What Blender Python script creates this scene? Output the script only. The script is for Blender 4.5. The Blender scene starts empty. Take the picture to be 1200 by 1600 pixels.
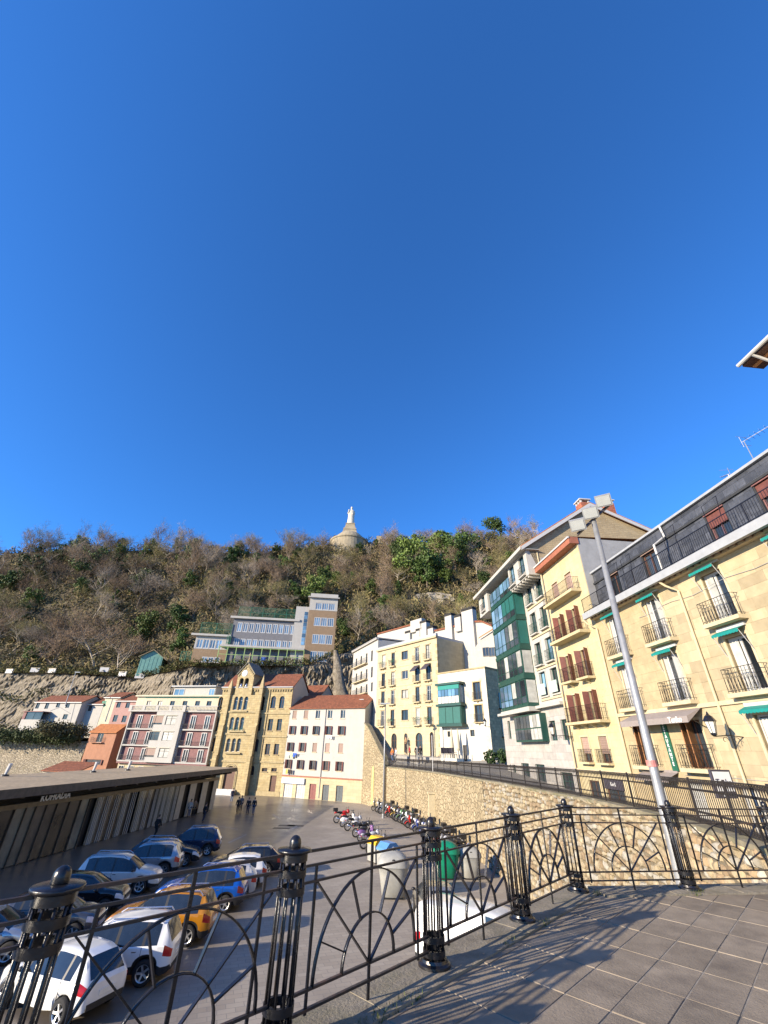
import bpy, bmesh, math, random
import numpy as np
from mathutils import Vector, Matrix, noise as mnoise
rad = math.radians
sc = bpy.context.scene
COL = sc.collection
random.seed(7)

# ---------------------------------------------------------------- camera
EYE = Vector((0, 0, 7.6)); FPX = 640.0; PITCH = rad(30.19); ROLL = rad(1.594)
_F = Vector((0, math.cos(PITCH), math.sin(PITCH))); _U0 = Vector((0, -math.sin(PITCH), math.cos(PITCH))); _R0 = Vector((1, 0, 0))
_R = _R0*math.cos(ROLL)+_U0*math.sin(ROLL); _U = _U0*math.cos(ROLL)-_R0*math.sin(ROLL)
cam = bpy.data.cameras.new('camera'); co = bpy.data.objects.new('camera', cam); COL.objects.link(co)
cam.sensor_fit = 'VERTICAL'; cam.sensor_height = 36; cam.lens = FPX/1600*36
cam.clip_start = 0.05; cam.clip_end = 4000
m4 = Matrix((_R, _U, -_F)).transposed().to_4x4(); m4.translation = EYE
co.matrix_world = m4
sc.camera = co

# ---------------------------------------------------------------- sky and sun
SUN_EL = rad(17.3); SUN_AZ = rad(240)           # azimuth clockwise from +Y of where the sun stands
w = bpy.data.worlds.new('World'); sc.world = w; w.use_nodes = True
nt = w.node_tree; bg = nt.nodes['Background']
sky = nt.nodes.new('ShaderNodeTexSky'); sky.sky_type = 'NISHITA'; sky.sun_disc = False
sky.sun_elevation = SUN_EL; sky.sun_rotation = SUN_AZ
sky.altitude = 0; sky.air_density = 1.0; sky.dust_density = 0.0; sky.ozone_density = 10.0
hs = nt.nodes.new('ShaderNodeHueSaturation'); hs.inputs['Saturation'].default_value = 1.02
nt.links.new(sky.outputs[0], hs.inputs['Color']); nt.links.new(hs.outputs[0], bg.inputs[0]); bg.inputs[1].default_value = 0.15
sl = bpy.data.lights.new('sun', 'SUN'); sl.energy = 4.7; sl.angle = rad(0.55); sl.color = (1, .85, .64)
so = bpy.data.objects.new('sun', sl); COL.objects.link(so)
sd = Vector((math.sin(SUN_AZ)*math.cos(SUN_EL), math.cos(SUN_AZ)*math.cos(SUN_EL), math.sin(SUN_EL)))
so.rotation_euler = sd.to_track_quat('Z', 'Y').to_euler(); so.location = (-60, -40, 60)
sc.view_settings.view_transform = 'Standard'; sc.view_settings.look = 'None'
sc.view_settings.exposure = 1.1; sc.view_settings.gamma = 1.0; sc.view_settings.use_curve_mapping = False
try:
    sc.cycles.max_bounces = 6; sc.cycles.diffuse_bounces = 3; sc.cycles.glossy_bounces = 3
except Exception: pass

# ---------------------------------------------------------------- measuring: a sight line met with a real plane
def ray(x, y): return _F+_R*((x-600)/FPX)-_U*((y-800)/FPX)
def G(x, y, z):
    d = ray(x, y); return EYE+d*((z-EYE.z)/d.z)
def atD(x, y, D):
    d = ray(x, y); return EYE+d*(D/math.hypot(d.x, d.y))
def Zm(ox, oy, s): return lambda X, Y: (ox+X/s, oy+Y/s)

# ---------------------------------------------------------------- mesh builder
class MB:
    def __init__(s): s.v = []; s.f = []
    def add(s, vs, fs):
        n = len(s.v); s.v += [tuple(p) for p in vs]; s.f += [tuple(i+n for i in f) for f in fs]; return s
    def box(s, x0, x1, y0, y1, z0, z1):
        return s.add([(x0,y0,z0),(x1,y0,z0),(x1,y1,z0),(x0,y1,z0),(x0,y0,z1),(x1,y0,z1),(x1,y1,z1),(x0,y1,z1)],
                     [(3,2,1,0),(4,5,6,7),(0,1,5,4),(1,2,6,5),(2,3,7,6),(3,0,4,7)])
    def cbox(s, c, sz): return s.box(c[0]-sz[0]/2, c[0]+sz[0]/2, c[1]-sz[1]/2, c[1]+sz[1]/2, c[2]-sz[2]/2, c[2]+sz[2]/2)
    def quad(s, a, b, c, d): return s.add([a,b,c,d], [(0,1,2,3)])
    def prism(s, poly, z0, z1):
        n = len(poly); vs = [(x,y,z0) for x,y in poly]+[(x,y,z1) for x,y in poly]
        return s.add(vs, [tuple(range(n-1,-1,-1)), tuple(range(n,2*n))]+[(i,(i+1)%n,n+(i+1)%n,n+i) for i in range(n)])
    def xprism(s, poly, y0, y1):            # poly in (x,z), extruded along y
        n = len(poly); vs = [(x,y0,z) for x,z in poly]+[(x,y1,z) for x,z in poly]
        return s.add(vs, [tuple(range(n)), tuple(range(2*n-1,n-1,-1))]+[(i,n+i,n+(i+1)%n,(i+1)%n) for i in range(n)])
    def yprism(s, poly, x0, x1):            # poly in (y,z), extruded along x
        n = len(poly); vs = [(x0,y,z) for y,z in poly]+[(x1,y,z) for y,z in poly]
        return s.add(vs, [tuple(range(n)), tuple(range(2*n-1,n-1,-1))]+[(i,n+i,n+(i+1)%n,(i+1)%n) for i in range(n)])
    def tube(s, pts, r, n=6, cap=True):
        pts = [Vector(p) for p in pts]; rs = r if isinstance(r, (list, tuple)) else [r]*len(pts)
        base = len(s.v); prev = None
        for i, p in enumerate(pts):
            t = (pts[min(i+1, len(pts)-1)]-pts[max(i-1, 0)])
            if t.length < 1e-9: t = Vector((0,0,1))
            t.normalize()
            a = Vector((0,0,1)) if abs(t.z) < .9 else Vector((1,0,0))
            if prev is not None: a = prev
            b = t.cross(a)
            if b.length < 1e-6: b = t.cross(Vector((0,1,0)))
            b.normalize(); a = b.cross(t); prev = a
            for k in range(n):
                th = 2*math.pi*(k+.5)/n; q = p+(a*math.cos(th)+b*math.sin(th))*rs[i]; s.v.append(tuple(q))
        for i in range(len(pts)-1):
            for k in range(n):
                s.f.append((base+i*n+k, base+i*n+(k+1)%n, base+(i+1)*n+(k+1)%n, base+(i+1)*n+k))
        if cap:
            s.f.append(tuple(base+k for k in range(n-1,-1,-1))); s.f.append(tuple(base+(len(pts)-1)*n+k for k in range(n)))
        return s
    def bar(s, p, q, wd, th, nrm=(0,0,1)):       # flat bar, wd across in plane normal to nrm, th along nrm
        p = Vector(p); q = Vector(q); t = (q-p).normalized(); n = Vector(nrm).normalized(); b = t.cross(n).normalized()
        vs = []
        for e in (p, q):
            for a, c in ((-1,-1),(1,-1),(1,1),(-1,1)): vs.append(e+b*(a*wd/2)+n*(c*th/2))
        return s.add(vs, [(3,2,1,0),(4,5,6,7),(0,1,5,4),(1,2,6,5),(2,3,7,6),(3,0,4,7)])
    def lathe(s, prof, n=16, c=(0,0,0), axis='z', cap=True):
        base = len(s.v)
        for r, h in prof:
            for k in range(n):
                t = 2*math.pi*k/n; a, b = r*math.cos(t), r*math.sin(t)
                s.v.append((c[0]+a, c[1]+b, c[2]+h) if axis == 'z' else ((c[0]+a, c[1]+h, c[2]+b) if axis == 'y' else (c[0]+h, c[1]+a, c[2]+b)))
        for i in range(len(prof)-1):
            for k in range(n): s.f.append((base+i*n+k, base+i*n+(k+1)%n, base+(i+1)*n+(k+1)%n, base+(i+1)*n+k))
        if cap and prof[0][0] > 1e-6: s.f.append(tuple(base+k for k in range(n-1,-1,-1)))
        if cap and prof[-1][0] > 1e-6: s.f.append(tuple(base+(len(prof)-1)*n+k for k in range(n)))
        return s
    def ell(s, c, r, n=10, m=6):
        prof = [(math.sin(math.pi*i/m), -math.cos(math.pi*i/m)) for i in range(m+1)]
        b = MB(); b.lathe([(max(p[0], 1e-7), p[1]) for p in prof], n)
        return s.add([(c[0]+x*r[0], c[1]+y*r[1], c[2]+z*r[2]) for x, y, z in b.v], b.f)
    def xf(s, M):
        s.v = [tuple(M @ Vector(p)) for p in s.v]; return s
    def mesh(s, name, mat=None, smooth=False):
        me = bpy.data.meshes.new(name); me.from_pydata(s.v, [], s.f)
        if mat: me.materials.append(mat)
        if smooth: me.polygons.foreach_set('use_smooth', [True]*len(me.polygons))
        me.update(); return me
    def build(s, name, mat=None, parent=None, smooth=False, loc=None):
        return place(s.mesh(name, mat, smooth), name, parent, loc)
def place(me, name, parent=None, loc=None, rz=0, scale=None, mat=None):
    o = bpy.data.objects.new(name, me); COL.objects.link(o)
    if parent: o.parent = parent
    if loc is not None: o.location = loc
    if rz: o.rotation_euler = (0, 0, rz)
    if scale is not None: o.scale = scale
    if mat is not None and me is not None:
        o.material_slots[0].link = 'OBJECT'; o.material_slots[0].material = mat
    return o
def tag(o, label=None, cat=None, group=None, kind=None):
    if label: o['label'] = label
    if cat: o['category'] = cat
    if group: o['group'] = group
    if kind: o['kind'] = kind
    return o
def thing(name, label, cat, loc=(0,0,0), rz=0, group=None):
    o = bpy.data.objects.new(name, None); COL.objects.link(o); o.location = loc; o.rotation_euler = (0,0,rz)
    o.empty_display_size = .2
    return tag(o, label, cat, group)
def copy_tree(o, parent=None):
    c = o.copy(); COL.objects.link(c); c.parent = parent
    for ch in o.children: copy_tree(ch, c)
    return c
_smooth_angle = rad(38)
def sharpen(me, ang=38):
    bm = bmesh.new(); bm.from_mesh(me)
    for f in bm.faces: f.smooth = True
    a = rad(ang)
    for e in bm.edges:
        e.smooth = not (len(e.link_faces) == 2 and e.calc_face_angle(0) > a)
    bm.to_mesh(me); bm.free(); return me

# ---------------------------------------------------------------- materials
def _mix(nt, a, b, f, blend='MIX'):
    n = nt.nodes.new('ShaderNodeMix'); n.data_type = 'RGBA'; n.blend_type = blend
    for k, x in ((0, f), (6, a), (7, b)):
        if hasattr(x, 'links') or isinstance(x, bpy.types.NodeSocket): nt.links.new(x, n.inputs[k])
        elif k == 0: n.inputs[0].default_value = x
        else: n.inputs[k].default_value = (*x[:3], 1)
    return n.outputs[2]
def _noise(nt, vec, scale, detail=4, rough=.55):
    n = nt.nodes.new('ShaderNodeTexNoise'); n.inputs['Scale'].default_value = scale; n.inputs['Detail'].default_value = detail
    n.inputs['Roughness'].default_value = rough
    if vec is not None: nt.links.new(vec, n.inputs['Vector'])
    return n.outputs['Fac']
def _ramp(nt, fac, p0, p1, c0=(0,0,0), c1=(1,1,1)):
    n = nt.nodes.new('ShaderNodeValToRGB'); n.color_ramp.elements[0].position = p0; n.color_ramp.elements[1].position = p1
    n.color_ramp.elements[0].color = (*c0, 1); n.color_ramp.elements[1].color = (*c1, 1); nt.links.new(fac, n.inputs[0]); return n.outputs[0]
def _map(nt, vec, scale=(1,1,1), rot=(0,0,0)):
    n = nt.nodes.new('ShaderNodeMapping'); n.inputs['Scale'].default_value = scale; n.inputs['Rotation'].default_value = rot
    nt.links.new(vec, n.inputs[0]); return n.outputs[0]
def _swz(nt, vec):           # (x, z, y): lets a brick pattern run up a wall
    s = nt.nodes.new('ShaderNodeSeparateXYZ'); c = nt.nodes.new('ShaderNodeCombineXYZ'); nt.links.new(vec, s.inputs[0])
    ad = nt.nodes.new('ShaderNodeMath'); nt.links.new(s.outputs[0], ad.inputs[0]); nt.links.new(s.outputs[1], ad.inputs[1]); nt.links.new(ad.outputs[0], c.inputs[0]); nt.links.new(s.outputs[2], c.inputs[1]); nt.links.new(s.outputs[1], c.inputs[2]); return c.outputs[0]
def mat(name, col, rough=.8, var=.15, sc_=1.5, bump=0, bsc=None, col2=None, objvar=0, metal=0, spec=.5, streak=0, brick=None, dirt=None, dsc=.35, coat=0, trans=0, rvar=0):
    m = bpy.data.materials.new(name); m.use_nodes = True; nt = m.node_tree; b = nt.nodes['Principled BSDF']
    geo = nt.nodes.new('ShaderNodeNewGeometry').outputs['Position']
    c0 = tuple(x*(1-var) for x in col); c1 = col2 or tuple(min(1, x*(1+var)) for x in col)
    nf = _noise(nt, geo, sc_, 6, .62); fac = _ramp(nt, nf, .3, .7)
    c = _mix(nt, c0, c1, fac); height = None
    if brick:                 # (width, height, mortar, tone variation, mortar darkness)
        tc = nt.nodes.new('ShaderNodeTexCoord').outputs['Object']; vec = _swz(nt, tc)
        bt = nt.nodes.new('ShaderNodeTexBrick'); nt.links.new(vec, bt.inputs['Vector'])
        bt.inputs['Scale'].default_value = 1; bt.inputs['Brick Width'].default_value = brick[0]; bt.inputs['Row Height'].default_value = brick[1]
        bt.inputs['Mortar Size'].default_value = brick[2]; bt.inputs['Mortar Smooth'].default_value = .3; bt.inputs['Bias'].default_value = 0
        v = brick[3]; bt.inputs['Color1'].default_value = (1-v,1-v,1-v,1); bt.inputs['Color2'].default_value = (1+v*.6,1+v*.6,1+v*.5,1)
        k = brick[4]; bt.inputs['Mortar'].default_value = (k,k,k,1)
        c = _mix(nt, c, bt.outputs['Color'], 1, 'MULTIPLY'); height = bt.outputs['Fac']
    if streak:
        st = _noise(nt, _map(nt, geo, (2.2,2.2,.18)), 1.0, 5, .6); sf = _ramp(nt, st, .48, .78)
        c = _mix(nt, c, tuple(x*.55 for x in col), _mul(nt, sf, streak))
    if dirt:
        df = _ramp(nt, _noise(nt, geo, dsc, 6, .65), .5, .72); c = _mix(nt, c, dirt, _mul(nt, df, .75))
    if objvar:
        oi = nt.nodes.new('ShaderNodeObjectInfo').outputs['Random']; h = nt.nodes.new('ShaderNodeHueSaturation')
        mr = nt.nodes.new('ShaderNodeMapRange'); mr.inputs[3].default_value = 1-objvar; mr.inputs[4].default_value = 1+objvar
        nt.links.new(oi, mr.inputs[0]); nt.links.new(mr.outputs[0], h.inputs['Value']); nt.links.new(c, h.inputs['Color']); c = h.outputs[0]
    nt.links.new(c, b.inputs['Base Color'])
    b.inputs['Roughness'].default_value = rough; b.inputs['Metallic'].default_value = metal
    b.inputs['Specular IOR Level'].default_value = spec
    if rvar:
        rr = nt.nodes.new('ShaderNodeMapRange'); rr.inputs[3].default_value = max(.03, rough-rvar); rr.inputs[4].default_value = min(1, rough+rvar)
        nt.links.new(_ramp(nt, _noise(nt, geo, sc_*.6, 5), .35, .65), rr.inputs[0]); nt.links.new(rr.outputs[0], b.inputs['Roughness'])
    if coat: b.inputs['Coat Weight'].default_value = coat; b.inputs['Coat Roughness'].default_value = .06
    if bump or height is not None:
        bp = nt.nodes.new('ShaderNodeBump'); bp.inputs['Strength'].default_value = 1; bp.inputs['Distance'].default_value = bump or .01
        hn = _noise(nt, geo, bsc or sc_*8, 5, .6)
        if height is not None:
            inv = nt.nodes.new('ShaderNodeMath'); inv.operation = 'MULTIPLY_ADD'; nt.links.new(height, inv.inputs[0]); inv.inputs[1].default_value = -1; nt.links.new(hn, inv.inputs[2]); hn = inv.outputs[0]
        nt.links.new(hn, bp.inputs['Height']); nt.links.new(bp.outputs[0], b.inputs['Normal'])
    return m
def _mul(nt, a, k):
    n = nt.nodes.new('ShaderNodeMath'); n.operation = 'MULTIPLY'; nt.links.new(a, n.inputs[0]); n.inputs[1].default_value = k; return n.outputs[0]
def rubble(name, col, col2, mort, scale, bump=.05, rnd=.9, stretch=(1,1,1.5), moss=None):
    m = bpy.data.materials.new(name); m.use_nodes = True; nt = m.node_tree; b = nt.nodes['Principled BSDF']
    geo = nt.nodes.new('ShaderNodeNewGeometry').outputs['Position']; v = _map(nt, geo, stretch)
    nv = nt.nodes.new('ShaderNodeTexNoise'); nv.inputs['Scale'].default_value = scale*1.3; nt.links.new(v, nv.inputs['Vector'])
    mv = nt.nodes.new('ShaderNodeMix'); mv.data_type = 'VECTOR'; mv.inputs[0].default_value = .16
    nt.links.new(v, mv.inputs[4]); nt.links.new(nv.outputs['Color'], mv.inputs[5])
    vo = nt.nodes.new('ShaderNodeTexVoronoi'); vo.inputs['Scale'].default_value = scale; vo.inputs['Randomness'].default_value = rnd; nt.links.new(mv.outputs[1], vo.inputs['Vector'])
    ve = nt.nodes.new('ShaderNodeTexVoronoi'); ve.feature = 'DISTANCE_TO_EDGE'; ve.inputs['Scale'].default_value = scale; ve.inputs['Randomness'].default_value = rnd; nt.links.new(mv.outputs[1], ve.inputs['Vector'])
    sp = nt.nodes.new('ShaderNodeSeparateColor'); nt.links.new(vo.outputs['Color'], sp.inputs[0])
    c = _mix(nt, col, col2, sp.outputs[0]); c = _mix(nt, c, tuple(x*.72 for x in col), _mul(nt, sp.outputs[1], .5))
    c = _mix(nt, c, tuple(x*.6 for x in col), _mul(nt, _ramp(nt, _noise(nt, geo, .25, 5, .65), .45, .75), .7))
    ef = _ramp(nt, ve.outputs['Distance'], .02, .10); c = _mix(nt, mort, c, ef)
    if moss: c = _mix(nt, c, moss, _mul(nt, _ramp(nt, _noise(nt, geo, .5, 6, .7), .56, .7), .8))
    nt.links.new(c, b.inputs['Base Color']); b.inputs['Roughness'].default_value = .9; b.inputs['Specular IOR Level'].default_value = .25
    bp = nt.nodes.new('ShaderNodeBump'); bp.inputs['Distance'].default_value = bump; nt.links.new(ef, bp.inputs['Height']); nt.links.new(bp.outputs[0], b.inputs['Normal'])
    return m
def glass(name, col=(.03,.04,.05), rough=.06, var=.5):
    return mat(name, col, rough=rough, var=var, sc_=.35, spec=.7, objvar=.5)

MT = dict(
 iron=mat('black_iron', (.009,.009,.011), .27, .3, 9, .002, 60, spec=.55, dirt=(.028,.021,.018), dsc=6),
 iron_rust=mat('rail_iron', (.028,.022,.021), .4, .35, 7, .003, 50, dirt=(.12,.055,.03), dsc=3.5),
 iron_far=mat('dark_railing_iron', (.02,.017,.017), .5, .3, 4),
 slab=mat('terrace_slab', (.25,.206,.152), .85, .2, 3.2, .006, 45, objvar=.13, dirt=(.135,.112,.088), dsc=1.7, spec=.35),
 mortar=mat('slab_mortar', (.265,.235,.19), .9, .45, 3, .004, 40),
 coping=mat('coping_stone', (.23,.20,.15), .9, .3, 5, .012, 35, dirt=(.10,.10,.05), dsc=1.6),
 moss=mat('moss', (.06,.075,.018), .95, .4, 8),
 plaza=None, 
 line=mat('road_paint', (.42,.41,.39), .7, .25, 5, dirt=(.12,.12,.12), dsc=2.5),
 asphalt=mat('street_paving', (.24,.225,.195), .8, .2, 1.4, .01, 20),
 conc=mat('concrete', (.28,.265,.24), .85, .2, 2, .006, 30),
 hallroof=mat('hall_roof_gravel', (.40,.30,.175), .95, .3, 3, .004, 20, dirt=(.27,.2,.12), dsc=.5),
 hallwood=mat('hall_timber', (.085,.066,.047), .7, .35, 3, .01, 20),
 hallbeam=mat('hall_beam', (.17,.13,.075), .6, .25, 3),
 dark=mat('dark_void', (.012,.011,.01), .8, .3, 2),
 white=mat('white_paint', (.504,.497,.476), .6, .08, 3, dirt=(.350,.329,.294), dsc=1.2),
 plwhite=mat('white_plaster', (.40,.385,.35), .9, .06, 1.2, .006, 14, streak=.22, dirt=(.420,.399,.350), dsc=.5),
 plcream=mat('cream_plaster', (.49,.45,.335), .9, .06, 1.2, .006, 14, streak=.25, dirt=(.420,.364,.252), dsc=.5),
 ybld=mat('yellow_sandstone', (.45,.38,.24), .88, .09, 1.5, .008, 12, streak=.28, brick=(1.1,.46,.012,.10,.8)),
 church=mat('golden_sandstone', (.425,.338,.18), .9, .16, 1.6, .012, 10, streak=.4, brick=(.8,.4,.02,.16,.72), dirt=(.322,.238,.105), dsc=.9),
 churchtrim=mat('church_trim_stone', (.36,.29,.16), .9, .22, 2.5, .012, 12, streak=.3),
 tenko=mat('ashlar_backing', (.224,.171,.091), .92, .2, 3),
 ashlar=mat('ashlar_block', (.375,.31,.195), .9, .1, 2.2, .006, 28, objvar=.19, dirt=(.285,.22,.125), dsc=.7),
 trim=mat('pale_stone_trim', (.476,.402,.256), .88, .12, 3, .006, 25),
 ynarrow=mat('bright_yellow_render', (.48,.405,.24), .9, .08, 1.4, .006, 18, streak=.22, brick=(.9,.42,.008,.05,.9), dirt=(.420,.336,.168), dsc=.6),
 gable=mat('sand_brick_gable', (.350,.280,.171), .92, .1, 1.5, .01, 14, brick=(.5,.2,.012,.10,.8), dirt=(.252,.182,.098), dsc=.5),
 greyplaster=mat('grey_plaster', (.280,.280,.280), .9, .15, 1.5, .006, 14, streak=.2),
 greystone=mat('grey_stone_plinth', (.364,.343,.315), .85, .14, 2.5, .008, 16, brick=(1.2,.5,.012,.12,.75)),
 roof=mat('red_roof_tile', (.238,.081,.038), .85, .35, 2.5, .02, 9, brick=(.3,.25,.03,.2,.55)),
 rooforange=mat('orange_roof_tile', (.350,.133,.045), .85, .3, 2.5, .02, 9),
 roofred=mat('red_fascia', (.294,.105,.059), .7, .2, 2.5),
 slate=mat('slate', (.052,.056,.066), .5, .3, 4, .006, 30, objvar=.35, spec=.6),
 slateback=mat('slate_backing', (.025,.027,.03), .8, .2, 4),
 lead=mat('grey_fascia', (.308,.322,.336), .5, .1, 3),
 pane=glass('window_glass'), paneblue=glass('sky_glass', (.10,.19,.29), .06), panelit=mat('pale_curtain', (.364,.364,.336), .5, .25, 2, objvar=.25),
 fwhite=mat('white_frame', (.46,.455,.44), .5, .08, 6), fdark=mat('dark_frame', (.03,.028,.026), .5, .2, 4), fbrown=mat('brown_wood', (.10,.045,.028), .6, .3, 6),
 maroon=mat('maroon_panel', (.185,.085,.082), .75, .25, 3), shutbrown=mat('maroon_shutter', (.15,.05,.037), .6, .25, 6, objvar=.2),
 blind=mat('roller_blind', (.280,.193,.154), .7, .12, 5, objvar=.2), blindgreen=mat('green_blind', (.012,.10,.085), .6, .12, 3),
 gfr=mat('dark_green_frame', (.012,.055,.043), .4, .15, 4), shutgreen=mat('green_shutter', (.03,.19,.12), .6, .2, 5),
 teal=mat('teal_awning', (.004,.196,.171), .6, .12, 5), greyawn=mat('grey_awning', (.25,.215,.20), .75, .1, 5),
 pinkhouse=mat('terracotta_render', (.322,.158,.095), .9, .12, 1.5, .006, 14, streak=.3), pinkplaster=mat('pink_plaster', (.350,.210,.182), .9, .1, 1.5, .006, 14),
 rocktan=None, foliage=None,
 galv=mat('galvanised_steel', (.294,.304,.315), .45, .14, 5, metal=.35, dirt=(.210,.210,.210), dsc=3),
 lampglass=mat('lamp_lens', (.42,.44,.43), .15, .06, 6), lampbody=mat('lamp_body', (.33,.34,.35), .5, .1, 6, metal=.2),
 plgreen=mat('green_plastic', (.006,.21,.115), .4, .1, 5), plyellow=mat('yellow_plastic', (.72,.43,.02), .45, .08, 5), plblue=mat('blue_plastic', (.09,.24,.52), .45, .08, 5), plgrey=mat('grey_plastic', (.329,.329,.301), .5, .1, 3, dirt=(.252,.245,.217), dsc=2),
 tyre=mat('tyre_rubber', (.015,.015,.016), .85, .2, 8), rim=mat('alloy_rim', (.55,.56,.58), .3, .1, 8, metal=.8), carglass=mat('car_glass', (.018,.022,.026), .05, .3, 2, spec=.8),
 blackpl=mat('black_trim', (.018,.018,.02), .5, .2, 6), red=mat('red_lens', (.42,.012,.015), .2, .2, 9), lens=mat('clear_lens', (.62,.64,.66), .12, .15, 9), plate=mat('number_plate', (.78,.78,.74), .5, .05, 9),
 chrome=mat('chrome', (.6,.6,.62), .2, .1, 8, metal=.9), orange=mat('orange_lens', (.75,.2,.02), .3, .1, 8),
 signwhite=mat('sign_white', (.8,.8,.78), .5, .04, 6), signgreen=mat('sign_green', (.015,.10,.06), .5, .1, 5), signdark=mat('sign_dark', (.05,.045,.06), .5, .1, 5),
 schoolgrey=mat('school_grey_wall', (.154,.154,.164), .9, .08, 1), schooltan=mat('school_tan_wall', (.259,.178,.108), .9, .08, 1, brick=(.6,.25,.015,.06,.85)),
 meshgreen=mat('green_fence', (.02,.13,.075), .6, .15, 3), yellowgreen=mat('green_post', (.26,.38,.13), .6, .15, 3),
 hut=mat('turquoise_boards', (.13,.29,.25), .7, .2, 2),
 statue=mat('monument_stone', (.308,.259,.175), .92, .2, .6, .04, 3), 
 bark=mat('tree_bark', (.17,.135,.10), .95, .3, 3, objvar=.3), barkpale=mat('pale_bark', (.36,.31,.24), .95, .25, 3, objvar=.15),
)
# wet paving of the square
def plaza_mat():
    m = bpy.data.materials.new('wet_paving'); m.use_nodes = True; nt = m.node_tree; b = nt.nodes['Principled BSDF']
    geo = nt.nodes.new('ShaderNodeNewGeometry').outputs['Position']
    bt = nt.nodes.new('ShaderNodeTexBrick'); nt.links.new(_map(nt, geo, (1,1,1), (0,0,rad(-20))), bt.inputs['Vector'])
    bt.inputs['Scale'].default_value = 1; bt.inputs['Brick Width'].default_value = .6; bt.inputs['Row Height'].default_value = .3; bt.inputs['Mortar Size'].default_value = .012
    bt.inputs['Color1'].default_value = (.29,.25,.2,1); bt.inputs['Color2'].default_value = (.355,.31,.25,1); bt.inputs['Mortar'].default_value = (.2,.185,.165,1)
    c = _mix(nt, bt.outputs['Color'], (.2,.172,.142), _mul(nt, _ramp(nt, _noise(nt, geo, .22, 7, .62), .42, .7), .6))
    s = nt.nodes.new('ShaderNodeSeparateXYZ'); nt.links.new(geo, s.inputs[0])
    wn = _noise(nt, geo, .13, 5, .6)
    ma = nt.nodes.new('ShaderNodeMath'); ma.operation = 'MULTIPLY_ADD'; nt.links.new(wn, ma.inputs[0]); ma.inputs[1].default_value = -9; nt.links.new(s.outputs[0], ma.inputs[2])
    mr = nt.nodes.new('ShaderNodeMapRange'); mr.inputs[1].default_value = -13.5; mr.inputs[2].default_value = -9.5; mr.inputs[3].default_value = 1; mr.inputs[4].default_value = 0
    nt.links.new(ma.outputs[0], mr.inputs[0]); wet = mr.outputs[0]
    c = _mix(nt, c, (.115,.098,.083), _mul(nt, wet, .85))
    nt.links.new(c, b.inputs['Base Color'])
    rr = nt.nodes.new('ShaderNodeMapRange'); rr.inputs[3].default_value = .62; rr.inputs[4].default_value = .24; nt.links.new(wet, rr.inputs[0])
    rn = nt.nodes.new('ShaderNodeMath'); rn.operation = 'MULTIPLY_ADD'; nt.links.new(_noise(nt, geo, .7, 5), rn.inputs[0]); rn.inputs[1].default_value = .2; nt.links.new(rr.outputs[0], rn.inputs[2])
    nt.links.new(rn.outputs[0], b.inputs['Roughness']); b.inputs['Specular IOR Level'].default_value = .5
    bp = nt.nodes.new('ShaderNodeBump'); bp.inputs['Distance'].default_value = .006; nt.links.new(_noise(nt, geo, 3, 5), bp.inputs['Height']); nt.links.new(bp.outputs[0], b.inputs['Normal'])
    return m
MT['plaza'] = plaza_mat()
MT['wallstone'] = rubble('rubble_wall', (.36,.29,.18), (.46,.385,.25), (.2,.16,.1), 2.6, .05, 1, (1,1,1.25))
MT['stone'] = mat('wall_stone', (.33,.265,.165), .9, .28, 6, .03, 16, objvar=.3, dirt=(.2,.165,.11), dsc=3.0)
MT['stoneb'] = mat('wall_stone_brown', (.27,.195,.115), .9, .3, 6, .03, 16, objvar=.3, dirt=(.17,.13,.08), dsc=3.0)
MT['stonec'] = mat('wall_stone_grey', (.36,.33,.27), .9, .28, 6, .03, 16, objvar=.28, dirt=(.22,.2,.16), dsc=3.0)
MT['stonemortar'] = mat('wall_mortar', (.15,.125,.085), .95, .25, 5, .02, 20)
MT['rockwall'] = rubble('old_stone_wall', (.30,.26,.195), (.40,.345,.26), (.19,.16,.12), 2.4, .08, 1, (1,1,1.3), (.13,.13,.065))

# ---------------------------------------------------------------- ground, square
MB().quad((-2500,-1200,-.03),(2500,-1200,-.03),(2500,2500,-.03),(-2500,2500,-.03)).build('ground', MT['asphalt'])['kind'] = 'structure'
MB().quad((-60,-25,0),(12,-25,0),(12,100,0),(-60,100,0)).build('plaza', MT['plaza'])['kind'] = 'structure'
TZ = 5.9                                        # level of the viewing terrace
# ---------------------------------------------------------------- viewing terrace
fu = Vector((.687,.727,0)); fstep = 1.73
P3 = Vector((.574,5.30,TZ))
POSTS = [P3+fu*(fstep*k) for k in (-4,-3,-2,-1,0,1,2)]
POSTS[2] = Vector((-1.70,2.95,TZ)); POSTS[1] = POSTS[2]-fu*1.62; POSTS[0] = POSTS[1]-fu*1.7
P5 = POSTS[-1]; fr = Vector((.989,.148,0))
POSTS += [P5+fr*(1.81*k) for k in (1,2,3)]
def off(p, d, k): n = Vector((-d.y, d.x, 0)); return p+n*k
def clip(poly, n, c):                           # keep n.p >= c
    out = []
    for i in range(len(poly)):
        a = poly[i]; b2 = poly[(i+1) % len(poly)]; da = n[0]*a[0]+n[1]*a[1]-c; db = n[0]*b2[0]+n[1]*b2[1]-c
        if da >= 0: out.append(a)
        if da*db < 0: t = da/(da-db); out.append((a[0]+(b2[0]-a[0])*t, a[1]+(b2[1]-a[1])*t))
    return out
def lineint(p, d, q, e):
    k = ((q.x-p.x)*e.y-(q.y-p.y)*e.x)/(d.x*e.y-d.y*e.x); return p+d*k
def edge(k):                                    # terrace outline offset k outside the post line
    a = off(P3-fu*(fstep*4), fu, k); c = lineint(a, fu, off(P5, fr, k), fr); e = off(POSTS[-1], fr, k)
    return a, c, e
a, c, e = edge(.20); a2 = a-fu*8
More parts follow.
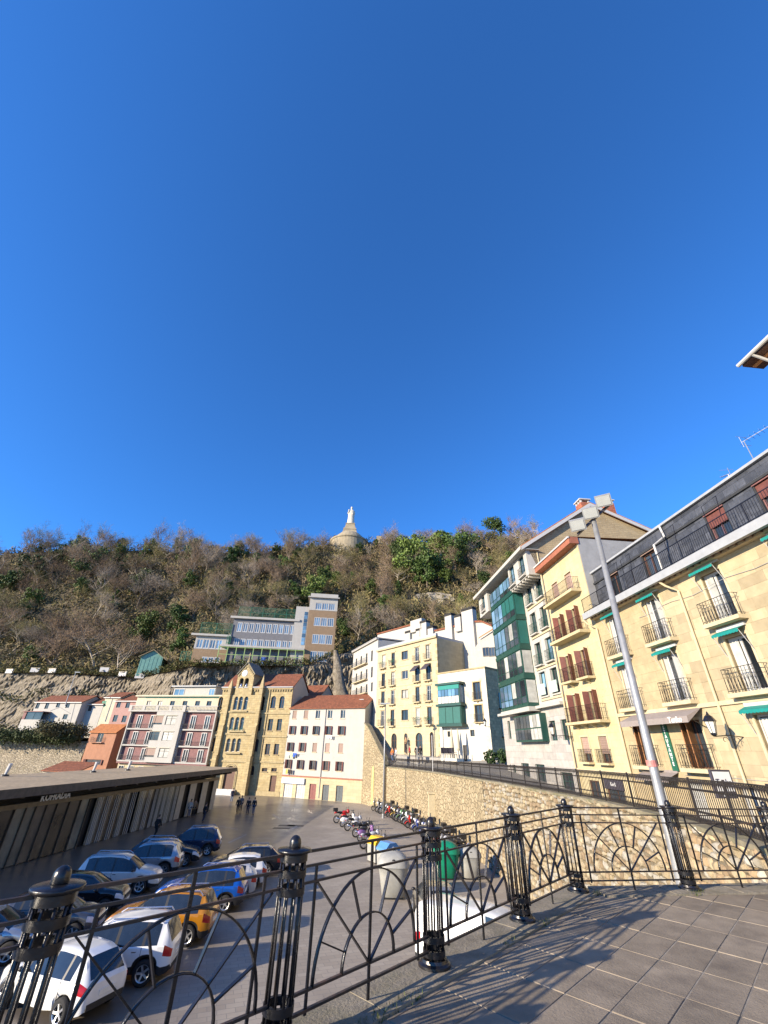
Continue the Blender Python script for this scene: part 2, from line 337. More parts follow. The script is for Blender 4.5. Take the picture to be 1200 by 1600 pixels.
terr = [(a2.x,a2.y),(-4,-8),(26,-8),(26,e.y+1.2),(e.x,e.y),(c.x,c.y)]
tb = MB(); tb.prism(terr[::-1], 0, TZ-.055)
tbo = tb.build('terrace_base', MT['mortar']); tbo['kind'] = 'structure'
# coping kerb along the edge, cut in stones
cop = tag(thing('terrace_coping', 'weathered stone coping under the black iron fence', 'coping'), None, None)
def coping(p, d, L, n):
    for i in range(n):
        s0 = L*i/n+.004; s1 = L*(i+1)/n-.004; A, B = p+d*s0, p+d*s1
        q = [off(A,d,.23), off(B,d,.23), off(B,d,-.24), off(A,d,-.24)]
        pts = [(x.x,x.y) for x in q]
        if d is fu: pts = clip(pts, (fr.y,-fr.x), fr.y*off(P5,fr,.23).x-fr.x*off(P5,fr,.23).y)
        if len(pts) > 2: MB().prism(pts[::-1], TZ-.06, TZ+.018+random.uniform(-.003,.003)).build('coping_stone', MT['coping'], cop)
coping(P3-fu*(fstep*4+2), fu, fstep*6+2.25, 11)
coping(P5+fr*.285, fr, 5.5, 5)
# paving slabs
ax = Vector((.7,.714,0)); bx = Vector((.714,-.7,0)); O = Vector((2.81,5.62,0))
sl1 = off(P5, fu, -.245); sl2 = off(P5, fr, -.245); slabs = []
for i in range(-9, 8):
    for j in range(-10, 26):
        A = O+ax*(.68*i)+bx*(.36*j); g = .006
        pts = [A+ax*g+bx*g, A+ax*(.68-g)+bx*g, A+ax*(.68-g)+bx*(.36-g), A+ax*g+bx*(.36-g)]
        cc = A+ax*.34+bx*.18
        if cc.y < 1.9 or cc.x < -3 or cc.x > 8.6 or abs(cc.x) > cc.y*1.15+1.2: continue
        pl = clip(clip([(p.x,p.y) for p in pts], (fu.y,-fu.x), fu.y*sl1.x-fu.x*sl1.y), (fr.y,-fr.x), fr.y*sl2.x-fr.x*sl2.y)
        if len(pl) > 2: slabs.append((cc.length, pl))
slabs.sort(key=lambda t: t[0])
pav = MB().prism([(p[0],p[1]) for p in terr[::-1]], TZ-.05, TZ-.0055).build('terrace_floor', MT['mortar']); pav['kind'] = 'structure'
for k, (_, pl) in enumerate(slabs[:300]):
    z = TZ+random.uniform(-.0035,.0025); cx = sum(p[0] for p in pl)/len(pl); cy = sum(p[1] for p in pl)/len(pl)
    m = MB(); n = len(pl); q = [(cx+(x-cx)*.985, cy+(y-cy)*.985) for x, y in pl]
    if sum(pl[i][0]*pl[(i+1)%n][1]-pl[(i+1)%n][0]*pl[i][1] for i in range(n)) < 0: pl = pl[::-1]; q = q[::-1]
    vs = [(x,y,TZ-.03) for x,y in pl]+[(x,y,z-.006) for x,y in pl]+[(x,y,z) for x,y in q]
    m.add(vs, [tuple(range(2*n,3*n))]+[(r*n+i, r*n+(i+1)%n, (r+1)*n+(i+1)%n, (r+1)*n+i) for r in (0,1) for i in range(n)])
    m.build('paving_slab', MT['slab'], pav)
# grass tufts in the joints
gt = MB()
for p in [P3-fu*.9, P3-fu*1.05, P3-fu*.6, POSTS[5]+fu*.12, POSTS[7]-fr*.2, POSTS[7]-fr*.12, POSTS[6]+fu*.1, POSTS[5]-fu*.7]:
    for _ in range(46):
        b0 = off(p, fu, -.2+random.uniform(-.06,.04))+fu*random.uniform(-.12,.12); t = Vector((random.uniform(-.03,.03), random.uniform(-.03,.03), random.uniform(.015,.06)))
        sdv = Vector((random.uniform(-.006,.006), random.uniform(-.006,.006), 0)); gt.add([b0-sdv, b0+sdv, b0+t], [(0,1,2)])
tag(gt.build('grass_tufts', MT['moss']), 'short green grass tufts growing along the coping joint', 'grass', kind='stuff')

# ---------------------------------------------------------------- iron fence of the terrace
fence = thing('iron_fence', 'black iron fence with fan-shaped panels and round cage posts round the terrace', 'fence')
def arcbar(r, a0, a1, n, wd, th):               # bent flat bar in the xz plane, centred on the origin
    m = MB()
    for i in range(n+1):
        t = a0+(a1-a0)*i/n; cx, sx = math.cos(t), math.sin(t)
        for dr, dy in ((-th/2,-wd/2),(th/2,-wd/2),(th/2,wd/2),(-th/2,wd/2)): m.v.append(((r+dr)*cx, dy, (r+dr)*sx))
    for i in range(n):
        for k in range(4): m.f.append((i*4+k, i*4+(k+1)%4, i*4+4+(k+1)%4, i*4+4+k))
    m.f += [(3,2,1,0), (n*4, n*4+1, n*4+2, n*4+3)]
    return m
CZ = .222
def polar(r, deg): return Vector((r*math.cos(rad(deg)), 0, CZ+r*math.sin(rad(deg))))
def dirbar(p, q, wd=.027, th=.010): return MB().bar(p, q, th, wd, (0,1,0))
big = arcbar(.585, 0, math.pi, 28, .028, .011).mesh('arch', MT['iron'], True); sml = arcbar(.30, 0, math.pi, 20, .027, .010).mesh('arch', MT['iron'], True)
spk = {}
for dg in (23, 67, 113, 157): spk[dg] = dirbar(polar(.30,dg), polar(.58,dg)).mesh('spoke', MT['iron'])
dia = {s: dirbar((0,0,CZ), (s*.612,0,.80)).mesh('diagonal_bar', MT['iron']) for s in (-1,1)}
mid = MB().box(-.0125,.0125,-.006,.006,.0,.995).mesh('middle_bar', MT['iron'])
stl = MB().box(-.010,.010,-.007,.007,.10,.905).mesh('end_bar', MT['iron'])
def panel(A, B):
    d = B-A; L = d.length; rz = math.atan2(d.y, d.x); C0 = (A+B)/2
    def pt(me, name, dx=0, dz=0, mt=None):
        o = place(me, name, fence, C0+d.normalized()*dx+Vector((0,0,dz)), rz, mat=mt); return o
    for z, r in ((.998,.0115),(.908,.0095),(.809,.0095)):
        pt(MB().box(-L/2+.09,L/2-.09,-r,r,-r*.8,r*.8).mesh('rail', MT['iron_rust']), 'top_rail', 0, z)
    for z in (CZ,.124): pt(MB().box(-L/2+.085,L/2-.085,-.012,.012,-.008,.008).mesh('rail', MT['iron_rust']), 'bottom_rail', 0, z)
    pt(big, 'arch', 0, CZ); pt(sml, 'arch', 0, CZ); pt(mid, 'middle_bar')
    for s in (-1,1): pt(stl, 'end_bar', s*(L/2-.235)); pt(dia[s], 'diagonal_bar')
    for dg in spk: pt(spk[dg], 'spoke')
rb = .088
cage = MB()
for k in range(10):
    t = 2*math.pi*k/10; cage.tube([(rb*math.cos(t), rb*math.sin(t), .03),(rb*math.cos(t), rb*math.sin(t), 1.0)], .0092, 6)
cage = cage.mesh('post', MT['iron'], True)
ring = MB().lathe([(rb-.012,-.022),(rb+.016,-.022),(rb+.016,.022),(rb-.012,.022),(rb-.012,-.022)], 22, cap=False).mesh('ring', MT['iron'], True); sharpen(ring, 40)
plate_ = MB().lathe([(.06,-.03),(.105,-.018),(.128,-.008),(.13,.004),(.126,.010),(.05,.016)], 24).mesh('cap_plate', MT['iron'], True)
ball = MB().lathe([(.042,.0),(.044,.018),(.045,.036),(.041,.058),(.030,.074),(.015,.083),(.0001,.086)], 18).mesh('ball_finial', MT['iron'], True)
basem = MB().lathe([(.15,0),(.148,.022),(.125,.035),(.118,.055),(.02,.06)], 24).mesh('post_base', MT['iron'], True); sharpen(basem, 40)
for k, p in enumerate(POSTS):
    rz = random.uniform(0, 1); o = place(cage, 'post', fence, p+Vector((0,0,.016)), rz)
    for z in (.09,.185,.775,.875,.965): place(ring, 'ring', o, (0,0,z))
    place(plate_, 'cap_plate', o, (0,0,1.005)); place(ball, 'ball_finial', o, (0,0,1.012)); place(basem, 'post_base', o, (0,0,.0))
    if k == 4: MB().tube([(0,0,1.085),(0,0,1.13)], [.008,.003], 6).build('spike', MT['iron'], o)
for A, B in zip(POSTS[:-1], POSTS[1:]): panel(A, B)
# ---------------------------------------------------------------- tall retaining wall and the street above it
WP = [(6.4,6.4,5.98),(7.5,8.95,6.0),(8.47,11.1,6.0),(9.77,16.2,5.92),(10.2,21.4,5.88),(9.9,27,5.84),(8.95,39.3,5.73),(7.0,55,5.6),(4.0,68,5.5),(1.5,75,5.47)]
def catmull(pts, step):
    P = [Vector(p) for p in pts]; P = [P[0]*2-P[1]]+P+[P[-1]*2-P[-2]]; out = []
    for i in range(1, len(P)-2):
        n = max(2, int((P[i+1]-P[i]).length/step))
        for k in range(n):
            t = k/n; a,b2,c2,d = P[i-1],P[i],P[i+1],P[i+2]
            out.append(.5*((2*b2)+(c2-a)*t+(2*a-5*b2+4*c2-d)*t*t+(3*b2-a-3*c2+d)*t**3))
    return out+[P[-2]]
WL = catmull(WP, .5)
WS = [0]
for p, q in zip(WL[:-1], WL[1:]): WS.append(WS[-1]+(q-p).length)
def wl(s):                                      # point, tangent on the wall line at arc length s
    i = min(max(np.searchsorted(WS, s)-1, 0), len(WL)-2); t = (s-WS[i])/(WS[i+1]-WS[i]); d = (WL[i+1]-WL[i]); return WL[i]+d*t, d.normalized()
rw = thing('retaining_wall', 'tall rubble stone retaining wall with mossy coping beside the parked motorbikes', 'wall')
near_s = next(s for s, p in zip(WS, WL) if p.y > 40)
for nm, cond, mt in (('wall_core', lambda s: s <= near_s+.6, MT['stonemortar']), ('wall_face', lambda s: s >= near_s, MT['wallstone'])):
    m = MB(); pts = [p for s, p in zip(WS, WL) if cond(s)]
    for p in pts: m.v += [(p.x,p.y,-.05),(p.x,p.y,p.z-.1)]
    m.f = [(2*i,2*i+2,2*i+3,2*i+1) for i in range(len(pts)-1)]; m.build(nm, mt, rw)
# rubble stones: the near ones each an object
def stone_mesh(k):
    r = random.Random(50+k); n = r.choice((6,7,8)); pts = []
    for i in range(n):
        t = 2*math.pi*(i+r.uniform(-.25,.25))/n; q = max(abs(math.cos(t)), abs(math.sin(t))); pts.append((.5*math.cos(t)/q**.75*r.uniform(.9,1.0), .5*math.sin(t)/q**.75*r.uniform(.9,1.0)))
    vs = [(x,0,z) for x,z in pts]+[(x*.86,-.7,z*.84) for x,z in pts]+[(x*.5+r.uniform(-.08,.08),-1-r.uniform(-.1,.15),z*.5) for x,z in pts]
    f = [(i,(i+1)%n,n+(i+1)%n,n+i) for i in range(n)]+[(n+i,n+(i+1)%n,2*n+(i+1)%n,2*n+i) for i in range(n)]+[tuple(range(2*n,3*n))]
    return MB().add(vs, f)
SMB = [stone_mesh(k) for k in range(10)]; SM = [m.mesh('stone', MT['stone'], True) for m in SMB]
for me in SM: sharpen(me, 50)
stones = []; r = random.Random(3); z = 5.9
rows = []
while z > .2: h = r.uniform(.15,.34); rows.append((z-h, h)); z -= h
for z0, h in rows:
    s = r.uniform(0,.3)
    while s < near_s:
        Ls = r.uniform(.18,.52)*(1 if r.random() > .2 else 1.4); p, d = wl(s+Ls/2); dist = math.hypot(p.x, p.y); zz = z0+h/2+r.uniform(-.06,.06)+p.z-5.95
        s += Ls
        # only what can be seen past the terrace edge
        if zz < 5.9-(dist-8.5)*.26-.5 or p.y < 8.4: continue
        stones.append((dist, p, d, zz, Ls*.97, h*r.uniform(.85,1.25), r.uniform(.06,.17), r.randrange(10), r.uniform(-.22,.22)))
stones.sort(key=lambda t: t[0]); rest = MB(); rmi = []
for k, (dist, p, d, zz, Ls, h, dp, mi, tl) in enumerate(stones):
    rz = math.atan2(d.y, d.x)+math.pi       # outward side (-x of street) is local -y
    if k < 300:
        o = place(SM[mi], 'stone', rw, (p.x,p.y,zz), rz, (Ls,dp,h), MT[('stone','stone','stoneb','stonec')[(k*7+mi) % 4]]); o.rotation_euler = (0, tl, rz)
    else:
        M = Matrix.Translation((p.x,p.y,zz)) @ Matrix.Rotation(rz,4,'Z') @ Matrix.Rotation(tl,4,'Y') @ Matrix.Diagonal((Ls,dp,h,1))
        rest.add([M @ Vector(v) for v in SMB[mi].v], SMB[mi].f); rmi += [(k*7+mi) % 4]*len(SMB[mi].f)
if rest.v:
    fm = lambda nm, c, c2: mat(nm, c, .9, .28, 5, .03, 16, dirt=tuple(x*.6 for x in c), dsc=2.0, col2=c2)
    o = rest.build('stones', fm('wall_stone_far', (.31,.25,.155), (.40,.33,.21)), rw); o['kind'] = 'stuff'
    for a_ in (fm('wall_stone_far_tan', (.35,.29,.19), (.44,.37,.25)), fm('wall_stone_far_brown', (.24,.175,.105), (.31,.235,.145)), fm('wall_stone_far_grey', (.33,.30,.245), (.40,.37,.3))): o.data.materials.append(a_)
    o.data.polygons.foreach_set('material_index', rmi)
# coping with moss
m = MB(); cr = []
for s in np.arange(0, WS[-1], .8):
    p, d = wl(s); n = Vector((-d.y,d.x,0)); cr.append((p,n))
for i, (p, n) in enumerate(cr):
    jz = .01*math.sin(i*2.3)
    for a, zz in ((.12,-.14),(.13,-.02+jz),(-.16,.0+jz),(-.55,.0),(-.55,-.14)): q = p+n*a; m.v.append((q.x,q.y,p.z+zz))
for i in range(len(cr)-1):
    for k in range(4): m.f.append((i*5+k,i*5+k+1,i*5+5+k+1,i*5+5+k))
MT['mosscoping'] = mat('mossy_coping', (.21,.185,.125), .95, .3, 2.5, .02, 15, dirt=(.10,.105,.035), dsc=.8)
m.build('coping', MT['mosscoping'], rw)
# street surface
def fz(y): return float(np.interp(y, [0,22,35,48,58,70,95], [4.6,4.6,5.3,6.2,6.85,7.1,7.5]))
def fx(y): return float(np.interp(y, [-10,22.3,50,58.3,69.4,80,95], [18.2,15.4,13.0,14.2,9.3,.6,-6]))
m = MB(); ys = np.arange(8.2, 80, 1.2); ns = 7
for y in ys:
    k = min(range(len(WL)), key=lambda i: abs(WL[i].y-y)); p = WL[k]; x0 = p.x+.25; x1 = fx(y)+.8; z0 = p.z-.03
    for j in range(ns): t = j/(ns-1); tt = t*t*(3-2*t); m.v.append((x0+(x1-x0)*t, y, z0+(fz(y)-z0)*tt))
for i in range(len(ys)-1):
    for j in range(ns-1): m.f.append((i*ns+j,i*ns+j+1,(i+1)*ns+j+1,(i+1)*ns+j))
m.build('upper_street', MT['asphalt'], smooth=True)['kind'] = 'structure'
# ornate street railing
sr = thing('street_railing', 'ornate dark iron railing with interlaced hoops along the top of the stone wall', 'railing')
RH = 1.12; pitch = .14
ub = MB(); ub.box(-.009,.009,-.009,.009,.05,RH-.02)
for zc in (RH-.26,.30): ub.cbox((0,0,zc), (.04,.04,.06))
def hoop(zb, zt):
    pts = [(-pitch*1.0,0,zb)]+[(-pitch*math.cos(t),0,zb+(zt-zb)*math.sin(t)) for t in np.linspace(.5,math.pi-.5,5)]+[(pitch,0,zb)]
    ub.tube(pts, .010, 4, False)
hoop(RH-.25, RH-.015); hoop(.28, .06)
UB = ub.mesh('bar', MT['iron_far'])
s = .4; k = 0; units = []; far = MB()
while s < WS[-1]-.3:
    p, d = wl(s); units.append((p-Vector((-d.y,d.x,0))*.18, d, s)); s += pitch if s < 42 else pitch*1.25
seen = [u for u in units if u[0].y > 8.9]
for i, (p, d, s) in enumerate(seen):
    rz = math.atan2(d.y, d.x)
    if i < 300: place(UB, 'bar', sr, p, rz)
    else:
        M = Matrix.Translation(p) @ Matrix.Rotation(rz,4,'Z'); far.add([M @ Vector(v) for v in ub.v], ub.f)
o = far.build('bars', MT['iron_far'], sr); o['kind'] = 'stuff'
line = [p-Vector((-d.y,d.x,0))*.18 for p, d in (wl(s) for s in np.arange(.2, WS[-1], 1.0))]
for z, r_ in ((RH,.02),(RH-.25,.011),(.05,.015),(.29,.011)): MB().tube([p+Vector((0,0,z)) for p in line], r_, 6).build('rail', MT['iron_far'], sr)
PB = MB().box(-.025,.025,-.025,.025,0,RH+.05).mesh('railing_post', MT['iron_far'])
for s in np.arange(2.2, WS[-1], 2.4): p, d = wl(s); place(PB, 'railing_post', sr, p-Vector((-d.y,d.x,0))*.18, math.atan2(d.y,d.x))
# stair retaining wall at the end and the steps behind it
A = Vector((1.2,74.8,0)); B = Vector((-2.4,81.8,0)); d = (B-A).normalized(); n = Vector((d.y,-d.x,0))
sw = thing('stair_wall', 'rubble stone end wall with sloping top beside the white gabled house', 'wall')
L = (B-A).length; prof = [(0,5.45),(.05,6.55),(.22,7.5),(.45,8.9),(.65,10.1),(.82,11.1),(1,11.6)]
m = MB()
for side in (0, .6):
    for t, z in prof: p = A+d*(L*t)+n*side; m.v += [(p.x,p.y,-.05),(p.x,p.y,z)]
k = len(prof)
for i in range(k-1): m.f += [(2*i,2*i+2,2*i+3,2*i+1),(2*k+2*i,2*k+2*i+1,2*k+2*i+3,2*k+2*i+2)]
m.f += [(0,1,2*k+1,2*k)]
m.build('wall', MT['wallstone'], sw)
m = MB()
for i in range(k):
    t, z = prof[i]; p = A+d*(L*t)
    for a, zz in ((-.12,0),(-.12,.18),(.7,.18),(.7,0)): q = p+n*a; m.v.append((q.x,q.y,z+zz))
for i in range(k-1):
    for j in range(4): m.f.append((4*i+j,4*i+(j+1)%4,4*i+4+(j+1)%4,4*i+4+j))
m.build('coping', MT['mosscoping'], sw)
p = A+d*3.9-n*.02
MB().xprism([(-.35,.3),(.35,.3),(.35,4.9),(.2,5.25),(0,5.4),(-.2,5.25),(-.35,4.9)], -.04, .02).xf(Matrix.Translation((p.x,p.y,0)) @ Matrix.Rotation(math.atan2(-d.y,-d.x),4,'Z')).build('blocked_doorway', mat('doorway_stone', (.58,.42,.17), .9, .2, 2), sw)
st = thing('stone_stairs', 'shaded stone steps climbing behind the sloping end wall', 'stairs')
for i in range(20):
    q0 = A+d*(.15+i*.42)+n*.62; q1 = q0+d*.46; z = 6.35+i*.2
    pts = [q0, q1, q1+n*2.7, q0+n*2.7]; MB().prism([(q.x,q.y) for q in pts], 4.8, z).build('step', MT['conc'], st)
# parapet between the steps and the yellow house forecourt
pw = thing('stair_parapet', 'sloping stone parapet between the steps and the yellow house', 'wall')
m = MB(); prof = [(-2.0,6.9),(0,7.55),(2,8.4),(4,9.35),(6,10.3)]
for side in (3.35,3.7):
    for t, z in prof: q = A+d*t+n*side; m.v += [(q.x,q.y,5),(q.x,q.y,z)]
k = len(prof)
for i in range(k-1): m.f += [(2*i,2*i+2,2*i+3,2*i+1),(2*k+2*i,2*k+2*i+1,2*k+2*i+3,2*k+2*i+2),(2*i+1,2*i+3,2*k+2*i+3,2*k+2*i+1)]
m.f += [(0,1,2*k+1,2*k)]
m.build('wall', MT['wallstone'], pw)
# forecourt sheet under the yellow house
MB().prism([(4.6,71.2),(9.8,66),(14.4,57),(22,62),(12,90),(-6,92),(2.2,79)], 4.5, 6.9).build('forecourt', MT['conc'])['kind'] = 'structure'

# ---------------------------------------------------------------- low hall on the left
HA = Vector((-26.1,26,0)); HB = Vector((-22.4,69.6,0)); hd = (HB-HA).normalized(); hL = (HB-HA).length
hall = thing('market_hall', 'long low hall with gravelled flat roof and tall glass panels in shade', 'building', HA, math.atan2(hd.y,hd.x))
# local: x along, +y into the hall (left), z up
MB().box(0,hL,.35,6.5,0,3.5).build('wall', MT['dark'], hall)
MB().add([(-6,-2.3,4.35),(hL+.6,-2.2,4.5),(hL+.6,7,4.6),(-6,7,4.5),(-6,-2.3,4.85),(hL+.6,-2.2,4.92),(hL+.6,7,5.05),(-6,7,4.97)],
         [(3,2,1,0),(4,5,6,7),(1,2,6,5),(2,3,7,6),(3,0,4,7)]).build('roof', MT['hallroof'], hall)
MB().add([(-6,-2.34,4.33),(hL+.64,-2.24,4.48),(hL+.64,-2.24,4.94),(-6,-2.34,4.87),(-6,-2.30,4.33),(hL+.64,-2.2,4.48),(hL+.64,-2.2,4.94),(-6,-2.30,4.87)],
         [(0,1,2,3),(7,6,5,4),(0,4,5,1),(3,2,6,7),(1,5,6,2)]).build('fascia', MT['hallwood'], hall)
MB().box(-1,hL+.05,-.14,.2,3.42,3.72).build('beam', MT['hallbeam'], hall)
ch = .52; raf = MB().add([(-.14,-2.2,4.28),(.14,-2.2,4.28),(.14,.5,3.9),(-.14,.5,3.9),(-.14,-2.2,4.40),(.14,-2.2,4.40),(.14,.5,4.8),(-.14,.5,4.8)], [(3,2,1,0),(4,5,6,7),(0,1,5,4),(1,2,6,5),(2,3,7,6),(3,0,4,7)]).mesh('rafter', MT['hallwood'])
for x in np.arange(1, hL, 3.2): place(raf, 'rafter', hall, (x,0,.02))
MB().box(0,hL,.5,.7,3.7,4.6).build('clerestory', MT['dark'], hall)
pg = [mat('hall_glass_a', (.055,.052,.045), .12, .4, .6, spec=.6, objvar=.5), mat('hall_glass_b', (.12,.13,.115), .15, .3, .8, spec=.6, objvar=.35), mat('hall_panel_pale', (.31,.30,.27), .5, .2, 1.5)]
x = 0; i = 0; rr = random.Random(5)
while x < hL-.2:
    fr_ = x/hL
    wd = rr.uniform(.9,1.5) if fr_ < .8 else 1.7
    x1 = min(x+wd, hL)
    if fr_ > .955: mm = pg[2]; yy = .02
    elif fr_ > .74: mm = pg[2] if i % 2 == 0 else MT['dark']; yy = .02 if i % 2 == 0 else .3
    elif rr.random() < .12: mm = MT['dark']; yy = .28
    else: mm = pg[1] if (.62 < fr_ < .74 or rr.random() < .25) else pg[0]; yy = .08
    MB().box(x+.02,x1-.02,yy,yy+.05,.06,3.42).build('glass_panel' if mm is not pg[2] else 'wall_panel', mm, hall)
    if .42 < fr_ < .74:
        for q in (.1,.3,.5): MB().box(x+wd*q,x+wd*q+.045,-.08,-.03,.02,3.42).build('white_fin', MT['fwhite'], hall)
    elif fr_ <= .42: MB().box(x-.03,x+.03,-.02,.12,0,3.42).build('mullion', MT['hallwood'], hall)
    x = x1; i += 1
# letters on the hall
def text_mesh(s, size, depth=.01, name='lettering', mt=None, bold=0):
    c = bpy.data.curves.new(name, 'FONT'); c.body = s; c.size = size; c.extrude = depth; c.align_x = 'CENTER'; c.align_y = 'CENTER'; c.offset = bold; c.resolution_u = 2
    o = bpy.data.objects.new(name, c); COL.objects.link(o); dg = bpy.context.evaluated_depsgraph_get(); dg.update()
    me = bpy.data.meshes.new_from_object(o.evaluated_get(dg)); bpy.data.objects.remove(o); me.materials.clear()
    if mt: me.materials.append(mt)
    return me
def text(s, size, loc, parent, mt, name='lettering', vertical=False, rot=None, bold=0, depth=.01):
    me = text_mesh(s, size, depth, name, mt, bold); o = place(me, name, parent, loc); o.rotation_euler = rot or (rad(90),0,0); return o
text('KOFRADIA', .62, (13.0,-.2,3.9), hall, MT['signwhite'], bold=.02)
for k, (px, py) in enumerate(((7,1213),(145,1207),(199,1204))):
    d = ray(px, py); hx = [Vector((-6,-2.3,4.85)),Vector((hL+.6,-2.2,4.92)),Vector((-6,7,4.97))]
    W = [HA+hd*v.x+Vector((-hd.y,hd.x,0))*v.y+Vector((0,0,v.z)) for v in hx]; nn = (W[1]-W[0]).cross(W[2]-W[0]); t = nn.dot(W[0]-EYE)/nn.dot(d); p = EYE+d*t
    v = thing('roof_lamp', ['small white roof lamp nearest the photo edge on the hall roof','small white roof lamp on the hall roof below the terracotta house','small white roof lamp on the hall roof below the maroon-panelled building'][k], 'lamp', p, group='lamps on the hall roof')
    MB().lathe([(.3,0),(.28,.12),(.1,.15)], 12).build('foot', MT['blackpl'], v); MB().tube([(0,0,.1),(.12,0,.9)], [.1,.16], 8).build('head', MT['white'], v)
# ---------------------------------------------------------------- buildings
class Bld:
    def __init__(s, name, label, cat, foot, raz, z0, group=None):
        s.r = Vector((math.sin(rad(raz)), math.cos(rad(raz)), 0)); s.i = Vector((-s.r.y, s.r.x, 0)); s.o = Vector((foot[0], foot[1], z0))
        s.e = thing(name, label, cat, s.o, math.atan2(s.r.y, s.r.x), group); s.ops = []; s.cache = {}
    def P(s, p, y=0):                       # sight line through a photo point met with the plane local y
        d = ray(*p); q = s.o+s.i*y; t = s.i.dot(q-EYE)/s.i.dot(d); h = EYE+d*t-s.o; return h.dot(s.r), h.z
    def u(s, p, y=0): return s.P(p, y)[0]
    def v(s, p, y=0): return s.P(p, y)[1]
    def part(s, mb, name, mt, parent=None, smooth=False): return mb.build(name, mt, parent or s.e, smooth)
    def box(s, name, mt, x0, x1, y0, y1, z0, z1, parent=None): return MB().box(x0,x1,y0,y1,z0,z1).build(name, mt, parent or s.e)
    def wall(s, x0, x1, z0, z1, mt, ops, y=0, depth=8, d=.22, name='wall', shell=True, top=True):
        m = MB(); holed(m, x0, x1, z0, z1, ops, y, d)
        if shell:
            for x in (x0, x1): m.quad((x,y,z0),(x,y+depth,z0),(x,y+depth,z1),(x,y,z1))
            m.quad((x0,y+depth,z0),(x1,y+depth,z0),(x1,y+depth,z1),(x0,y+depth,z1))
        if top: m.quad((x0,y,z1),(x1,y,z1),(x1,y+depth,z1),(x0,y+depth,z1))
        return m.build(name, mt, s.e)
    def win(s, x0, x1, z0, z1, y=.22, fm='fwhite', pm='pane', mull=1, trans=0, name='window', fw=.07, rec=.09):
        w_, h_ = round(x1-x0, 2), round(z1-z0, 2); key = (w_, h_, fm, mull, trans, fw, rec)
        if key not in s.cache:
            m = MB(); t = rec; m.box(0,fw,-t,0,0,h_); m.box(w_-fw,w_,-t,0,0,h_); m.box(fw,w_-fw,-t,0,0,fw); m.box(fw,w_-fw,-t,0,h_-fw,h_)
            for k in range(mull): xx = w_*(k+1)/(mull+1); m.box(xx-fw*.5,xx+fw*.5,-t*.8,0,fw,h_-fw)
            for k in range(trans): zz = h_*(.7 if trans == 1 else (k+1)/(trans+1)); m.box(fw,w_-fw,-t*.75,0,zz-fw*.3,zz+fw*.3)
            s.cache[key] = m.mesh('window', MT[fm]); s.cache[key+('p',)] = MB().box(.01,w_-.01,-.03,-.012,.01,h_-.01).mesh('pane', MT['pane'])
        o = place(s.cache[key], name, s.e, (x0,y,z0)); place(s.cache[key+('p',)], 'pane', o, (0,0,0), mat=MT[pm] if isinstance(pm, str) else pm); return o
    def blind(s, x0, x1, z0, z1, y=.1, mt='blind', parent=None):
        m = MB(); n = max(4, int((z1-z0)/.14)); hh = (z1-z0)/n
        for k in range(n): m.add([(x0,y,z0+k*hh),(x1,y,z0+k*hh),(x1,y-.015,z0+k*hh+hh*.5),(x0,y-.015,z0+k*hh+hh*.5),(x1,y,z0+(k+1)*hh),(x0,y,z0+(k+1)*hh)], [(0,1,2,3),(3,2,4,5)])
        m.build('blind', MT[mt], parent or s.e)
    def shutters(s, x0, x1, z0, z1, mt='shutbrown', y=-.03, w=None, ang=0):
        w = w or (x1-x0)*.5
        for sx, xx in ((-1,x0),(1,x1)):
            o = MB().box(0,w,-.02,.02,0,z1-z0).build('shutter', MT[mt], s.e, loc=(xx,y,z0)); o.rotation_euler = (0,0,math.pi-ang if sx < 0 else ang)
            if sx < 0: o.rotation_euler = (0,0,math.pi+ang); 
            else: o.rotation_euler = (0,0,-ang)
    def surround(s, x0, x1, z0, z1, mt='trim', w=.14, y=-.03, sill=True):
        m = MB(); m.box(x0-w,x0,y,.02,z0,z1); m.box(x1,x1+w,y,.02,z0,z1); m.box(x0-w,x1+w,y-.005,.02,z1,z1+w)
        if sill: m.box(x0-w*1.3,x1+w*1.3,y-.07,.02,z0-.12,z0)
        m.build('surround', MT[mt], s.e)
    def balcony(s, x0, x1, z, dep=.75, h=1.0, slab='trim', iron='iron', th=.14, brackets=2, gap=.13, scroll=False, y=0):
        o = MB().box(x0,x1,y-dep,y,z-th,z).build('balcony', MT[slab], s.e); m = MB()
        x0, x1, yf = x0+.05, x1-.05, y-dep+.06
        for zz, rr_ in ((h,.016),(.1,.012),(h*.82 if scroll else h*.5,.008)):
            m.tube([(x0,y,z+zz),(x0,yf,z+zz),(x1,yf,z+zz),(x1,y,z+zz)], rr_, 4)
        n = max(3, int((x1-x0)/gap))
        for k in range(n+1):
            xx = x0+(x1-x0)*k/n; m.box(xx-.007,xx+.007,yf-.007,yf+.007,z,z+h)
            if scroll and k < n:
                ww = (x1-x0)/n; m.tube([(xx+ww*.5+ww*.42*math.cos(t),yf,z+h*.38+h*.3*math.sin(t)) for t in np.linspace(0,2*math.pi,9)], .006, 4, False)
        for k in range(1, max(2, int(dep/gap))):
            yy = yf+(dep-.06)*k/max(2, int(dep/gap))
            for xx in (x0,x1): m.box(xx-.007,xx+.007,yy-.007,yy+.007,z,z+h)
        m.build('railing', MT[iron], o)
        if brackets:
            for k in range(brackets):
                xx = x0+(x1-x0)*(k+.5)/brackets if brackets > 1 else (x0+x1)/2
                MB().yprism([(y,z-th),(y-dep*.8,z-th),(y-dep*.5,z-th-.1),(y,z-th-.28)], xx-.07, xx+.07).build('bracket', MT[slab], o)
        return o
